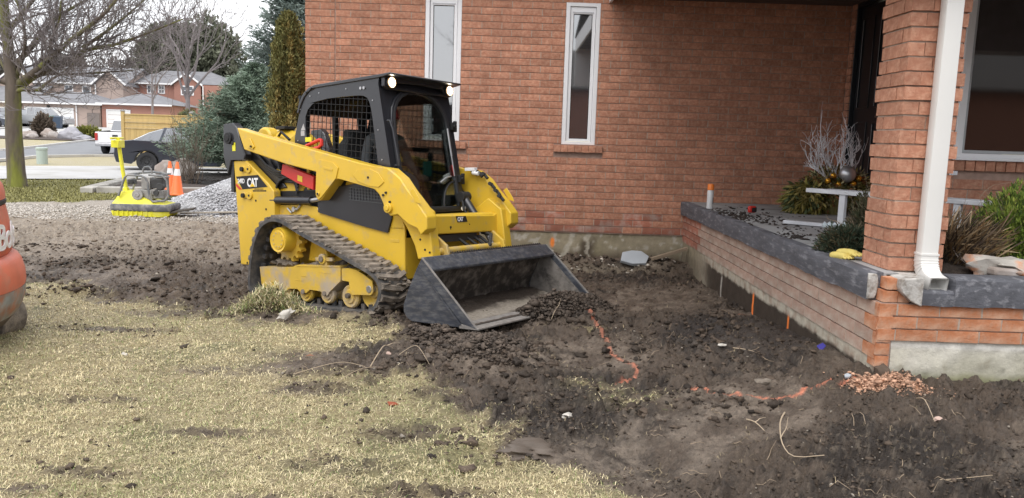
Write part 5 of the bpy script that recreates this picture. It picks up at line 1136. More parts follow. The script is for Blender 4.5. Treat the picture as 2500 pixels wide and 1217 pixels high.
# earth lying in the bucket
c = MB(); NX, NY = 60, 110; xs = np.linspace(.985, 1.63, NX); ysm = np.linspace(-.815, .815, NY); X_, Y_ = np.meshgrid(xs, ysm)
H_2 = .018 + .05 * np.exp(-((X_ - 1.0) / .14) ** 2) + .045 * np.exp(-((X_ - 1.08) / .20) ** 2) * (.6 + .6 * fbm(X_, Y_, 4, 3, 3)) + .012 * fbm(X_, Y_, 18, 4, 4) * sst(1.35, 1.15, X_) + .003 * fbm(X_, Y_, 18, 4, 4)
ii = np.arange(X_.size).reshape(X_.shape); q = np.stack([ii[:-1, :-1], ii[:-1, 1:], ii[1:, 1:], ii[1:, :-1]], -1).reshape(-1, 4)
colr = lerp((.070, .054, .042), (.36, .315, .26), sst(.02, .25, .35 * fbm(X_, Y_, 3, 3, 8) + .42 - np.abs(X_ - 1.36) * 2.2) * sst(-.6, -.3, Y_ * 1.0 + .5)); colr = lerp(colr, (.09, .07, .056), sst(1.46, 1.56, X_))
me = np_mesh('bucket_soil', np.stack([X_, Y_, H_2], -1).reshape(-1, 3), q, smooth=True, cols=colr.reshape(-1, 3)); me.materials.append(M_SOIL); o_ = link('bucket_soil', me, ldr); o_['kind'] = 'stuff'

# earth rolled up over the far half of the cutting edge
def l2w(x, y, z): return TM @ Vector((x, y, z)) + Vector(TL)
def pile(name, pts, r0, n, label, cat, hfn, cols, seed=1):
    q = np.random.RandomState(seed); P = []; Sx = []
    for _ in range(n):
        t = q.rand() * (len(pts) - 1); i = int(t); f = t - i; a, b = pts[i], pts[i + 1]
        x = a[0] + (b[0] - a[0]) * f; y = a[1] + (b[1] - a[1]) * f; r = a[2] + (b[2] - a[2]) * f; h = a[3] + (b[3] - a[3]) * f
        u, v = q.randn() * .5, q.randn() * .5
        P.append((x + u * r, y + v * r, h * math.exp(-(u * u + v * v) * 1.3) * q.rand() ** .3)); Sx.append(r0 * math.exp(q.randn() * .5))
    P = np.array(P); Sx = np.clip(Sx, .004, .05)
    return scatter_lumps(name, P[:, 0], P[:, 1], Sx, cols * (.5 + 1.0 * q.rand(n, 1)), label, cat, sub=1, zfn=lambda a, b: hfn(a, b) + P[:, 2], m=M_CLOD)
w1, w2, w3, w4 = l2w(1.66, -.10, 0), l2w(1.68, .25, 0), l2w(1.62, .60, 0), l2w(1.66, .86, 0)
pile('soil_windrow', [(w1.x, w1.y, .16, .12), (w2.x, w2.y, .22, .19), (w3.x, w3.y, .22, .17), (w4.x, w4.y, .18, .09)], .0078, 11000, 'dark clumpy soil rolled up over the front edge of the bucket', 'soil', lambda a, b: gheight(a, b) * 1.0, np.array([.080, .061, .047]), 3)
w5, w6, w7 = l2w(1.30, -1.02, 0), l2w(1.62, -1.0, 0), l2w(1.85, -.85, 0)
pile('soil_bank', [(w5.x, w5.y, .16, .03), (w6.x, w6.y - .08, .20, .05), (w7.x, w7.y - .1, .25, .05), (-.1, 5.0, .3, .05)], .0078, 6500, 'dark broken soil banked along the near side of the bucket', 'soil', lambda a, b: gheight(a, b), np.array([.084, .064, .049]), 4)

# ------------------------------------------------------------------ the operator
def skin_body(name, joints, edges, m, parent, sub=2, root=0):
    """joints: (x, y, z, r)"""
    me = bpy.data.meshes.new(name); me.from_pydata([j[:3] for j in joints], edges, []); o = link(name, me, parent)
    md = o.modifiers.new('skin', 'SKIN'); md.use_smooth_shade = True
    for v, j in zip(me.skin_vertices[0].data, joints): v.radius = (j[3], j[3]); 
    me.skin_vertices[0].data[root].use_root = True
    o.modifiers.new('sub', 'SUBSURF').levels = sub; o.modifiers['sub'].render_levels = sub
    dg = bpy.context.evaluated_depsgraph_get(); dg.update(); me2 = bpy.data.meshes.new_from_object(o.evaluated_get(dg)); me2.name = name
    o.modifiers.clear(); o.data = me2; me2.materials.clear(); me2.materials.append(m); bpy.data.meshes.remove(me); return o
M_SKIN = mat('skin', (.42, .24, .17), .55, var=.05); M_JACKET = mat('dark_grey_jacket', (.05, .055, .06), .85, bump=.4, bscale=40); M_JEANS = mat('blue_grey_trousers', (.06, .085, .12), .85, bump=.4, bscale=60); M_CAPR = mat('red_knit_cap', (.42, .03, .03), .85, bump=.5, bscale=80)
op = bpy.data.objects.new('person', None); COL.objects.link(op); op.matrix_world = ldr.matrix_world @ Matrix.Translation((-.14, .03, 1.07)) @ Matrix.Rotation(radians(-18), 4, 'Z') @ Matrix.Rotation(radians(13), 4, 'Y') @ Matrix.Scale(.93, 4)
tag(op, 'operator in a red cap and dark jacket seated inside the loader cab', 'person')
skin_body('body', [(0, 0, .10, .14), (0, 0, .26, .135), (.02, 0, .42, .125), (.04, 0, .50, .07), (.06, 0, .545, .052), (.03, -.17, .42, .06), (.03, .17, .42, .06), (.12, -.24, .22, .048), (.12, .24, .22, .048), (.30, -.27, .13, .034), (.30, .27, .13, .034), (.02, -.10, .06, .095), (.02, .10, .06, .095), (.42, -.13, .10, .072), (.42, .13, .10, .072), (.50, -.12, -.27, .045), (.50, .12, -.27, .045)],
          [(0, 1), (1, 2), (2, 3), (3, 4), (2, 5), (2, 6), (5, 7), (6, 8), (7, 9), (8, 10), (0, 11), (0, 12), (11, 13), (12, 14), (13, 15), (14, 16)], M_JACKET, op)
for sg in (-1, 1): skin_body('trouser_leg', [(.06, sg * .10, .06, .102), (.42, sg * .13, .10, .080), (.50, sg * .12, -.25, .055)], [(0, 1), (1, 2)], M_JEANS, op)
for sg in (-1, 1):
    j = [(.30, sg * .27, .13, .030), (.36, sg * .275, .13, .034)]; e_ = [(0, 1)]
    for k in range(4): b = len(j); j += [(.39, sg * .275 + (k - 1.5) * .019, .135, .011), (.415, sg * .275 + (k - 1.5) * .019, .118, .010), (.405, sg * .275 + (k - 1.5) * .018, .095, .009)]; e_ += [(1, b), (b, b + 1), (b + 1, b + 2)]
    b = len(j); j += [(.36, sg * .24, .125, .013), (.385, sg * .235, .105, .011)]; e_ += [(1, b), (b, b + 1)]; skin_body('hand', j, e_, M_SKIN, op, 1)
c = MB(); rg = []
for z, a, b, cx0 in [(-.115, .030, .028, .030), (-.10, .045, .038, .022), (-.07, .062, .055, .012), (-.03, .078, .068, .006), (.02, .090, .075, .0), (.06, .094, .077, -.004), (.09, .085, .070, -.006), (.115, .058, .050, -.008), (.125, .02, .02, -.008)]:
    rg.append([(cx0 + a * cos(t_), b * sin(t_), z) for t_ in np.linspace(0, 2 * pi, 24, endpoint=False)])
c.loft(rg); c.loft([[(.085 + .0, -.008, .03), (.085, .008, .03), (.083, 0, .035)], [(.102, -.013, -.01), (.102, .013, -.01), (.110, 0, -.005)], [(.088, -.010, -.022), (.088, .010, -.022), (.092, 0, -.022)]])
for sg in (-1, 1): c.blob((-.005, sg * .078, .0), .022, 1, 0, 1, (1, .4, 1.4))
for v in range(len(c.v)): c.v[v] = (c.v[v][0] + .10, c.v[v][1], c.v[v][2] + .635)
hd = c.build('head', M_SKIN, op, smooth=60)
c = MB(); rg = []
for z, a, b in [(.035, .098, .081), (.065, .099, .082), (.095, .090, .074), (.125, .062, .054), (.138, .02, .02)]: rg.append([(.097 + a * cos(t_), b * sin(t_), z + .635) for t_ in np.linspace(0, 2 * pi, 24, endpoint=False)])
c.loft(rg); c.loft([[(.16, -.055, .672), (.16, .055, .672), (.16, .055, .678), (.16, -.055, .678)], [(.235, -.035, .660), (.235, .035, .660), (.235, .035, .665), (.235, -.035, .665)]]); c.build('cap', M_CAPR, op)
c = MB()
for sg in (-1, 1): c.blob((.183, sg * .030, .650), .010, 1, 0, 1)
c.box(.184, .190, -.022, .022, .583, .588); c.build('eyes_and_mouth', mat('dark_features', (.05, .03, .025), .5), hd if 0 else op)
c = MB(); rg = []
for z, a, b in [(-.118, .034, .034), (-.085, .064, .060), (-.055, .074, .068)]: rg.append([(.124 + a * cos(t_) - .012, b * sin(t_), z + .635) for t_ in np.linspace(-1.9, 1.9, 16)])
c.loft(rg, closed=False, cap=False); c.build('beard', mat('beard_hair', (.07, .05, .04), .9), op)
# ================================================================== VEGETATION TOOLS
def limb_path(mb, pts, r0, r1, n=7, sub=3):
    P = [Vector(p) for p in pts]; out = []
    for i in range(len(P) - 1):
        p0 = P[max(i - 1, 0)]; p1 = P[i]; p2 = P[i + 1]; p3 = P[min(i + 2, len(P) - 1)]
        for k in range(sub):
            t = k / sub; out.append(.5 * ((2 * p1) + (p2 - p0) * t + (2 * p0 - 5 * p1 + 4 * p2 - p3) * t * t + (3 * p1 - p0 - 3 * p2 + p3) * t ** 3))
    out.append(P[-1]); m = len(out); mb.tube(out, [r0 + (r1 - r0) * (k / (m - 1)) ** .8 for k in range(m)], n); return out
def grow(mb, p, d, r, L, lvl, q, up=.25, wob=.28, nch=4, ang=.7, rmin=.004, ratio=.62):
    """a branch with wiggle and side shoots"""
    p = Vector(p); d = Vector(d).normalized(); seg = 5; path = [p.copy()]; rad = [r]; dd = d.copy(); kids = []
    for k in range(seg):
        dd = (dd + Vector((q.gauss(0, wob), q.gauss(0, wob), q.gauss(0, wob) + up * .35))).normalized()
        p = p + dd * (L / seg); path.append(p.copy()); rad.append(max(r * (1 - .8 * (k + 1) / seg), rmin * .5))
        kids.append((p.copy(), dd.copy(), rad[-1], (k + 1) / seg))
    mb.tube(path, rad, 5 if r > .02 else (4 if r > .008 else 3), cap=False)
    if lvl > 0:
        for c in range(nch):
            p_, d_, r_, f = kids[min(seg - 1, int(q.uniform(.6, seg)))]
            ax = Vector((q.gauss(0, 1), q.gauss(0, 1), q.gauss(0, 1))).cross(d_)
            if ax.length < .01: continue
            nd = (d_ * cos(ang) + ax.normalized() * sin(ang) * q.choice((1, 1, .8))).normalized(); nd.z += up * .4
            grow(mb, p_, nd, max(r_ * .7, rmin), L * ratio * q.uniform(.7, 1.15), lvl - 1, q, up, wob, nch, ang, rmin, ratio)
def bark(name, col, moss=None):
    return mat(name, col, .95, var=.25, vscale=12, bump=1.2, bscale=25, col2=moss, c2scale=2.2, c2lo=.46, c2hi=.60, stretch=(1, 1, .25))
M_BARK = bark('mossy_bark', (.13, .105, .085), (.19, .20, .04)); M_TWIG = mat('grey_twigs', (.21, .185, .185), .9, var=.2, vscale=2)
M_TWIGB = mat('brown_twigs', (.15, .115, .085), .9, var=.2, vscale=3)

def leafmesh(name, C_, D_, size, wid, cols, m, parent=None, nper=3, spread=.5, label=None, cat=None, kind=None, rs=None):
    """clumps of narrow pointed leaves or needles; C_ centres, D_ growth direction"""
    rs = rs or np.random.RandomState(3); n = len(C_); C_ = np.repeat(C_, nper, 0); D_ = np.repeat(D_, nper, 0); cols = np.repeat(cols, nper, 0); size = np.repeat(size, nper)
    N = len(C_); D_ = D_ + rs.randn(N, 3) * spread; D_ /= np.linalg.norm(D_, axis=1)[:, None] + 1e-9
    Rv = rs.randn(N, 3); Sd = np.cross(D_, Rv); Sd /= np.linalg.norm(Sd, axis=1)[:, None] + 1e-9
    L = (size * (.6 + .8 * rs.rand(N)))[:, None]; w = L * wid; C_ = C_ + rs.randn(N, 3) * size[:, None] * .25
    P = np.stack([C_, C_ + D_ * L * .55 + Sd * w, C_ + D_ * L, C_ + D_ * L * .5 - Sd * w], 1).reshape(-1, 3)
    f = (np.array([[0, 1, 2], [0, 2, 3]])[None] + (np.arange(N) * 4)[:, None, None]).reshape(-1, 3)
    cols = np.clip(cols * (.75 + .5 * rs.rand(N, 1)), 0, 1)
    me = np_mesh(name, P, f, cols=np.repeat(cols, 4, 0)); me.materials.append(m); o = link(name, me, parent); tag(o, label, cat, None, kind); return o
M_NEEDLE = attr_mat('needles', rough=.7, bump=0, var=.2, vscale=1.5, spec=.3)

def conifer(name, base, H, R, nb, ntuft, tl, col, col2, label, q=1, droop=.25, z0=.04, power=.85, tip=.35, wid=.10, nper=4, trunk_r=.12, twigs=True, jag=.25, cat='tree'):
    rs = np.random.RandomState(q); root = empty(name, base, 0, label, cat)
    tr = MB(); tr.tube([(0, 0, -.1), (rs.randn() * .02, 0, H * .5), (0, 0, H * .97)], [trunk_r, trunk_r * .6, .01], 8); tr.build('trunk', M_TRUNKD, root)
    Cs, Ds, Tn = [], [], []; br_ = MB()
    for b in range(nb):
        f = rs.rand() ** 1.15; z = H * (z0 + (1 - z0) * f); a = rs.rand() * 2 * pi; Rb = R * (1 - f) ** power * (1 - jag + 2 * jag * rs.rand()) + .05 * R
        n = max(4, int(ntuft * (.3 + Rb / R))); t = np.linspace(.12, 1, n) ** .8
        r_ = Rb * t; zz = z - droop * Rb * np.sin(t * pi * .6) + tip * Rb * t ** 3 * .6
        x = np.cos(a) * r_; y = np.sin(a) * r_; lat = rs.randn(n) * Rb * .16 * (1.2 - t); x = x - np.sin(a) * lat; y = y + np.cos(a) * lat; zz = zz + rs.randn(n) * .03 * Rb
        Cs.append(np.stack([x, y, zz], -1)); s = np.sign(lat); Ds.append(np.stack([np.cos(a) - np.sin(a) * s * .6, np.sin(a) + np.cos(a) * s * .6, np.full(n, .05) + .25 * t], -1)); Tn.append(t)
        if b % 3 == 0: br_.tube([(0, 0, z), (cos(a) * Rb * .5, sin(a) * Rb * .5, z - droop * Rb * .8), (cos(a) * Rb * .95, sin(a) * Rb * .95, z - droop * Rb * .95 + tip * Rb * .5)], [.018, .012, .004], 4, cap=False)
    br_.build('branches', M_TRUNKD, root)['kind'] = 'stuff'
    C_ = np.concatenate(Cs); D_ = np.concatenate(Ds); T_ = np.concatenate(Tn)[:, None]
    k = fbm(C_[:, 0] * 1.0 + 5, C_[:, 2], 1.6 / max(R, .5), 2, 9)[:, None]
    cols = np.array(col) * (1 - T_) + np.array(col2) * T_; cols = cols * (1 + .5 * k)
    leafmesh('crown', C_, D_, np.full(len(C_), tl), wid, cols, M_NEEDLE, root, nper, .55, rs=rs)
    return root
M_TRUNKD = bark('dark_bark', (.07, .055, .045))

# ---------------------------------------------------------------- bare lawn tree
tr_ = empty('bare_tree', (-11.2, 18.0, 0), 0, 'bare deciduous tree with mossy green trunk and wide spreading limbs at far left', 'tree')
T0 = Vector((-11.2, 18.0, 0)); rel = lambda x, z, y=18.0: (x + 11.2, y - 18.0, z)
c = MB(); c.tube([(.0, 0, -.1), (.0, 0, .05), (-.01, 0, .35), (-.02, 0, 1.2), (.01, 0, 2.0), (.02, .0, 2.3), (-.04, 0, 2.96), (-.07, 0, 3.6), (-.09, 0, 4.3), (-.06, 0, 5.4), (.1, .1, 6.6)], [.24, .205, .185, .168, .158, .150, .110, .100, .085, .06, .02], 12)
c.build('trunk', M_BARK, tr_, smooth=60)
LIMBS = [([(-11.06, 2.30), (-10.45, 2.66), (-9.98, 2.95), (-9.47, 3.24), (-8.78, 3.65), (-8.32, 4.02), (-7.95, 4.37)], .085, .018, -1.2), ([(-11.10, 2.2), (-10.73, 2.49), (-10.08, 2.82), (-9.61, 3.10), (-9.07, 3.21), (-8.43, 3.45), (-7.5, 3.85)], .095, .014, .3),
         ([(-9.61, 3.12), (-9.24, 3.42), (-8.68, 3.87), (-8.2, 4.4)], .05, .012, .3), ([(-11.15, 2.10), (-10.93, 2.18), (-10.47, 2.17), (-10.1, 2.38), (-9.77, 2.60), (-9.5, 2.75)], .06, .010, -.6), ([(-11.23, 2.30), (-11.46, 2.36), (-12.0, 2.5), (-13.0, 3.0)], .07, .015, -.4),
         ([(-11.2, 2.6), (-10.80, 3.2), (-10.4, 3.78), (-9.93, 4.15), (-9.2, 4.7)], .07, .015, .8), ([(-11.15, 2.4), (-10.77, 3.05), (-10.63, 3.6), (-10.75, 4.5), (-10.6, 5.2)], .055, .012, -.9), ([(-11.24, 3.0), (-11.49, 3.48), (-11.9, 4.4)], .06, .012, .4),
         ([(-11.1, 2.35), (-10.59, 2.54), (-10.0, 2.58), (-9.36, 2.67), (-8.86, 2.75)], .05, .008, .9), ([(-10.40, 2.66), (-10.15, 3.2), (-9.77, 3.62), (-9.5, 4.5)], .045, .012, -.8), ([(-11.2, 3.5), (-10.6, 4.1), (-9.9, 4.6), (-9.0, 5.1)], .055, .012, -.3), ([(-11.2, 2.25), (-11.7, 2.9), (-12.4, 3.4), (-13.2, 4.2)], .06, .012, 1.0)]
q = random.Random(12); tw = MB()
for pts, r0, r1, dy in LIMBS:
    n = len(pts); P = [rel(x, z, 18 + dy * (i / (n - 1)) + q.uniform(-.06, .06)) for i, (x, z) in enumerate(pts)]
    c = MB(); out = limb_path(c, P, r0, r1, 8); c.build('limb', M_BARK, tr_, smooth=60)
    m = len(out)
    for k in range(2, m):
        f = k / (m - 1); t = (out[k] - out[k - 1]).normalized()
        for _ in range(2 if f < .5 else 3):
            ax = t.cross(Vector((q.gauss(0, 1), q.gauss(0, 1), q.gauss(0, 1)))); 
            if ax.length < .05: continue
            nd = t * .75 + ax.normalized() * .7; nd.z += .18
            grow(tw, out[k], nd, (r0 + (r1 - r0) * f) * .38, (1.35 - .5 * f) * q.uniform(.6, 1.15), 2, q, up=.22, nch=4, rmin=.0065, wob=.2)
for k in range(26):
    z = 2.6 + 3.6 * k / 26; a = q.uniform(0, 2 * pi); grow(tw, (-.06, 0, z), (cos(a), sin(a), .6), .028, q.uniform(1.0, 1.8), 2, q, up=.25, nch=4, rmin=.0065, wob=.2)
tw.build('twigs', M_TWIG, tr_, smooth=0)['kind'] = 'stuff'

# ---------------------------------------------------------------- evergreens by the house corner
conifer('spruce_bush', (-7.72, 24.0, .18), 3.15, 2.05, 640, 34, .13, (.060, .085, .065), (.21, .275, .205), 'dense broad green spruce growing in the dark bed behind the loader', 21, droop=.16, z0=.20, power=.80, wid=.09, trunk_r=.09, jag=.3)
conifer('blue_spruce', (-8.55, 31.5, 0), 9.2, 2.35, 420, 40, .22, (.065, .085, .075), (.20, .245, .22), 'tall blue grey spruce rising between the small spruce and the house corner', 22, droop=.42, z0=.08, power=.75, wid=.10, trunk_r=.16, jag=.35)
ct = empty('cedar_tree', (-3.60, 12.8, 0), 0, 'narrow olive cedar pressed against the left corner of the brick house', 'tree')
c = MB(); c.tube([(0, 0, -.1), (.02, 0, 1.5), (0, 0, 3.0)], [.05, .035, .01], 7); c.build('trunk', M_TRUNKD, ct)
rs = np.random.RandomState(5); n = 9000; z = .25 + 3.0 * rs.rand(n) ** .9; a = rs.rand(n) * 2 * pi; rr = .29 * np.interp(z, [0.2, .8, 1.8, 2.6, 3.1, 3.3], [.75, 1, 1.02, .85, .5, .08]) * (1 + .7 * fbm(a * 1.2, z, 1.9, 3, 4)) * rs.rand(n) ** .35
kk_ = fbm(a * 2.2, z, 3.2, 3, 24) > -.16; a, z, rr = a[kk_], z[kk_], rr[kk_]; n = len(a); Cc = np.stack([np.cos(a) * rr, np.sin(a) * rr, z], -1); Dd = np.stack([np.cos(a) * .25, np.sin(a) * .25, np.ones(n)], -1)
k = fbm(a * 1.5, z, 1.5, 3, 14)[:, None]; cc = np.array([.18, .175, .06]) * (1 + .9 * k) + np.array([.04, .0, .0]) * (k > .15)
leafmesh('crown', Cc, Dd, np.full(n, .06), .16, cc, M_NEEDLE, ct, 4, .6, rs=rs)
# distant bare tree in front of the far brick house
def bare_tree(loc, H, R, label, seed, nm=7, m=None, rmin=.012, tr_r=.14, fork=.28, lvl=3):
    root = empty('bare_tree', loc, 0, label, 'tree'); q = random.Random(seed); c = MB(); zf = H * fork
    c.tube([(0, 0, -.2), (0, 0, zf * .5), (.03, 0, zf), (.05, 0, H * .6), (0, 0, H * .85)], [tr_r, tr_r * .85, tr_r * .7, tr_r * .35, tr_r * .1], 8); c.build('trunk', m or M_TWIG, root)
    t = MB()
    for k in range(nm):
        a = 2 * pi * k / nm + q.uniform(-.3, .3); z = zf + (H * .35) * q.random(); el = q.uniform(.6, 1.2)
        grow(t, (0, 0, z), (cos(a) * cos(el), sin(a) * cos(el), sin(el)), tr_r * .42, (H - z) * q.uniform(.55, .8), lvl, q, up=.20, nch=4, rmin=rmin, wob=.16, ang=.55, ratio=.6)
    t.build('twigs', m or M_TWIG, root, smooth=0)['kind'] = 'stuff'; return root
bare_tree((-18.3, 45, .1), 9.2, 3, 'pale bare tree standing before the far red brick house', 31, 9, tr_r=.19, rmin=.013)
bare_tree((-36, 80, 1.1), 9.5, 3, 'small distant bare tree behind the light bare tree', 32, 7, tr_r=.16, rmin=.02, lvl=2)
# wide dark evergreens beyond the roofs
def crown_tree(name, loc, H, cz, rad, n, size, col, label, seed, wid=.25, nper=3):
    root = empty(name, loc, 0, label, 'tree'); rs = np.random.RandomState(seed)
    c = MB(); c.tube([(0, 0, -.2), (.1, 0, H * .5), (0, 0, H * .85)], [.3, .2, .06], 8); c.build('trunk', M_TRUNKD, root)
    v = rs.randn(n, 3); v /= np.linalg.norm(v, axis=1)[:, None]; lump = 1 + .32 * fbm(v[:, 0] * 2 + seed, v[:, 2] * 2 + v[:, 1], 1.3, 3, seed)
    C_ = v * (rs.rand(n, 1) ** .3) * lump[:, None] * np.array(rad) + np.array([0, 0, cz]); D_ = v * .7 + np.array([0, 0, .7])
    k = fbm(C_[:, 0], C_[:, 2], 2.2 / rad[0], 3, seed)[:, None]; leafmesh('crown', C_, D_, np.full(n, size), wid, np.array(col) * (1 + .6 * k), M_NEEDLE, root, nper, .6, rs=rs); return root
crown_tree('pine_tree', (-44.5, 105, 1.6), 12, 8.4, (4.6, 3.5, 4.6), 3000, .55, (.14, .145, .105), 'broad dark pine left of the pair behind the far roofs', 41)
crown_tree('pine_tree', (-39.6, 104, 1.6), 12.5, 8.6, (4.3, 3.5, 5.0), 3000, .55, (.125, .135, .095), 'broad dark pine right of the pair behind the far roofs', 42)
crown_tree('pine_tree', (-32.0, 118, 1.7), 10, 7.4, (4.0, 3.5, 3.2), 2600, .6, (.10, .098, .085), 'hazy brownish tree between the pale bare tree and tall blue spruce', 43)
conifer('fir_tree', (-31.0, 110, 1.7), 10.3, 2.2, 120, 16, .5, (.07, .085, .07), (.10, .12, .10), 'thin distant fir tip rising behind the small spruce', 44, wid=.14)
bare_tree((-62, 100, 1.5), 11, 3, 'far bare tree behind the tan houses at left', 33, 8, tr_r=.25, rmin=.03, lvl=2)
bare_tree((-52, 104, 1.5), 10.5, 3, 'far bare tree rising above the pinkish house roof', 34, 8, tr_r=.22, rmin=.03, lvl=2)

# ---------------------------------------------------------------- front bed: mulch, shrub, rock
BED = [(-9.0, 20.6), (-6.2, 19.6), (-3.2, 20.2), (-3.2, 24.6), (-7.0, 25.4), (-10.3, 24.6), (-9.4, 22.0)]
bx_ = np.linspace(-10.5, -3, 90); by_ = np.linspace(19.2, 25.8, 80); X_, Y_ = np.meshgrid(bx_, by_); dd_ = sdist(X_, Y_, BED) + .12 * fbm(X_, Y_, 2, 3, 5); Z_ = gbase(X_, Y_) - .06 + .20 * sst(-.05, .7, dd_) + .03 * fbm(X_, Y_, 6, 4, 6)
ii = np.arange(X_.size).reshape(X_.shape); qd = np.stack([ii[:-1, :-1], ii[:-1, 1:], ii[1:, 1:], ii[1:, :-1]], -1).reshape(-1, 4); keep = dd_.ravel()[qd].max(1) > -.05
me = np_mesh('mulch_bed', np.stack([X_, Y_, Z_], -1).reshape(-1, 3), qd[keep], smooth=True, cols=np.tile([[.038, .033, .030]], (X_.size, 1)) * (.6 + .8 * NR.rand(X_.size, 1))); me.materials.append(M_SOIL); tag(link('mulch_bed', me), kind='structure')
mcx = -8.0 + 1.6 * NR.randn(2600); mcy = 21.6 + 1.2 * NR.randn(2600); ok = sdist(mcx, mcy, BED) > .1; mcx, mcy = mcx[ok], mcy[ok]
scatter_lumps('mulch', mcx, mcy, .02 + .02 * NR.rand(len(mcx)), np.array([.035, .028, .025]) * (.4 + 1.2 * NR.rand(len(mcx), 1)), 'dark bark mulch round the bare shrub', 'mulch', zfn=lambda a, b: gbase(a, b) + .13, squash=.4)
sh = empty('bare_shrub', (-8.35, 20.6, .08), 0, 'leafless brown shrub of many fine upright stems in front of the black sedan', 'shrub'); c = MB(); q = random.Random(8)
for k in range(24):
    a = q.uniform(0, 2 * pi); el = q.uniform(.75, 1.45); grow(c, (q.gauss(0, .12), q.gauss(0, .1), -.05), (cos(a) * cos(el), sin(a) * cos(el), sin(el)), .011, q.uniform(.7, 1.3), 2, q, up=.2, nch=3, rmin=.0045, wob=.12, ang=.4)
c.build('stems', M_TWIGB, sh, smooth=0)['kind'] = 'stuff'
M_ROCK = mat('field_rock', (.30, .25, .22), .9, var=.25, vscale=5, bump=1.2, bscale=12, col2=(.40, .37, .35), c2scale=2)
def rock(loc, r, label, seed, sq=(1, .8, .6), m=None, group=None):
    c = MB(); c.blob((0, 0, 0), r, 3, .22, seed, sq); o = c.build('rock', m or M_ROCK, None, smooth=60); o.location = loc; return tag(o, label, 'rock', group)
rock((-9.6, 22.7, .25), .42, 'rounded brown rock in the bed under the sedan rear wheel', 3, (1.2, .7, .8))
rock((-30.3, 55, .62), .72, 'largest pale grey boulder of the garden across the street', 4, (1.3, .8, .75), mat('pale_rock', (.31, .305, .33), .9, var=.2, bump=.8, bscale=10))
rock((-29.3, 54.5, .48), .42, 'small flat boulder right of the large pale one', 6, (1.6, .8, .6), MATS['pale_rock'])
rock((-32.0, 55.5, .60), .55, 'tan boulder left of the large pale one', 7, (1.2, .8, .8))
rock((-33.2, 55.0, .55), .48, 'grey boulder at the left end of the garden rocks', 9, (1.2, .8, .75))
def shrub(loc, r, n, size, col, label, seed, sq=(1, .8, .8)):
    root = empty('shrub', loc, 0, label, 'shrub'); rs = np.random.RandomState(seed); v = rs.randn(n, 3); v /= np.linalg.norm(v, axis=1)[:, None]; v[:, 2] = np.abs(v[:, 2])
    C_ = v * (rs.rand(n, 1) ** .3) * r * np.array(sq); leafmesh('foliage', C_, v + np.array([0, 0, .4]), np.full(n, size), .25, np.tile(col, (n, 1)), M_NEEDLE, root, 3, .5, rs=rs); return root
shrub((-30.6, 57.5, .55), .85, 900, .22, (.20, .20, .045), 'low yellow green shrub behind the garden boulders', 51, (1.2, .8, .8))
shrub((-33.4, 57.0, .50), .8, 900, .26, (.14, .11, .085), 'upright brown shrub left of the garden boulders', 52, (.8, .7, 1.9))
shrub((-39.2, 86.0, 1.9), 1.3, 500, .35, (.16, .15, .10), 'shrub top showing above the wooden fence', 53, (1.6, .7, 1.0)) if 0 else None
shrub((-15.9, 39.2, 1.15), .62, 700, .12, (.15, .15, .06), 'olive shrub top poking above the tan wooden fence', 54, (1.3, .8, 1.9))
# dark planting strip of the garden across the street
BD2 = [(-36, 53.2), (-31, 53.0), (-27.8, 53.2), (-27.6, 54.8), (-30, 59), (-36, 60)]
sheet('garden_bed', BD2, .05, mat('dark_mulch', (.075, .055, .045), .95, var=.3, vscale=3, bump=.5))

# ================================================================== STREET FURNITURE AND FAR THINGS
M_WOOD = mat('new_pine_board', (.50, .36, .15), .75, var=.12, vscale=2, bump=.3, bscale=30, rnd=.10, stretch=(4, 4, .4))
fe = empty('wooden_fence', (-18.5, 38, 0), radians(0), 'new tan wooden board fence with tall posts behind the black sedan', 'fence')
gz0 = .0
for k in range(4):
    x = 3.22 * k; c = MB(); c.box(x - .07, x + .07, -.07, .07, -.3, 2.13); c.build('post', M_WOOD, fe, bevel=.01)
    c = MB(); c.box(x - .09, x + .09, -.09, .09, 2.131, 2.16); c.loft([[(x - .09, -.09, 2.16), (x + .09, -.09, 2.16), (x + .09, .09, 2.16), (x - .09, .09, 2.16)], [(x - .02, -.02, 2.22), (x + .02, -.02, 2.22), (x + .02, .02, 2.22), (x - .02, .02, 2.22)]]); c.build('post_cap', mat('grey_cap', (.25, .24, .23), .8), fe)
bdm = {}
for k in range(3):
    x0 = 3.22 * k + .07; x1 = 3.22 * (k + 1) - .07
    for z0, z1, nm in ((1.98, 2.03, 'cap_rail'), (1.62, 1.66, 'rail'), (1.34, 1.38, 'rail'), (.12, .2, 'rail')):
        c = MB(); c.box(x0, x1, -.05, .05, z0, z1); c.build(nm, M_WOOD, fe, bevel=.006)
    for z0, z1 in ((1.665, 1.815), (1.822, 1.975), (1.385, 1.50), (1.505, 1.615)):
        c = MB(); c.box(x0, x1, -.012, .012, z0, z1); c.build('board', M_WOOD, fe, bevel=.004)
    n = 22; w = (x1 - x0) / n
    for i in range(n):
        key = round(w, 4)
        if key not in bdm:
            c = MB(); c.box(-w / 2 + .003, w / 2 - .003, -.012, .012, .19, 1.335); o = c.build('board', M_WOOD, fe); bdm[key] = o.data
        else: o = link('board', bdm[key], fe)
        o.location = (x0 + w * (i + .5), q.uniform(-.003, .003), 0)
# service pedestal
c = MB(); c.lathe([(.0, .60), (.16, .60), (.20, .58), (.20, .52), (.18, .51), (.18, -.1)], 20); pd = c.build('utility_pedestal', mat('pale_green_plastic', (.40, .47, .43), .5, var=.04), None); pd.location = (-16.95, 28.75, 0); tag(pd, 'short pale green round utility pedestal on the verge', 'pedestal')

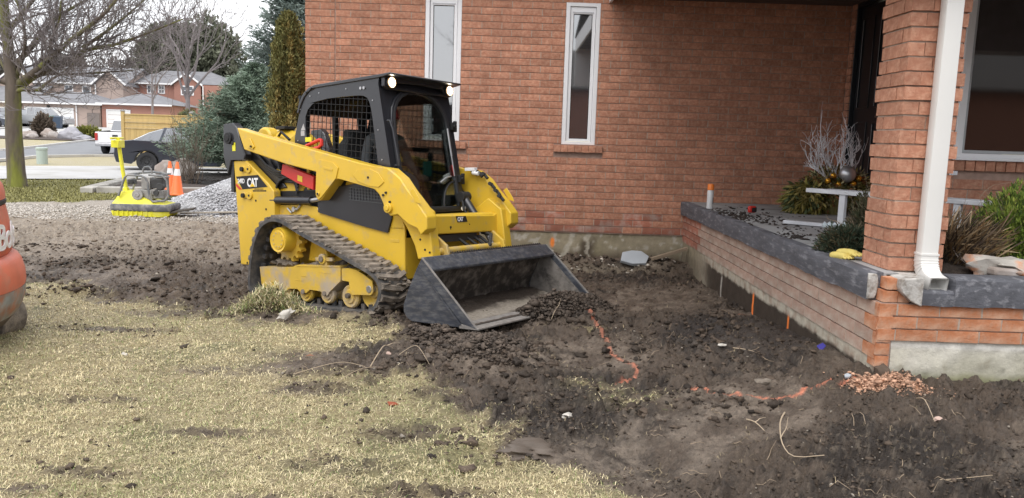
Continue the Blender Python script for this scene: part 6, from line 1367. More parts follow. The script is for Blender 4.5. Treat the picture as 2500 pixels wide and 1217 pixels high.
# stone and concrete pieces by the bed
M_SLABC = mat('weathered_slab', (.45, .43, .39), .9, var=.2, vscale=3, bump=.8, bscale=14, col2=(.30, .28, .25), c2scale=2)
def slab(pts, z0, z1, label, rz=0, tilt=(0, 0), name='stone_slab'):
    cx_ = sum(p[0] for p in pts) / len(pts); cy_ = sum(p[1] for p in pts) / len(pts); c = MB(); c.top([(p[0] - cx_, p[1] - cy_) for p in pts], 0, z1 - z0)
    o = c.build(name, M_SLABC, None, bevel=.02); o.location = (cx_, cy_, z0); o.rotation_euler = (tilt[0], tilt[1], 0); return tag(o, label, 'stone slab')
slab([(-9.25, 17.0), (-8.95, 16.95), (-9.9, 20.9), (-10.25, 21.0)], .0, .13, 'pale tapering stone edging slab leading back from the lawn tip')
slab([(-9.0, 17.3), (-8.9, 17.0), (-6.8, 17.6), (-6.9, 17.95)], .0, .14, 'long pale stone edging slab lying behind the plate compactor')
slab([(-6.7, 17.9), (-6.65, 17.6), (-5.0, 17.4), (-4.95, 17.8)], .0, .13, 'pale stone edging slab right of the traffic cones')
slab([(-9.7, 18.6), (-8.6, 18.0), (-7.2, 18.5), (-7.6, 20.6), (-9.6, 20.8)], -.03, .04, 'dark patch of bed soil framed by the stone edging') if 0 else None
sheet('garden_bed', [(-9.4, 18.6), (-8.7, 17.7), (-6.9, 18.0), (-7.0, 19.7), (-9.0, 20.6), (-9.9, 20.6)], .05, MATS['dark_mulch'], step=.8)
# concrete kerb behind the bed
c = MB(); c.box(-7.0, 1.0, 25.5, 25.7, -.05, .16); o = c.build('edging', M_KERB, None, bevel=.02); tag(o, None, None, None, 'structure')

# gravel pile
gx = np.linspace(-7.0, -2.9, 130); gy2 = np.linspace(12.9, 16.8, 110); X_, Y_ = np.meshgrid(gx, gy2); rr = np.hypot((X_ + 4.85) / 1.95, (Y_ - 14.9) / 1.65) + .06 * fbm(X_, Y_, 1.3, 3, 3)
Z_ = .74 * np.clip(1 - rr, 0, 1) ** 1.0 * (1 + .1 * fbm(X_, Y_, 3, 3, 7)) - .05 + .02 * fbm(X_, Y_, 14, 3, 9); Z_ = np.where(rr > 1.02, -.3, Z_)
ii = np.arange(X_.size).reshape(X_.shape); qd = np.stack([ii[:-1, :-1], ii[:-1, 1:], ii[1:, 1:], ii[1:, :-1]], -1).reshape(-1, 4)
me = np_mesh('gravel_heap_core', np.stack([X_, Y_, Z_], -1).reshape(-1, 3), qd, smooth=True, cols=np.tile([[.40, .40, .41]], (X_.size, 1)) * (.6 + .8 * NR.rand(X_.size, 1))); me.materials.append(M_SOIL)
gp = tag(link('gravel_heap', me), 'heap of grey crushed gravel behind the loader', 'gravel heap', None, 'stuff')
k = 15000; px_ = -4.85 + 1.95 * (NR.rand(k) * 2 - 1) * 1.08; py_ = 14.9 + 1.65 * (NR.rand(k) * 2 - 1) * 1.08
r_ = np.hypot((px_ + 4.85) / 1.95, (py_ - 14.9) / 1.65); ok = (r_ < 1.08) & (py_ < 15.8); px_, py_, r_ = px_[ok], py_[ok], r_[ok]
hz = lambda a, b: np.maximum(.74 * np.clip(1 - np.hypot((a + 4.85) / 1.95, (b - 14.9) / 1.65), 0, 1) - .04, .0)
scatter_lumps('gravel', px_, py_, .010 + .012 * NR.rand(len(px_)), np.array([.50, .50, .52]) * (.55 + .8 * NR.rand(len(px_), 1)), 'loose grey stones covering the gravel heap', 'gravel', zfn=hz)

# traffic cones
M_CONE = mat('cone_orange', (.85, .17, .035), .45, var=.05); M_REFL = mat('reflective_collar', (.80, .80, .80), .4)
def cone():
    root = empty('traffic_cone', (0, 0, 0), 0, 'x', 'traffic cone', 'orange traffic cones by the gravel heap')
    c = MB(); c.box(-.18, .18, -.18, .18, 0, .03); c.build('base', M_CONE, root, bevel=.01)
    c = MB(); c.lathe([(.14, .03), (.125, .05), (.028, .70), (.022, .71), (.018, .69)], 24); c.build('cone_body', M_CONE, root)
    c = MB(); r = lambda z: .125 + (.028 - .125) * (z - .05) / .65 + .0015
    c.lathe([(r(.42), .42), (r(.56), .56)], 24); c.build('collar', M_REFL, root); return root
def copy_tree(o, parent=None):
    c = o.copy(); COL.objects.link(c)
    if parent is not None: c.parent = parent
    for ch in list(o.children): copy_tree(ch, c)
    return c
c1 = cone(); c1.location = (-7.42, 17.25, .02); c1['label'] = 'orange traffic cone with white collar, left of the two and partly behind the other'
c2 = copy_tree(c1); c2.location = (-7.20, 17.05, .02); c2['label'] = 'orange traffic cone with white collar, right of the two, nearer the gravel heap'; c2.rotation_euler = (0, radians(2), .5)

# plate compactor
M_NEON = mat('neon_yellow_paint', (.82, .78, .04), .5, var=.06, col2=(.60, .56, .22), c2scale=5, c2lo=.5, c2hi=.8); M_GREYP = mat('grey_tube_paint', (.16, .17, .18), .5, var=.15, col2=(.30, .29, .27), c2scale=8); M_ENG = mat('engine_grey', (.36, .35, .33), .6, .2, var=.25, vscale=12); M_ENGD = mat('engine_dark', (.06, .06, .06), .6)
pc = empty('plate_compactor', (-5.98, 13.0, .0), radians(4), 'yellow plate compactor with grey roll cage and petrol engine standing on the dirt', 'plate compactor')
c = MB(); c.loft([[(x, y, z) for x, y in [(-.46 - e, -.24), (-.50 - e, 0), (-.46 - e, .24), (.30, .27), (.42 + e, .20), (.42 + e, -.20), (.30, -.27)]] for z, e in ((.015, -.03), (.04, 0), (.10, .02))]); 
for k in range(9): c.box(-.44 + .075 * k, -.43 + .075 * k, -.275, -.255, .02, .11)
c.build('base_plate', M_NEON, pc, bevel=.008)
c = MB(); c.loft([[(x * s_, y * s_, z) for x, y in [(-.47, -.25), (-.50, 0), (-.47, .25), (.32, .29), (.45, .22), (.45, -.22), (.32, -.29)]] for z, s_ in ((.105, .99), (.13, 1.025), (.19, 1.025), (.215, .99))]); c.build('rubber_skirt', mat('skirt_grey', (.12, .125, .14), .7, var=.2, col2=(.28, .27, .26), c2scale=9), pc, bevel=.006)
c = MB(); c.loft([[(-.47, -.24, .206), (.43, -.23, .206), (.43, .23, .206), (-.47, .24, .206)], [(-.36, -.17, .38), (.10, -.17, .27), (.10, .17, .27), (-.36, .17, .38)], [(-.33, -.15, .42), (-.16, -.15, .40), (-.16, .15, .40), (-.33, .15, .42)]]); c.build('hood', M_NEON, pc, bevel=.01)
c = MB()
for y in (-.22, .22): c.tube([(-.33, y, .36), (-.22, y, .66), (-.19, y, .69), (.02, y, .71), (.20, y, .70), (.26, y, .65), (.27, y, .35), (.30, y, .27), (.10, y, .255)] if y > 0 else [(-.36, y, .34), (-.25, y, .64), (-.21, y, .675), (.0, y, .67), (.07, y, .64), (.10, y, .56), (.12, y, .32), (.17, y, .26), (.36, y, .28), (.42, y, .36), (.40, y, .60), (.34, y, .67), (.12, y, .69)], .018, 8)
for x, z in ((-.20, .685), (.30, .69)): c.tube([(x, -.22, z), (x, .22, z)], .018, 8)
c.build('roll_cage', M_GREYP, pc)
c = MB(); c.tube([(-.05, 0, .69), (-.05, 0, .76), (-.02, 0, .80), (.04, 0, .81), (.08, 0, .77), (.09, 0, .69)], .015, 8); c.build('lifting_eye', M_GREYP, pc)
c = MB(); c.tube([(-.33, .02, .42), (-.38, .02, .75), (-.42, .02, 1.10), (-.435, .02, 1.26)], .030, 10); c.box(-.50, -.38, -.10, .14, 1.10, 1.22); c.tube([(-.45, -.22, 1.25), (-.45, .26, 1.25)], .018, 8); c.box(-.37, -.30, -.03, .07, .36, .46); c.build('handle', M_NEON, pc, bevel=.008)
c = MB(); c.box(-.04, .10, -.12, .12, .45, .64); c.box(-.10, .14, -.13, .12, .28, .44); c.cyl((-.08, -.12, .36), (-.08, -.19, .36), .085, 20); c.cyl((-.08, -.19, .36), (-.08, -.205, .36), .035, 14); c.build('engine_block', M_ENG, pc, bevel=.012)
c = MB(); c.box(.12, .30, -.14, .10, .47, .62); c.cyl((.26, -.16, .50), (.26, -.05, .50), .06, 16); c.build('air_filter', M_ENGD, pc, bevel=.01); c = MB(); c.box(-.26, -.17, -.10, .06, .52, .60); c.build('water_cap', M_ENGD, pc, bevel=.01); c = MB(); c.cyl((.20, -.17, .40), (.20, -.08, .40), .045, 14); c.build('pulley', M_ENGD, pc, bevel=.004)
c = MB(); c.box(.16, .34, -.12, .10, .63, .665); c.build('fuel_tank', M_ENG, pc, bevel=.012); c = MB(); c.box(.15, .33, -.15, .05, .30, .44); c.box(.12, .20, -.17, -.1, .36, .45); c.build('exhaust', M_ENG, pc, bevel=.012)
for k in range(6):
    c = MB(); c.box(.19, .33, -.155, -.14, .31 + .022 * k, .318 + .022 * k); c.build('cooling_fin', M_ENGD, pc, smooth=0)
# boards lying beside it
c = MB(); c.box(-.42, .42, -.14, .14, 0, .028); o = c.build('rubber_mat', mat('dirty_black_mat', (.07, .06, .05), .85, var=.3, bump=.6), None, bevel=.005); o.location = (-5.62, 12.95, .06); o.rotation_euler = (0, radians(-10), radians(12)); tag(o, 'dark muddy plate tilted against the front of the plate compactor', 'plate')
c = MB(); c.box(-.55, .55, -.05, .05, 0, .022); o = c.build('plank', mat('old_grey_plank', (.38, .34, .28), .85, var=.15, bump=.4), None, bevel=.004); o.location = (-5.0, 13.35, .05); o.rotation_euler = (0, radians(-1), radians(20)); tag(o, 'thin pale plank lying on the dirt before the gravel heap', 'plank')

# ---------------------------------------------------------------- vehicles
M_TYRE = mat('tyre', (.035, .035, .037), .85, var=.15, bump=.3); M_RIM = mat('black_steel_rim', (.05, .05, .052), .5, .3); M_RIMS = mat('silver_rim', (.45, .45, .46), .4, .6)
M_CARGL = mat('car_window', (.03, .035, .045), .05, spec=1.0); MATS['car_window'].node_tree.nodes['Principled BSDF'].inputs['IOR'].default_value = 2.2; M_TAILL = mat('tail_lamp', (.45, .03, .02), .25); M_CLEARL = mat('clear_lamp', (.6, .6, .6), .2); M_TRIM = mat('black_trim', (.02, .02, .02), .6)
def wheel(root, x, y, r, w, rim, side):
    root2 = MB(); root2.lathe([(r * .62, y - w / 2 + .01), (r * .66, y - w / 2), (r * .93, y - w / 2), (r, y - w / 2 + .03), (r, y + w / 2 - .03), (r * .93, y + w / 2), (r * .66, y + w / 2), (r * .62, y + w / 2 - .01)], 28, (x, 0, r), 'y'); wo_ = root2.build('wheel', M_TYRE, root)
    c = MB(); s = 1 if side > 0 else -1; yy = y + s * w / 2; c.lathe([(.0, yy - s * .035), (r * .18, yy - s * .03), (r * .25, yy - s * .06), (r * .50, yy - s * .045), (r * .60, yy - s * .01), (r * .64, yy)], 28, (x, 0, r), 'y'); c.build('rim', rim, wo_)
    c = MB()
    for k in range(10): a = 2 * pi * k / 10; c.cyl((x + cos(a) * r * .42, yy - s * .051, r + sin(a) * r * .42), (x + cos(a) * r * .42, yy - s * .044, r + sin(a) * r * .42), r * .055, 8)
    c.build('rim_vents', M_TRIM, wo_)
def arc(cx_, r, n=9, z=.33): return [(cx_ + r * cos(a), z + r * sin(a)) for a in np.linspace(pi, 0, n)]
def vehicle(name, loc, rz, label, cat, body, Wd, glass, paint, wheels, wr, rim, roof_t=.03, pillars=(), winspan=None, tail=None, extra=None):
    """body, glass: side profiles (x, z); wheels at x; body widest at mid height, cabin leaning inward"""
    root = empty(name, loc, rz, label, cat)
    xs = [p[0] for p in body]; n = len(body)
    ring = lambda y, k, dz=0: [(p[0] * k, y, p[1] + dz) for p in body]
    c = MB(); c.side(body, -Wd / 2 + .02, Wd / 2 - .02); c.build('body', paint, root, bevel=.035, seg=3)
    zb = min(p[1] for p in glass); zt = max(p[1] for p in glass)
    c = MB(); ins = lambda z: Wd / 2 - .03 - .16 * (z - zb) / (zt - zb)
    vs = [(p[0], ins(p[1]), p[1]) for p in glass] + [(p[0], -ins(p[1]), p[1]) for p in glass]; m = len(glass)
    c.add(vs, [tuple(range(m)), tuple(range(2 * m - 1, m - 1, -1))] + [(i, (i + 1) % m, (i + 1) % m + m, i + m) for i in range(m)]); cab = c.build('cabin', M_CARGL, root, bevel=.02)
    # roof skin and pillars
    top = [p for p in glass if p[1] > zt - .16]
    c = MB(); tp = sorted(top); w0 = [ins(p[1]) for p in tp]
    c.loft([[(p[0], -w - .004, p[1] + .0), (p[0], -w * .6, p[1] + .018), (p[0], w * .6, p[1] + .018), (p[0], w + .004, p[1] + .0), (p[0], w - .02, p[1] - .05), (p[0], -w + .02, p[1] - .05)] for p, w in zip(tp, w0)]); c.build('roof', paint, root, smooth=50)
    c = MB()
    for (xb, xt) in pillars:
        for s in (-1, 1): c.bar((xb, s * (ins(zb) + .004), zb), (xt, s * (ins(zt - .02) + .004), zt - .02), .02, .07, up=(1, 0, 0))
    c.build('pillars', paint if not extra or 'dark_pillar' not in extra else M_TRIM, cab)
    for x in wheels:
        for s in (-1, 1): wheel(root, x, s * (Wd / 2 - .12), wr, .22, rim, s)
        c = MB(); 
        for s in (-1, 1): c.lathe([(wr + .03, s * (Wd / 2 - .025)), (wr + .055, s * (Wd / 2 - .01)), (wr + .06, s * (Wd / 2 - .03))], 18, (x, 0, wr), 'y', 0, pi)
        c.build('wheel_arch', M_TRIM, root)
    return root
def mirror_lights(root, Wd, xr, xf_, zr, zf, paint, xm, zm):
    for s in (-1, 1):
        c = MB(); c.box(xr - .012, xr + .16, s * (Wd / 2 - .10), s * (Wd / 2 + .004), zr - .07, zr + .07); c.build('tail_light', M_TAILL, root, bevel=.015)
        c = MB(); c.box(xf_ - .18, xf_ + .012, s * (Wd / 2 - .16), s * (Wd / 2 + .003), zf - .05, zf + .06); c.build('headlight', M_CLEARL, root, bevel=.015)
        c = MB(); c.box(xm - .06, xm + .08, s * (Wd / 2 + .01), s * (Wd / 2 + .16), zm - .01, zm + .10); c.build('mirror', paint, root, bevel=.02)
M_NAVY = mat('dark_navy_paint', (.045, .052, .072), .28, .5, coat=1, var=.05); M_SILV = mat('silver_paint', (.36, .37, .38), .3, .6, coat=.6, var=.04); M_WHT = mat('white_car_paint', (.80, .80, .81), .3, coat=.6)
SB = [(-2.24, .30), (-2.30, .52), (-2.28, .80), (-2.22, .96), (-1.72, 1.02), (-1.2, 1.0), (.9, .95), (1.35, .88), (2.05, .74), (2.26, .58), (2.28, .32), (2.2, .22), (1.71, .20)] + [(p[0], p[1]) for p in reversed(arc(1.36, .36))] + [(.9, .19), (-.9, .19)] + [(p[0], p[1]) for p in reversed(arc(-1.34, .36))] + [(-1.8, .24)]
SG = [(-1.78, .99), (-1.25, 1.27), (-.85, 1.40), (-.35, 1.45), (.15, 1.43), (.55, 1.32), (1.22, .93)]
sed = vehicle('parked_sedan', (-11.02, 27.35, .0), radians(21), 'dark navy sedan parked on the pale driveway behind the small spruce', 'car', SB, 1.78, SG, M_NAVY, (-1.34, 1.36), .315, M_RIM, pillars=((.12, .06), (-.95, -.75)))
mirror_lights(sed, 1.78, -2.28, 2.26, .83, .68, M_NAVY, .85, .98)
c = MB()
for xx in (.98, .10, -.85): c.box(xx - .004, xx + .004, -.8755, -.871, .32, .97)
c.box(-1.7, 1.5, -.8755, -.871, .52, .53); c.build('door_seams', M_TRIM, sed, smooth=0)
for xx in (-.70, .25): 
    c = MB(); c.box(xx - .10, xx + .10, -.90, -.872, .84, .865); c.build('door_handle', M_NAVY, sed, bevel=.006)
c = MB(); c.box(-1.2, 1.0, -.874, -.850, .955, .975); c.build('chrome_strip', M_CHROME, sed)
# white pickup seen from behind
PB_ = [(-2.75, .45), (-2.78, .55), (-2.76, 1.12), (-.72, 1.16), (-.72, 1.20), (1.15, 1.17), (2.55, 1.05), (2.72, .90), (2.74, .50), (2.6, .38), (2.2, .38)] + list(reversed(arc(1.78, .44, 9, .40))) + [(1.2, .36), (-1.2, .36)] + list(reversed(arc(-1.72, .44, 9, .40))) + [(-2.3, .42)]
PG = [(-.70, 1.18), (-.62, 1.72), (-.35, 1.80), (.55, 1.80), (.85, 1.70), (1.35, 1.16)]
pk = vehicle('pickup_truck', (-20.35, 43.0, .0), radians(97), 'white pickup truck seen from behind, half hidden by the wooden fence', 'truck', PB_, 1.95, PG, M_WHT, (-1.72, 1.78), .39, M_RIMS, pillars=((-.2, -.2),))
c = MB(); c.box(-2.80, -2.77, -.80, .80, .60, 1.10); c.build('tailgate', M_WHT, pk, bevel=.01)
c = MB(); c.box(-2.812, -2.80, -.13, .13, .90, .99); c.build('tailgate_handle', M_TRIM, pk, bevel=.004)
c = MB(); c.box(-2.92, -2.76, -.92, .92, .42, .56); c.build('bumper', M_CHROME, pk, bevel=.02)
for s in (-1, 1): c = MB(); c.box(-2.80, -2.6, s * .83, s * .965, .70, 1.06); c.build('tail_light', M_TAILL, pk, bevel=.01)
c = MB(); c.box(-2.70, -.8, -.80, .80, 1.05, 1.165); c.build('load_bed', M_TRIM, pk)
# silver pickup and dark cars on the far driveway
s2 = vehicle('pickup_truck', (-43.7, 74, 1.03), radians(2), 'silver crew cab pickup parked before the pinkish garage', 'truck', PB_, 1.9, PG, M_SILV, (-1.72, 1.78), .39, M_RIMS, pillars=((-.65, -.6), (.1, .1)))
mirror_lights(s2, 1.9, -2.76, 2.72, .9, .82, M_SILV, .95, 1.16)
UB = [(-2.2, .35), (-2.25, .9), (-2.15, 1.05), (1.1, 1.05), (2.1, .88), (2.25, .6), (2.2, .3), (1.8, .28)] + list(reversed(arc(1.4, .4, 9, .36))) + [(.9, .26), (-.95, .26)] + list(reversed(arc(-1.38, .4, 9, .36))) + [(-1.85, .3)]
UG = [(-2.15, 1.03), (-1.98, 1.55), (-1.7, 1.68), (.1, 1.70), (.45, 1.62), (1.15, 1.03)]
d1 = vehicle('dark_suv', (-46.3, 75.0, 1.05), radians(5), 'dark blue sport utility vehicle parked behind the bare tree trunk', 'car', UB, 1.85, UG, M_NAVY, (-1.38, 1.4), .36, M_RIMS, pillars=((-1.2, -1.15), (-.1, -.1)))
d2 = vehicle('dark_sedan', (-46.6, 71.0, .98), radians(4), 'dark car cut by the left edge, left of the tree trunk', 'car', SB, 1.78, SG, M_NAVY, (-1.34, 1.36), .32, M_RIMS, pillars=((.12, .06), (-.95, -.75)))
# wheelie bins
def bin_(loc, col, lid, label):
    root = empty('wheeled_bin', loc, radians(10), label, 'bin', 'wheeled bins by the far garage'); m1 = mat('bin_' + lid, col, .5, var=.05)
    c = MB(); c.loft([[(-.26, -.28, .05), (.26, -.28, .05), (.26, .28, .05), (-.26, .28, .05)], [(-.33, -.36, 1.02), (.33, -.36, 1.02), (.33, .36, 1.02), (-.33, .36, 1.02)]]); c.build('bin_body', m1, root, bevel=.02)
    c = MB(); c.loft([[(-.35, -.39, 1.025), (.35, -.39, 1.025), (.35, .40, 1.03), (-.35, .40, 1.03)], [(-.30, -.33, 1.09), (.30, -.33, 1.09), (.30, .36, 1.13), (-.30, .36, 1.13)]]); c.build('lid', m1, root, bevel=.02)
    for s in (-1, 1): c = MB(); c.cyl((s * .24, .30, .10), (s * .32, .30, .10), .10, 14); c.build('wheel', M_TYRE, root)
bin_((-41.0, 71.0, 1.0), (.03, .28, .22), 'green', 'teal green wheeled bin left of the dark one'); bin_((-40.1, 70.6, 1.0), (.035, .06, .10), 'navy', 'dark blue wheeled bin right of the teal one')

# ---------------------------------------------------------------- far houses
M_PINKB = mat('pinkish_brick', (.40, .315, .275), .9, var=.1, vscale=.6); M_FARRED = mat('far_red_brick', (.36, .185, .145), .9, var=.12, vscale=.6); M_FARTAN = mat('far_tan_brick', (.42, .34, .27), .9, var=.1, vscale=.6)
M_ROOFG = mat('grey_shingles', (.20, .20, .212), .95, var=.14, vscale=1.5, bump=.3, bscale=8); M_GARD = mat('garage_door_paint', (.78, .78, .77), .5, var=.02); M_FARGL = mat('far_window_glass', (.09, .10, .12), .1, spec=.8)
def gable(mb_w, mb_r, x0, x1, y0, y1, zb, ze, zr, axis='x', ov=.35, th=.12):
    mb_w.box(x0, x1, y0, y1, zb, ze)
    if axis == 'x':
        ym = (y0 + y1) / 2
        mb_w.add([(x0, y0, ze), (x0, y1, ze), (x0, ym, zr), (x1, y0, ze), (x1, y1, ze), (x1, ym, zr)], [(0, 1, 2), (3, 5, 4)])
        k = (zr - ze) / (ym - y0)
        for s in (-1, 1):
            ye = y0 - ov if s < 0 else y1 + ov; z_ = ze - k * ov
            mb_r.loft([[(x0 - ov, ye, z_ + .02), (x0 - ov, ye, z_ + th), (x0 - ov, ym, zr + th), (x0 - ov, ym, zr + .02)], [(x1 + ov, ye, z_ + .02), (x1 + ov, ye, z_ + th), (x1 + ov, ym, zr + th), (x1 + ov, ym, zr + .02)]])
    else:
        xm = (x0 + x1) / 2
        mb_w.add([(x0, y0, ze), (x1, y0, ze), (xm, y0, zr), (x0, y1, ze), (x1, y1, ze), (xm, y1, zr)], [(0, 1, 2), (3, 5, 4)])
        k = (zr - ze) / (xm - x0)
        for s in (-1, 1):
            xe = x0 - ov if s < 0 else x1 + ov; z_ = ze - k * ov
            mb_r.loft([[(xe, y0 - ov, z_ + .02), (xe, y0 - ov, z_ + th), (xm, y0 - ov, zr + th), (xm, y0 - ov, zr + .02)], [(xe, y1, z_ + .02), (xe, y1, z_ + th), (xm, y1, zr + th), (xm, y1, zr + .02)]])
def hip(mb_w, mb_r, x0, x1, y0, y1, zb, ze, zr, xr0, xr1, ov=.4):
    mb_w.box(x0, x1, y0, y1, zb, ze); ym = (y0 + y1) / 2
    a = [(x0 - ov, y0 - ov, ze), (x1 + ov, y0 - ov, ze), (x1 + ov, y1 + ov, ze), (x0 - ov, y1 + ov, ze)]; mb_r.add(a + [(xr0, ym, zr), (xr1, ym, zr)], [(0, 1, 5, 4), (1, 2, 5), (2, 3, 4, 5), (3, 0, 4), (0, 3, 2, 1)])
def fwin(root, x0, x1, z0, z1, y, mull=True):
    c = MB(); c.plate([(x0, z0), (x1, z0), (x1, z1), (x0, z1)], y - .05, y + .02, lambda u, v, w: (u, w, v), [[(x0 + .12, z0 + .12), (x1 - .12, z0 + .12), (x1 - .12, z1 - .12), (x0 + .12, z1 - .12)]]); f = c.build('window', M_WHITE, root, smooth=0)
    c = MB(); c.box(x0 + .1, x1 - .1, y - .02, y - .01, z0 + .1, z1 - .1); c.build('pane', M_FARGL, f, smooth=0)
    if mull: c = MB(); xm = (x0 + x1) / 2; zm = (z0 + z1) / 2; c.box(xm - .03, xm + .03, y - .045, y - .02, z0 + .1, z1 - .1); c.box(x0 + .1, x1 - .1, y - .045, y - .022, zm - .03, zm + .03); c.build('glazing_bar', M_WHITE, f, smooth=0)
def gdoor(root, x0, x1, z0, z1, y):
    c = MB(); n = 4
    c.plate([(x0 - .12, z0), (x1 + .12, z0), (x1 + .12, z1 + .12), (x0 - .12, z1 + .12)], y - .06, y + .01, lambda u, v, w: (u, w, v), [[(x0, z0 + .001), (x1, z0 + .001), (x1, z1), (x0, z1)]]); f = c.build('garage_door', M_WHITE, root, smooth=0)
    for k in range(n):
        a = z0 + (z1 - z0) * k / n; b = z0 + (z1 - z0) * (k + 1) / n; c = MB(); c.box(x0, x1, y - .035, y - .0, a + .015, b - .015); c.build('door_panel', M_GARD, f, bevel=.01)
def gut(root, x0, x1, y, z): c = MB(); c.box(x0, x1, y - .08, y, z - .16, z); c.build('gutter', M_WHITE, root, smooth=0)
def dpipe(root, x, y, z0, z1): c = MB(); c.box(x - .05, x + .05, y - .1, y, z0, z1); c.build('downpipe', M_WHITE, root, smooth=0)
# house with the pinkish brick and double garage
hA = empty('pinkish_house', (-48, 86, 1.1), 0, 'pinkish beige brick house with double white garage doors across the street', 'house'); O = Vector((-48, 86, 1.1))
def shift(mb): mb.v = [(v[0] - O.x, v[1] - O.y, v[2] - O.z) for v in mb.v]; return mb
w = MB(); r_ = MB(); hip(w, r_, -52.3, -43.75, 85, 93, .8, 3.62, 4.95, -50.2, -47.0, .45); gable(w, r_, -58.3, -44.6, 92, 101, 3, 6.1, 8.1, 'x'); gable(w, r_, -47.5, -44.45, 91.6, 97, 3, 6.15, 7.55, 'y', .3); gable(w, r_, -58.3, -54.6, 91.5, 97, 3, 6.1, 7.55, 'y', .3)
shift(w).build('wall', M_PINKB, hA, smooth=0); shift(r_).build('roof', M_ROOFG, hA, smooth=0)
sub = []
_wr = lambda f, *a: None
class Off:      # geometry given in world coordinates, stored relative to the house
    pass
def rebase(root, n0):
    for ch in list(root.children):
        if ch.name not in n0:
            for o in [ch] + list(ch.children):
                me = o.data
                for v in me.vertices: v.co -= O
def add_parts(root, fn):
    n0 = {c_.name for c_ in root.children}; fn(); rebase(root, n0)
def pA():
    gdoor(hA, -51.6, -49.25, 1.2, 3.02, 85); gdoor(hA, -49.0, -46.65, 1.2, 3.02, 85)
    fwin(hA, -54.6, -53.1, 4.75, 6.0, 92); fwin(hA, -53.0 + .6, -52.0 + .6, 4.6, 5.9, 92, False) if 0 else None
    fwin(hA, -51.3, -50.3, 4.5, 5.9, 92); fwin(hA, -49.3, -48.3, 4.45, 5.85, 92, False); gut(hA, -52.8, -43.3, 84.55, 3.66); gut(hA, -54.4, -47.6, 91.6, 6.12); dpipe(hA, -46.2, 84.95, 1.1, 3.6); dpipe(hA, -47.5, 91.5, 3.5, 6.0)
    c = MB(); c.box(-45.1, -43.8, 84.90, 84.96, 1.1, 2.7); c.build('side_gate', mat('grey_gate_wood', (.20, .17, .155), .9, var=.1), hA, smooth=0)
    for x in (-49.12, -52.0): c = MB(); c.box(x - .1, x + .1, 84.75, 84.93, 3.12, 3.38); c.build('wall_lamp', M_TRIM, hA, smooth=0)
    c = MB()
    for (a, b) in (((-47.9, 6.0), (-45.97, 7.68)), ((-45.97, 7.68), (-44.0, 6.0)), ((-58.7, 5.95), (-56.45, 7.68)), ((-56.45, 7.68), (-54.2, 5.95))): c.bar((a[0], 91.2, a[1]), (b[0], 91.2, b[1]), .05, .18)
    c.build('barge_board', M_WHITE, hA, smooth=0)
add_parts(hA, pA)
hB = empty('far_brick_house', (-40, 88, 1.1), 0, 'red brick house with grey hipped roofs behind the wooden fence', 'house'); O = Vector((-40, 88, 1.1))
w = MB(); r_ = MB(); hip(w, r_, -43.6, -36.4, 85.05, 92, .8, 3.75, 4.95, -41.3, -39.2, .45); hip(w, r_, -45.5, -33.5, 95, 104, 2, 6.5, 8.3, -43.2, -37.5, .45); gable(w, r_, -39.8, -36.7, 94.2, 98, 1, 6.45, 7.6, 'y', .25); w.box(-36.4, -33.5, 94, 100, .8, 6.4)
shift(w).build('wall', M_FARRED, hB, smooth=0); shift(r_).build('roof', M_ROOFG, hB, smooth=0)
def pB():
    gdoor(hB, -43.0, -40.7, 1.2, 3.02, 85.05); gut(hB, -44.0, -36.0, 84.6, 3.78); gut(hB, -45.9, -40.0, 94.55, 6.52)
    fwin(hB, -43.3, -42.5, 5.3, 6.3, 94.99); fwin(hB, -42.0, -41.2, 5.3, 6.3, 94.99); fwin(hB, -39.0, -37.5, 5.2, 6.3, 94.19); fwin(hB, -39.0, -37.6, 2.6, 3.7, 94.19)
    c = MB(); c.bar((-40.1, 93.9, 6.35), (-38.25, 93.9, 7.75), .05, .18); c.bar((-38.25, 93.9, 7.75), (-36.4, 93.9, 6.35), .05, .18); c.build('barge_board', M_WHITE, hB, smooth=0); dpipe(hB, -38.3 + 2, 93.9, 2, 6.3)
    c = MB(); c.box(-39.9, -39.4, 96, 96.6, 7.5, 9.0); c.build('chimney', M_FARRED, hB, smooth=0) if 0 else None
add_parts(hB, pB)
hC = empty('tan_house', (-62, 88, 1.1), 0, 'tan brick house partly hidden by the bare tree at the left edge', 'house'); O = Vector((-62, 88, 1.1))
w = MB(); r_ = MB(); gable(w, r_, -72, -52.9, 88, 96, .8, 3.8, 5.6, 'x'); shift(w).build('wall', M_FARTAN, hC, smooth=0); shift(r_).build('roof', M_ROOFG, hC, smooth=0)
def pC(): fwin(hC, -57.2, -55.6, 1.8, 3.1, 88); fwin(hC, -61, -59, 1.8, 3.1, 88); gut(hC, -72, -52.6, 87.6, 3.7)
add_parts(hC, pC)
hD = empty('far_grey_roofed_house', (-31, 108, 1.5), 0, 'distant pale house with low grey roof between the brick house and small spruce', 'house'); O = Vector((-31, 108, 1.5))
w = MB(); r_ = MB(); gable(w, r_, -37, -27, 104, 112, .8, 6.2, 8.0, 'x'); shift(w).build('wall', M_PINKB, hD, smooth=0); shift(r_).build('roof', M_ROOFG, hD, smooth=0)
def pD(): fwin(hD, -34, -32.6, 4.4, 5.6, 104); gut(hD, -37, -27, 103.6, 6.1)
add_parts(hD, pD)
# low hedge line far behind
for k in range(9):
    xx = -96 + k * 7.2; 
    if xx > -46: break
    crown_tree('distant_tree', (xx, 135 + 5 * (k % 3), 2), 8, 6.5, (4.8, 3, 4.2), 700, .9, (.13, .12, .11), ['hazy distant treetop at the far left skyline', 'hazy distant treetop left of the tan roof', 'hazy distant treetop above the tan roof', 'hazy distant treetop above the tree fork', 'hazy distant treetop left of the pinkish gable', 'hazy distant treetop behind the pinkish gable', 'hazy distant treetop between pinkish house and pines'][k], 60 + k, .3, 2)
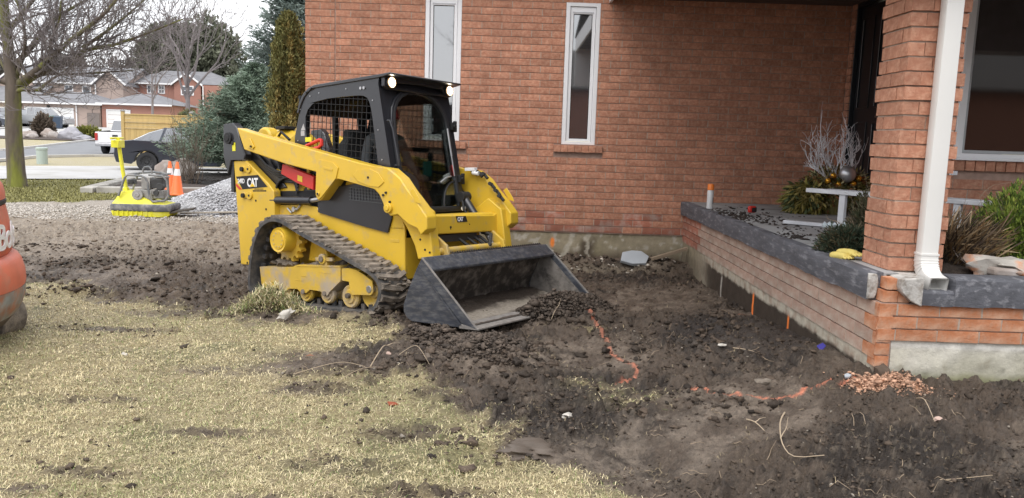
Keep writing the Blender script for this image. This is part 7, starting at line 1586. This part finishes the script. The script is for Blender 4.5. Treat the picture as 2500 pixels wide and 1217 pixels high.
# ================================================================== LEFT EDGE: ORANGE EXCAVATOR
M_EXO = mat('faded_orange_paint', (.62, .165, .10), .5, var=.12, vscale=6, col2=(.46, .22, .16), c2scale=5, c2lo=.5, c2hi=.72, bump=.2); M_EXG = mat('grey_scuffed_paint', (.26, .27, .26), .6, var=.25, vscale=10, col2=(.36, .16, .10), c2scale=7)
ex = empty('mini_excavator', (-4.215, 4.9, 0), 0, 'rounded orange excavator tail with white lettering at the left edge', 'excavator')
def exl(mb, prof, a0=-pi * .62, a1=pi * .42, n=40): return mb.lathe(prof, n, (0, 0, 0), 'z', a0, a1)
c = MB(); exl(c, [(.0, 1.12), (.60, 1.12), (.80, 1.115), (.87, 1.09), (.905, 1.04), (.918, .98), (.918, .945)]); c.build('hood', M_EXO, ex, smooth=50)
c = MB(); exl(c, [(.905, .944), (.922, .938), (.922, .915), (.905, .908)]); c.build('hood_seam', M_TRIM, ex, smooth=50)
c = MB(); exl(c, [(.915, .907), (.925, .85), (.94, .76), (.948, .66), (.940, .60), (.930, .585)]); c.build('counterweight', M_EXO, ex, smooth=50)
c = MB(); exl(c, [(.925, .584), (.975, .565), (.995, .53), (1.012, .46), (1.015, .40), (1.01, .37)]); c.build('lower_counterweight', M_EXO, ex, smooth=50)
c = MB(); exl(c, [(1.012, .369), (1.008, .30), (.985, .235), (.95, .18)]); c.build('scuffed_skirt', M_EXG, ex, smooth=50)
c = MB(); exl(c, [(.95, .18), (.90, .12), (.80, .09), (.0, .09)]); c.build('turntable_base', mat('muddy_steel', (.13, .10, .085), .85, var=.3, bump=.8), ex, smooth=50)
c = MB(); c.box(-1.2, .35, -.55, .75, .5, 1.1); c.build('engine_body', M_EXO, ex, bevel=.05)
c = MB()
for x in (-1.3, -.35):
    for y in (-.5, .6): c.box(x - .04, x + .04, y - .04, y + .04, 1.08, 2.4)
c.box(-1.45, -.2, -.6, .7, 2.4, 2.5); c.build('canopy', M_TRIM, ex, bevel=.02)
for yy in (-.52, .52):
    pts = []
    for a in np.linspace(pi / 2, 3 * pi / 2, 9): pts.append((-1.05 + .19 * cos(a), .10 + .19 * sin(a)))
    for a in np.linspace(-pi / 2, pi / 2, 9): pts.append((.60 + .19 * cos(a), .10 + .19 * sin(a)))
    c = MB(); c.side(pts, yy - .13, yy + .13, [[(p[0] * .93 + .0, .10 + (p[1] - .10) * .78) for p in pts]]); tk = c.build('rubber_track', M_BELT, ex, bevel=.01)
    c = MB()
    for x in (-1.05, -.6, -.2, .2, .60): c.cyl((x, yy - .09, .10), (x, yy + .09, .10), .125 if x in (-1.05, .60) else .09, 16)
    c.build('rollers', M_TRIM, tk); c = MB(); c.box(-1.0, .5, yy - .10, yy + .10, .07, .15); c.build('track_frame', M_EXG, tk, bevel=.01)
def cylmap(th0, z0, R):
    def f(u, v, w): a = th0 + u / R; return ((R + w) * cos(a), (R + w) * sin(a), z0 + v)
    return f
text_obj('Bobcat', .235, M_LETW, ex, cylmap(radians(7), .635, .9535), 'maker_name', bold=.004, extrude=.004, spacing=.92)

# ================================================================== ON THE PORCH
PZ = .773
M_CANW = mat('can_white', (.62, .62, .62), .35); M_ORC = mat('orange_cap', (.85, .22, .03), .4)
sc_ = empty('spray_can', (2.09, 8.50, PZ + .004), 0, 'white marking paint can with an orange cap standing near the slab corner', 'spray can')
c = MB(); c.lathe([(.0, .0), (.033, .0), (.034, .008), (.034, .185), (.028, .20), (.0, .20)], 20); cn = c.build('can', M_CANW, sc_)
c = MB(); c.lathe([(.0, .262), (.028, .26), (.034, .25), (.034, .197), (.030, .196)], 20); c.build('cap', M_ORC, sc_)
c = MB(); c.lathe([(.0343, .05), (.0343, .12)], 20, (0, 0, 0), 'z', -.9, .9); c.build('label_band', mat('grey_band', (.12, .12, .13), .4), cn)
tm = empty('tape_measure', (2.44, 8.16, PZ + .002), radians(20), 'small red and black tape measure lying on the porch floor', 'tape measure')
c = MB(); c.box(-.045, .045, -.018, .018, 0, .068); c.build('case', M_RED, tm, bevel=.014); c = MB(); c.box(-.02, .05, -.020, .020, .005, .06); c.build('grip', M_BLKM, tm, bevel=.012)
# dirt thrown on the slab
kx = np.concatenate([2.16 + .09 * NR.randn(300), 2.22 + .3 * np.abs(NR.randn(200)), 2.16 + .06 * NR.randn(90)]); ky = np.concatenate([7.7 + .32 * NR.randn(300), 7.2 + .9 * NR.randn(200), 6.1 + .12 * NR.randn(90)])
ok = (kx > 1.99) & (kx < 3.6) & (ky > 4.9) & (ky < 9.2); kx, ky = kx[ok], ky[ok]
scatter_lumps('spilled_soil', kx, ky, np.clip(.008 * np.exp(NR.randn(len(kx)) * .6), .003, .025), np.array([.04, .03, .025]) * (.5 + 1.0 * NR.rand(len(kx), 1)), 'dark crumbs of soil spilled across the grey porch floor', 'soil', zfn=lambda a, b: np.full(len(a), PZ), squash=.6)
# winter planter with white branches
pl = empty('winter_planter', (3.36, 8.35, PZ), 0, 'winter planter arrangement with white branches, silver ball and dried greenery by the door', 'planter')
c = MB(); c.lathe([(.0, .0), (.12, .0), (.13, .02), (.17, .26), (.185, .28), (.18, .30), (.16, .28), (.0, .26)], 22); c.build('pot', mat('olive_pot', (.14, .12, .04), .7, var=.2), pl)
c = MB(); q = random.Random(14); M_WBR = mat('white_painted_twig', (.72, .72, .75), .8, var=.15, vscale=10)
for k in range(19):
    a = q.uniform(0, 2 * pi); ox = q.uniform(-.12, .12); grow(c, (ox, q.uniform(-.08, .05), .32), (ox * 2.2 + q.gauss(0, .16), q.gauss(0, .15), 1.0), .014, q.uniform(.26, .50), 2, q, up=.35, nch=4, rmin=.0036, wob=.24, ang=.38, ratio=.55)
grow(c, (-.06, 0, .34), (-.30, 0, 1.0), .009, .75, 1, q, up=.1, nch=3, rmin=.003, wob=.10, ang=.4, ratio=.35)
c.build('white_branches', M_WBR, pl, smooth=0)
c = MB(); c.lathe([(.085 * sin(a), .085 * (1 - cos(a))) for a in np.linspace(0.001, pi, 16)], 24, (.02, -.20, .34)); c.build('silver_ball', mat('brushed_silver', (.50, .50, .52), .35, .75), pl)
M_GOLD = mat('gold_ornament', (.75, .38, .04), .25, .7)
for x, z in ((-.11, .375), (-.16, .32), (.15, .355), (.10, .30), (-.05, .29)): c = MB(); c.lathe([(.03 * sin(a), .03 * (1 - cos(a))) for a in np.linspace(0.001, pi, 10)], 14, (x, -.17, z)); c.build('gold_ball', M_GOLD, pl)
rs = np.random.RandomState(9); n = 2600; v = rs.randn(n, 3); v /= np.linalg.norm(v, axis=1)[:, None]; Cc = v * (.10 + .22 * rs.rand(n, 1)) * np.array([1.15, .7, .72]) + np.array([0, 0, .26]); pal = np.array([[.15, .13, .03], [.28, .23, .08], [.07, .09, .04], [.25, .10, .04], [.45, .40, .22]])
leafmesh('greenery', Cc, v + np.array([0, 0, -.15]), np.full(n, .052), .12, pal[rs.randint(0, 5, n)], M_NEEDLE, pl, 3, .4, rs=rs)
n = 500; v = rs.randn(n, 3); v /= np.linalg.norm(v, axis=1)[:, None]; Cc = v * .14 * np.array([1.2, .8, .9]) + np.array([-.33, -.05, .16]); leafmesh('drooping_greenery', Cc, v * .5 + np.array([-.4, 0, -.5]), np.full(n, .09), .12, pal[rs.randint(0, 3, n)] * 1.4, M_NEEDLE, pl, 3, .4, rs=rs)
# white bench passing behind the column
bn = empty('white_bench', (2.82, 5.9, PZ), 0, 'low white painted wooden bench passing behind the brick column', 'bench')
B0 = Vector((2.345, 6.42, 0)); B1 = Vector((3.275, 5.28, 0)); bd_ = (B1 - B0).normalized(); bn_ = Vector((-bd_.y, bd_.x, 0))
bo = Vector((2.82, 5.9, 0)); P_ = lambda s, t, z: tuple(B0 + bd_ * s + bn_ * t - bo + Vector((0, 0, z)))
def bplank(s0, s1, t0, t1, z0, z1, name='slat', m=None, sk=0):
    c = MB(); c.add([P_(s0, t0, z0), P_(s1, t0, z0 - sk), P_(s1, t1, z0 - sk), P_(s0, t1, z0), P_(s0, t0, z1), P_(s1, t0, z1 - sk), P_(s1, t1, z1 - sk), P_(s0, t1, z1)], [(0, 3, 2, 1), (4, 5, 6, 7), (0, 1, 5, 4), (1, 2, 6, 5), (2, 3, 7, 6), (3, 0, 4, 7)]); return c.build(name, m or M_WHITE_OLD, bn, bevel=.004)
Lb = (B1 - B0).length
bplank(0, Lb, -.01, .085, .325, .358); bplank(.12, Lb - .05, .095, .18, .325, .358)
for s in (.28, .60, .92, Lb - .35): bplank(s, s + .05, .0, .04, .0, .324, 'leg')
bplank(.86, .90, .0, .04, .359, .52, 'armrest_post'); bplank(.80, 1.1, -.02, .07, .521, .55, 'armrest'); bplank(.98, 1.0, .05, .06, .36, .52, 'armrest_post')
wp2 = MB(); wp2.box(-.30, .30, -.035, .035, 0, .03); o = wp2.build('white_board', M_WHITE_OLD, None, bevel=.004); o.location = (2.66, 6.92, PZ + .005); o.rotation_euler = (0, 0, radians(-35)); tag(o, 'loose white board lying flat on the porch floor before the bench', 'board')
# evergreen clump beside the column
def sprays(name, loc, rad, n, size, pal, label, cat, seed, wid=.10, nper=4, up=.2, spread=.45, part='foliage', stems=None, nst=12):
    root = empty(name, loc, 0, label, cat); rs = np.random.RandomState(seed); v = rs.randn(n, 3); v /= np.linalg.norm(v, axis=1)[:, None]; v[:, 2] = np.abs(v[:, 2]) * .9 + .05
    lump = 1 + .3 * fbm(v[:, 0] * 2, v[:, 1] * 2 + v[:, 2], 1.5, 2, seed); C_ = v * (rs.rand(n, 1) ** .45) * lump[:, None] * np.array(rad); pal = np.array(pal)
    leafmesh(part, C_, v + np.array([0, 0, up]), np.full(n, size), wid, pal[rs.randint(0, len(pal), n)], M_NEEDLE, root, nper, spread, rs=rs)
    q = random.Random(seed); c = MB()
    for k in range(nst): a = q.uniform(0, 2 * pi); grow(c, (q.gauss(0, .02), q.gauss(0, .02), 0), (cos(a) * rad[0], sin(a) * rad[1], rad[2] * q.uniform(.5, 1.3)), .006, max(rad) * q.uniform(.7, 1.1), 1, q, up=.1, nch=3, rmin=.002)
    c.build('stems', stems or M_ROOT, root, smooth=0); return root
sprays('evergreen_clump', (2.24, 5.27, PZ), (.20, .18, .17), 2000, .034, [[.035, .05, .03], [.05, .075, .045], [.09, .075, .04]], 'low clump of cut evergreen and dead twigs lying against the column base', 'plant', 71)
sprays('dry_cedar', (2.63, 5.75, PZ), (.20, .16, .38), 1900, .042, [[.10, .095, .05], [.06, .07, .035], [.17, .135, .085]], 'dry yellowing cedar sprays under the white bench left of the column', 'plant', 72, up=.6)
c = MB()
for k in range(5): c.blob((-.02 + .035 * k, .0, .02), .022, 1, .3, k)
o = c.build('string_lights', mat('frosted_bulb', (.55, .62, .66), .2), None); o.location = (2.22, 5.62, PZ + .12); tag(o, 'small cluster of pale frosted bulbs on the evergreen clump', 'lights') 
# work glove
gl = empty('work_gloves', (2.105, 4.93, PZ), radians(-62), 'pair of yellow work gloves lying on the slab edge at the column', 'gloves'); M_GLV = mat('yellow_leather', (.62, .50, .14), .7, var=.12, vscale=15, bump=.3)
for k, (dx, dy, dz, sc1) in enumerate(((0, 0, .028, 1), (-.03, -.045, .008, .85))):
    j = [(-.10 + dx, dy, dz, .030), (-.04 + dx, dy, dz + .01, .034), (.02 + dx, dy, dz + .01, .036)]; e_ = [(0, 1), (1, 2)]
    for f_ in range(4): b = len(j); yy = (f_ - 1.5) * .021; j += [(.05 + dx, dy + yy, dz + .008, .012), (.09 + dx - .008 * abs(f_ - 1.5), dy + yy * 1.2, dz + .002, .010)]; e_ += [(2, b), (b, b + 1)]
    b = len(j); j += [(-.01 + dx, dy + .045, dz, .012), (.025 + dx, dy + .065, dz, .010)]; e_ += [(1, b), (b, b + 1)]
    skin_body('glove', [(x * sc1, y, z * 1.0, r * .8) for x, y, z, r in j], e_, M_GLV, gl, 1)
# right of the column: cut back grass, shrub, stone
og = empty('cut_ornamental_grass', (2.72, 4.98, .76), 0, 'cut back brown ornamental grass tangle right of the downpipe', 'plant'); rs = np.random.RandomState(31); n = 1500
a = rs.rand(n) * 2 * pi; rr = .20 * rs.rand(n) ** .5; Cc = np.stack([np.cos(a) * rr * 1.2, np.sin(a) * rr, .02 + .16 * rs.rand(n)], -1); Dd = np.stack([np.cos(a) * .8, np.sin(a) * .8 - .2, .5 + .5 * rs.rand(n)], -1); pal = np.array([[.09, .065, .045], [.17, .12, .07], [.33, .25, .15], [.06, .045, .035], [.24, .15, .07]])
leafmesh('cut_stems', Cc, Dd, np.full(n, .15), .028, pal[rs.randint(0, 5, n)], M_NEEDLE, og, 2, .35, rs=rs)
c = MB(); q = random.Random(3)
for k in range(46): a = q.uniform(0, 2 * pi); grow(c, (cos(a) * .12, sin(a) * .1 - .04, .12), (cos(a), sin(a) - .5, -.3), .0055, q.uniform(.12, .26), 0, q, up=-.5, wob=.3, rmin=.003)
c.build('root_fringe', mat('grey_root', (.17, .14, .12), .9, var=.2), og, smooth=0)
for k, (x, y, z, dx, dz, L) in enumerate([(-.10, -.08, .05, -.02, -1, .13), (.02, -.05, .20, .55, 1, .16), (-.05, -.02, .14, .35, 1, .24), (.10, -.1, .1, .9, .35, .16)]):
    c = MB(); d_ = Vector((dx, -.2, dz)).normalized() * L; c.tube([(x, y, z), (x + d_.x * .5 + .005, y + d_.y * .5, z + d_.z * .5), (x + d_.x, y + d_.y, z + d_.z)], .0055, 5); c.build('pale_stalk', mat('pale_straw', (.52, .42, .30), .8), og)
sprays('dead_shrub', (2.60, 5.20, .78), (.16, .14, .36), 700, .05, [[.05, .055, .04], [.08, .07, .05], [.10, .09, .055]], 'dark half dead shrub right beside the column under the bench end', 'plant', 73, up=.5)
sprays('green_shrub', (3.20, 5.0, .76), (.34, .25, .50), 6500, .030, [[.13, .20, .03], [.22, .30, .05], [.34, .40, .08], [.07, .11, .025]], 'bright lime green cedar shrub in the planter below the big window', 'shrub', 74, up=.7, wid=.15)
c = MB(); c.blob((0, 0, 0), .15, 3, .42, 17, (1.6, .75, .42)); o = c.build('planter_stone', mat('orange_grey_stone', (.42, .39, .35), .9, var=.25, vscale=9, bump=1.2, bscale=22, col2=(.50, .23, .12), c2scale=4, c2lo=.5, c2hi=.6), None, smooth=60); o.location = (2.93, 4.62, .79); o.rotation_euler = (0, .1, .3); tag(o, 'flat grey and orange stone on the planter edge under the green shrub', 'stone')
c = MB(); c.box(-.16, .16, -.06, .06, 0, .05); o = c.build('stone_flake', M_ROCK, None, bevel=.015); o.location = (2.88, 4.53, .755); o.rotation_euler = (0, .05, .1); tag(o, 'thin grey stone flake tucked below the orange stone', 'stone')

# ================================================================== SMALL THINGS ON THE GROUND
def put(o, x, y, dz=0, rot=(0, 0, 0)): o.location = (x, y, gz1(x, y) + dz); o.rotation_euler = rot; return o
M_PALE = mat('pale_limestone', (.50, .47, .42), .85, var=.2, vscale=12, bump=.8, bscale=30)
def stone(x, y, r, label, seed, sq=(1, .7, .5), m=None, dz=0.01, rot=(0, 0, 0), name='stone'):
    c = MB(); c.blob((0, 0, 0), r, 2, .42, seed * 7 + 1, sq); return tag(put(c.build(name, m or M_PALE, None, smooth=45), x, y, dz, rot), label, 'stone')
stone(-1.74, 6.05, .055, 'pale wedge shaped stone lying against the torn turf by the track', 1, (1.4, .6, .55), dz=.05, rot=(0, -.5, .4))
stone(-2.45, 4.95, .022, 'small pale pebble alone in the left part of the lawn', 2)
stone(-.78, 5.05, .022, 'small pinkish pebble on the bare patch right of the lawn', 3, m=mat('pink_stone', (.50, .36, .30), .85))
stone(2.02, 3.60, .022, 'small tan stone on the soil below the brick dust pile', 4, m=MATS['pink_stone'], dz=.015)
stone(.32, 4.06, .03, 'pale chip of stone at the middle edge of the dug soil', 5)
stone(-.44, 5.25, .026, 'white chip of stone below the near bucket corner', 6)
stone(1.38, 5.05, .022, 'small light pebble in the dark soil before the porch wall', 7)
stone(2.06, 4.27, .045, 'dark round lump of mortar at the foot of the porch corner', 8, (1, .8, .9), M_DARKROOT, .03)
stone(1.45, 4.35, .05, 'flat dull clod of clay inside the orange marking line', 9, (1.3, .8, .35), M_MUD, .01)
c = MB(); c.top([(-.17, -.05), (-.13, .08), (-.02, .11), (.10, .10), (.17, .02), (.12, -.09), (-.05, -.10)], -.02, .02); tag(put(c.build('slate_piece', mat('blue_grey_slate', (.36, .39, .42), .7, var=.1, bump=.4), None, bevel=.006), 1.40, 9.02, .07, (radians(38), 0, .1)), 'blue grey flat stone slab leaning at the foot of the front wall', 'stone')
c = MB(); c.box(-.22, .22, -.022, .022, -.018, .018); tag(put(c.build('wood_offcut', mat('muddy_wood', (.26, .20, .14), .9, var=.2, bump=.5), None, bevel=.004), 1.80, 9.05, .06, (0, radians(-17), radians(8))), 'muddy wooden stick resting near the porch corner by the wall', 'stick')
c = MB(); c.top([(-.03, -.02), (-.01, .025), (.035, .012), (.03, -.015)], 0, .010); tag(put(c.build('blue_scrap', mat('blue_plastic', (.04, .035, .25), .4), None, bevel=.002), 1.93, 4.82, .02, (.5, -.5, .6)), 'small crumpled blue plastic scrap beside the porch wall', 'scrap')
c = MB(); c.top([(-.022, -.012), (-.01, .014), (.012, .016), (.022, -.006), (.0, -.018)], 0, .010); tag(put(c.build('slate_chip', MATS['blue_grey_slate'], None), 1.86, 4.25, .012, (.2, -.2, .2)), 'tiny blue grey slate chip beside the brick dust pile', 'stone')
c = MB(); c.top([(-.035, -.02), (-.01, .03), (.03, .02), (.04, -.02)], 0, .006); tag(put(c.build('brick_shard', mat('rust_red', (.30, .07, .03), .8), None), -.62, 4.15, .01, (.1, .2, .8)), 'small rust red shard lying at the edge of the lawn', 'shard')
c = MB(); c.add([(-.03, 0, 0), (0, -.015, .012), (.03, 0, .004), (0, .018, .010)], [(0, 1, 2, 3)]); tag(put(c.build('dead_leaf', mat('brown_leaf', (.24, .12, .07), .8), None), -1.28, 5.0, .012, (.2, .1, .3)), 'curled brown leaf on the bare patch of the lawn', 'leaf')
# white chips below the wall
q = random.Random(23); c = MB()
k = 70; xx = np.array([q.uniform(-.2, 1.9) for _ in range(k)]); yy = np.array([q.uniform(8.75, 9.35) for _ in range(k)])
scatter_lumps('mortar_rubble', xx, yy, np.array([q.uniform(.008, .032) for _ in range(k)]), np.tile([[.46, .42, .36]], (k, 1)) * (.5 + .8 * NR.rand(k, 1)), 'pale chips of mortar and stone strewn below the front wall', 'rubble', sub=1)
# brick rubble at the corner
k = 3200; xx = 2.03 + .10 * NR.randn(k); yy = 4.14 + .075 * NR.randn(k); ok = ~((xx > 1.95) & (yy > 4.28)); xx, yy = xx[ok], yy[ok] - 0
hz2 = lambda a, b: gheight(a, b) + .055 * np.exp(-(((a - 2.03) / .17) ** 2 + ((b - 4.16) / .11) ** 2)) * NR.rand(len(a))
scatter_lumps('brick_dust_pile', xx, yy, np.clip(.0028 * np.exp(NR.randn(len(xx)) * .7), .0015, .014), np.array([.60, .36, .24]) * (.6 + .6 * NR.rand(len(xx), 1)), 'little heap of orange brick dust and chips at the porch corner', 'rubble', zfn=hz2)
# large loose roots
ROOTS = [([(1.36, 3.77), (1.30, 3.64), (1.25, 3.51), (1.22, 3.38), (1.25, 3.31), (1.36, 3.26)], 0.0044, 'long pale forked root standing out of the dug soil at lower right', .05),
         ([(1.18, 3.78), (1.19, 3.68), (1.20, 3.57)], 0.0039, 'short straight pale twig left of the long forked root', .02), ([(2.03, 3.83), (2.0, 3.7), (1.98, 3.56)], 0.0033, 'thin twig angled below the brick dust pile', .02),
         ([(1.75, 3.11), (1.81, 3.08), (1.90, 2.97)], 0.0028, 'thin pale root near the lower right border', .02), ([(.39, 6.34), (.36, 6.18), (.32, 6.02)], 0.0044, 'curved pale root sticking out of the soil heaped on the bucket edge', .04),
         ([(-1.28, 4.62), (-1.12, 4.66), (-1.0, 4.72), (-.86, 4.66)], 0.0028, 'long thin pale root lying across the bare turf patch', .02), ([(-.84, 4.72), (-.78, 4.80), (-.76, 4.92), (-.74, 4.98)], 0.0039, 'upright pale root stub at the edge of the lawn', .07),
         ([(-.70, 4.97), (-.62, 4.96), (-.56, 4.85), (-.48, 4.72)], 0.0028, 'arched pale root right of the upright root stub', .05), ([(-.98, 4.42), (-.94, 4.56), (-.88, 4.70), (-.80, 4.71)], 0.0028, 'bent pale root crossing the lawn edge', .03),
         ([(1.44, 5.0), (1.50, 4.95), (1.54, 4.88)], 0.0033, 'short white root in the loose soil before the porch', .02)]
for pts, r, lab, lift in ROOTS:
    c = MB(); x0, y0 = pts[0]; m = len(pts); P = [(x - x0, y - y0, gz1(x, y) - gz1(x0, y0) + .008 + lift * sin(pi * min(1, (i + .3) / m))) for i, (x, y) in enumerate(pts)]
    out = limb_path(c, P, r, r * .4, 6); 
    if r > .0035: grow(c, out[len(out) // 2], (.3, .2, .5), r * .6, .10, 0, random.Random(int(r * 1e5)), rmin=.002)
    o = c.build('root', mat('pale_root', (.42, .33, .23), .85, var=.2), None); o.location = (x0, y0, gz1(x0, y0)); tag(o, lab, 'root')
# slab of clay lying at the lawn edge (smooth dark hump)
c = MB(); c.blob((0, 0, 0), .11, 4, .30, 9, (1.2, .8, .40)); tag(put(c.build('clay_lump', mat('smooth_clay', (.105, .082, .064), .6, var=.2, vscale=8, bump=.5), None, smooth=60), .11, 3.55, .0, (0, .15, .2)), 'smooth dark hump of clay at the corner where lawn and soil meet', 'clay')

# ================================================================== BEHIND THE CAMERA (added out of view so the window panes mirror something dark)
M_NBR = mat('neighbour_brick', (.20, .085, .055), .9, var=.1, vscale=2)
nb_ = empty('neighbour_house', (9, -20, 0), 0, 'dark gabled house mirrored in the lower part of the window panes', 'house'); O = Vector((9, -20, 0))  # added house, unseen itself, gives the panes a dark lower reflection
w = MB(); r_ = MB(); gable(w, r_, 0.5, 24, -26, -18, -.2, 3.9, 5.8, 'x', .4); shift(w).build('wall', M_NBR, nb_, smooth=0); shift(r_).build('roof', M_SHINGLE, nb_, smooth=0)

crown_tree('evergreen_tree', (-7.5, -24, 0), 6.5, 3.2, (2.6, 2.0, 3.2), 1500, .45, (.05, .06, .04), 'dark evergreen mirrored low in the left narrow window', 81)  # tree added out of view for the panes to reflect
bare_tree((-2.0, -27, 0), 9, 3, 'bare tree mirrored between the dark gabled house and the evergreen', 82, 7, tr_r=.2, rmin=.02, lvl=2)  # another unseen tree added only for the pane reflections
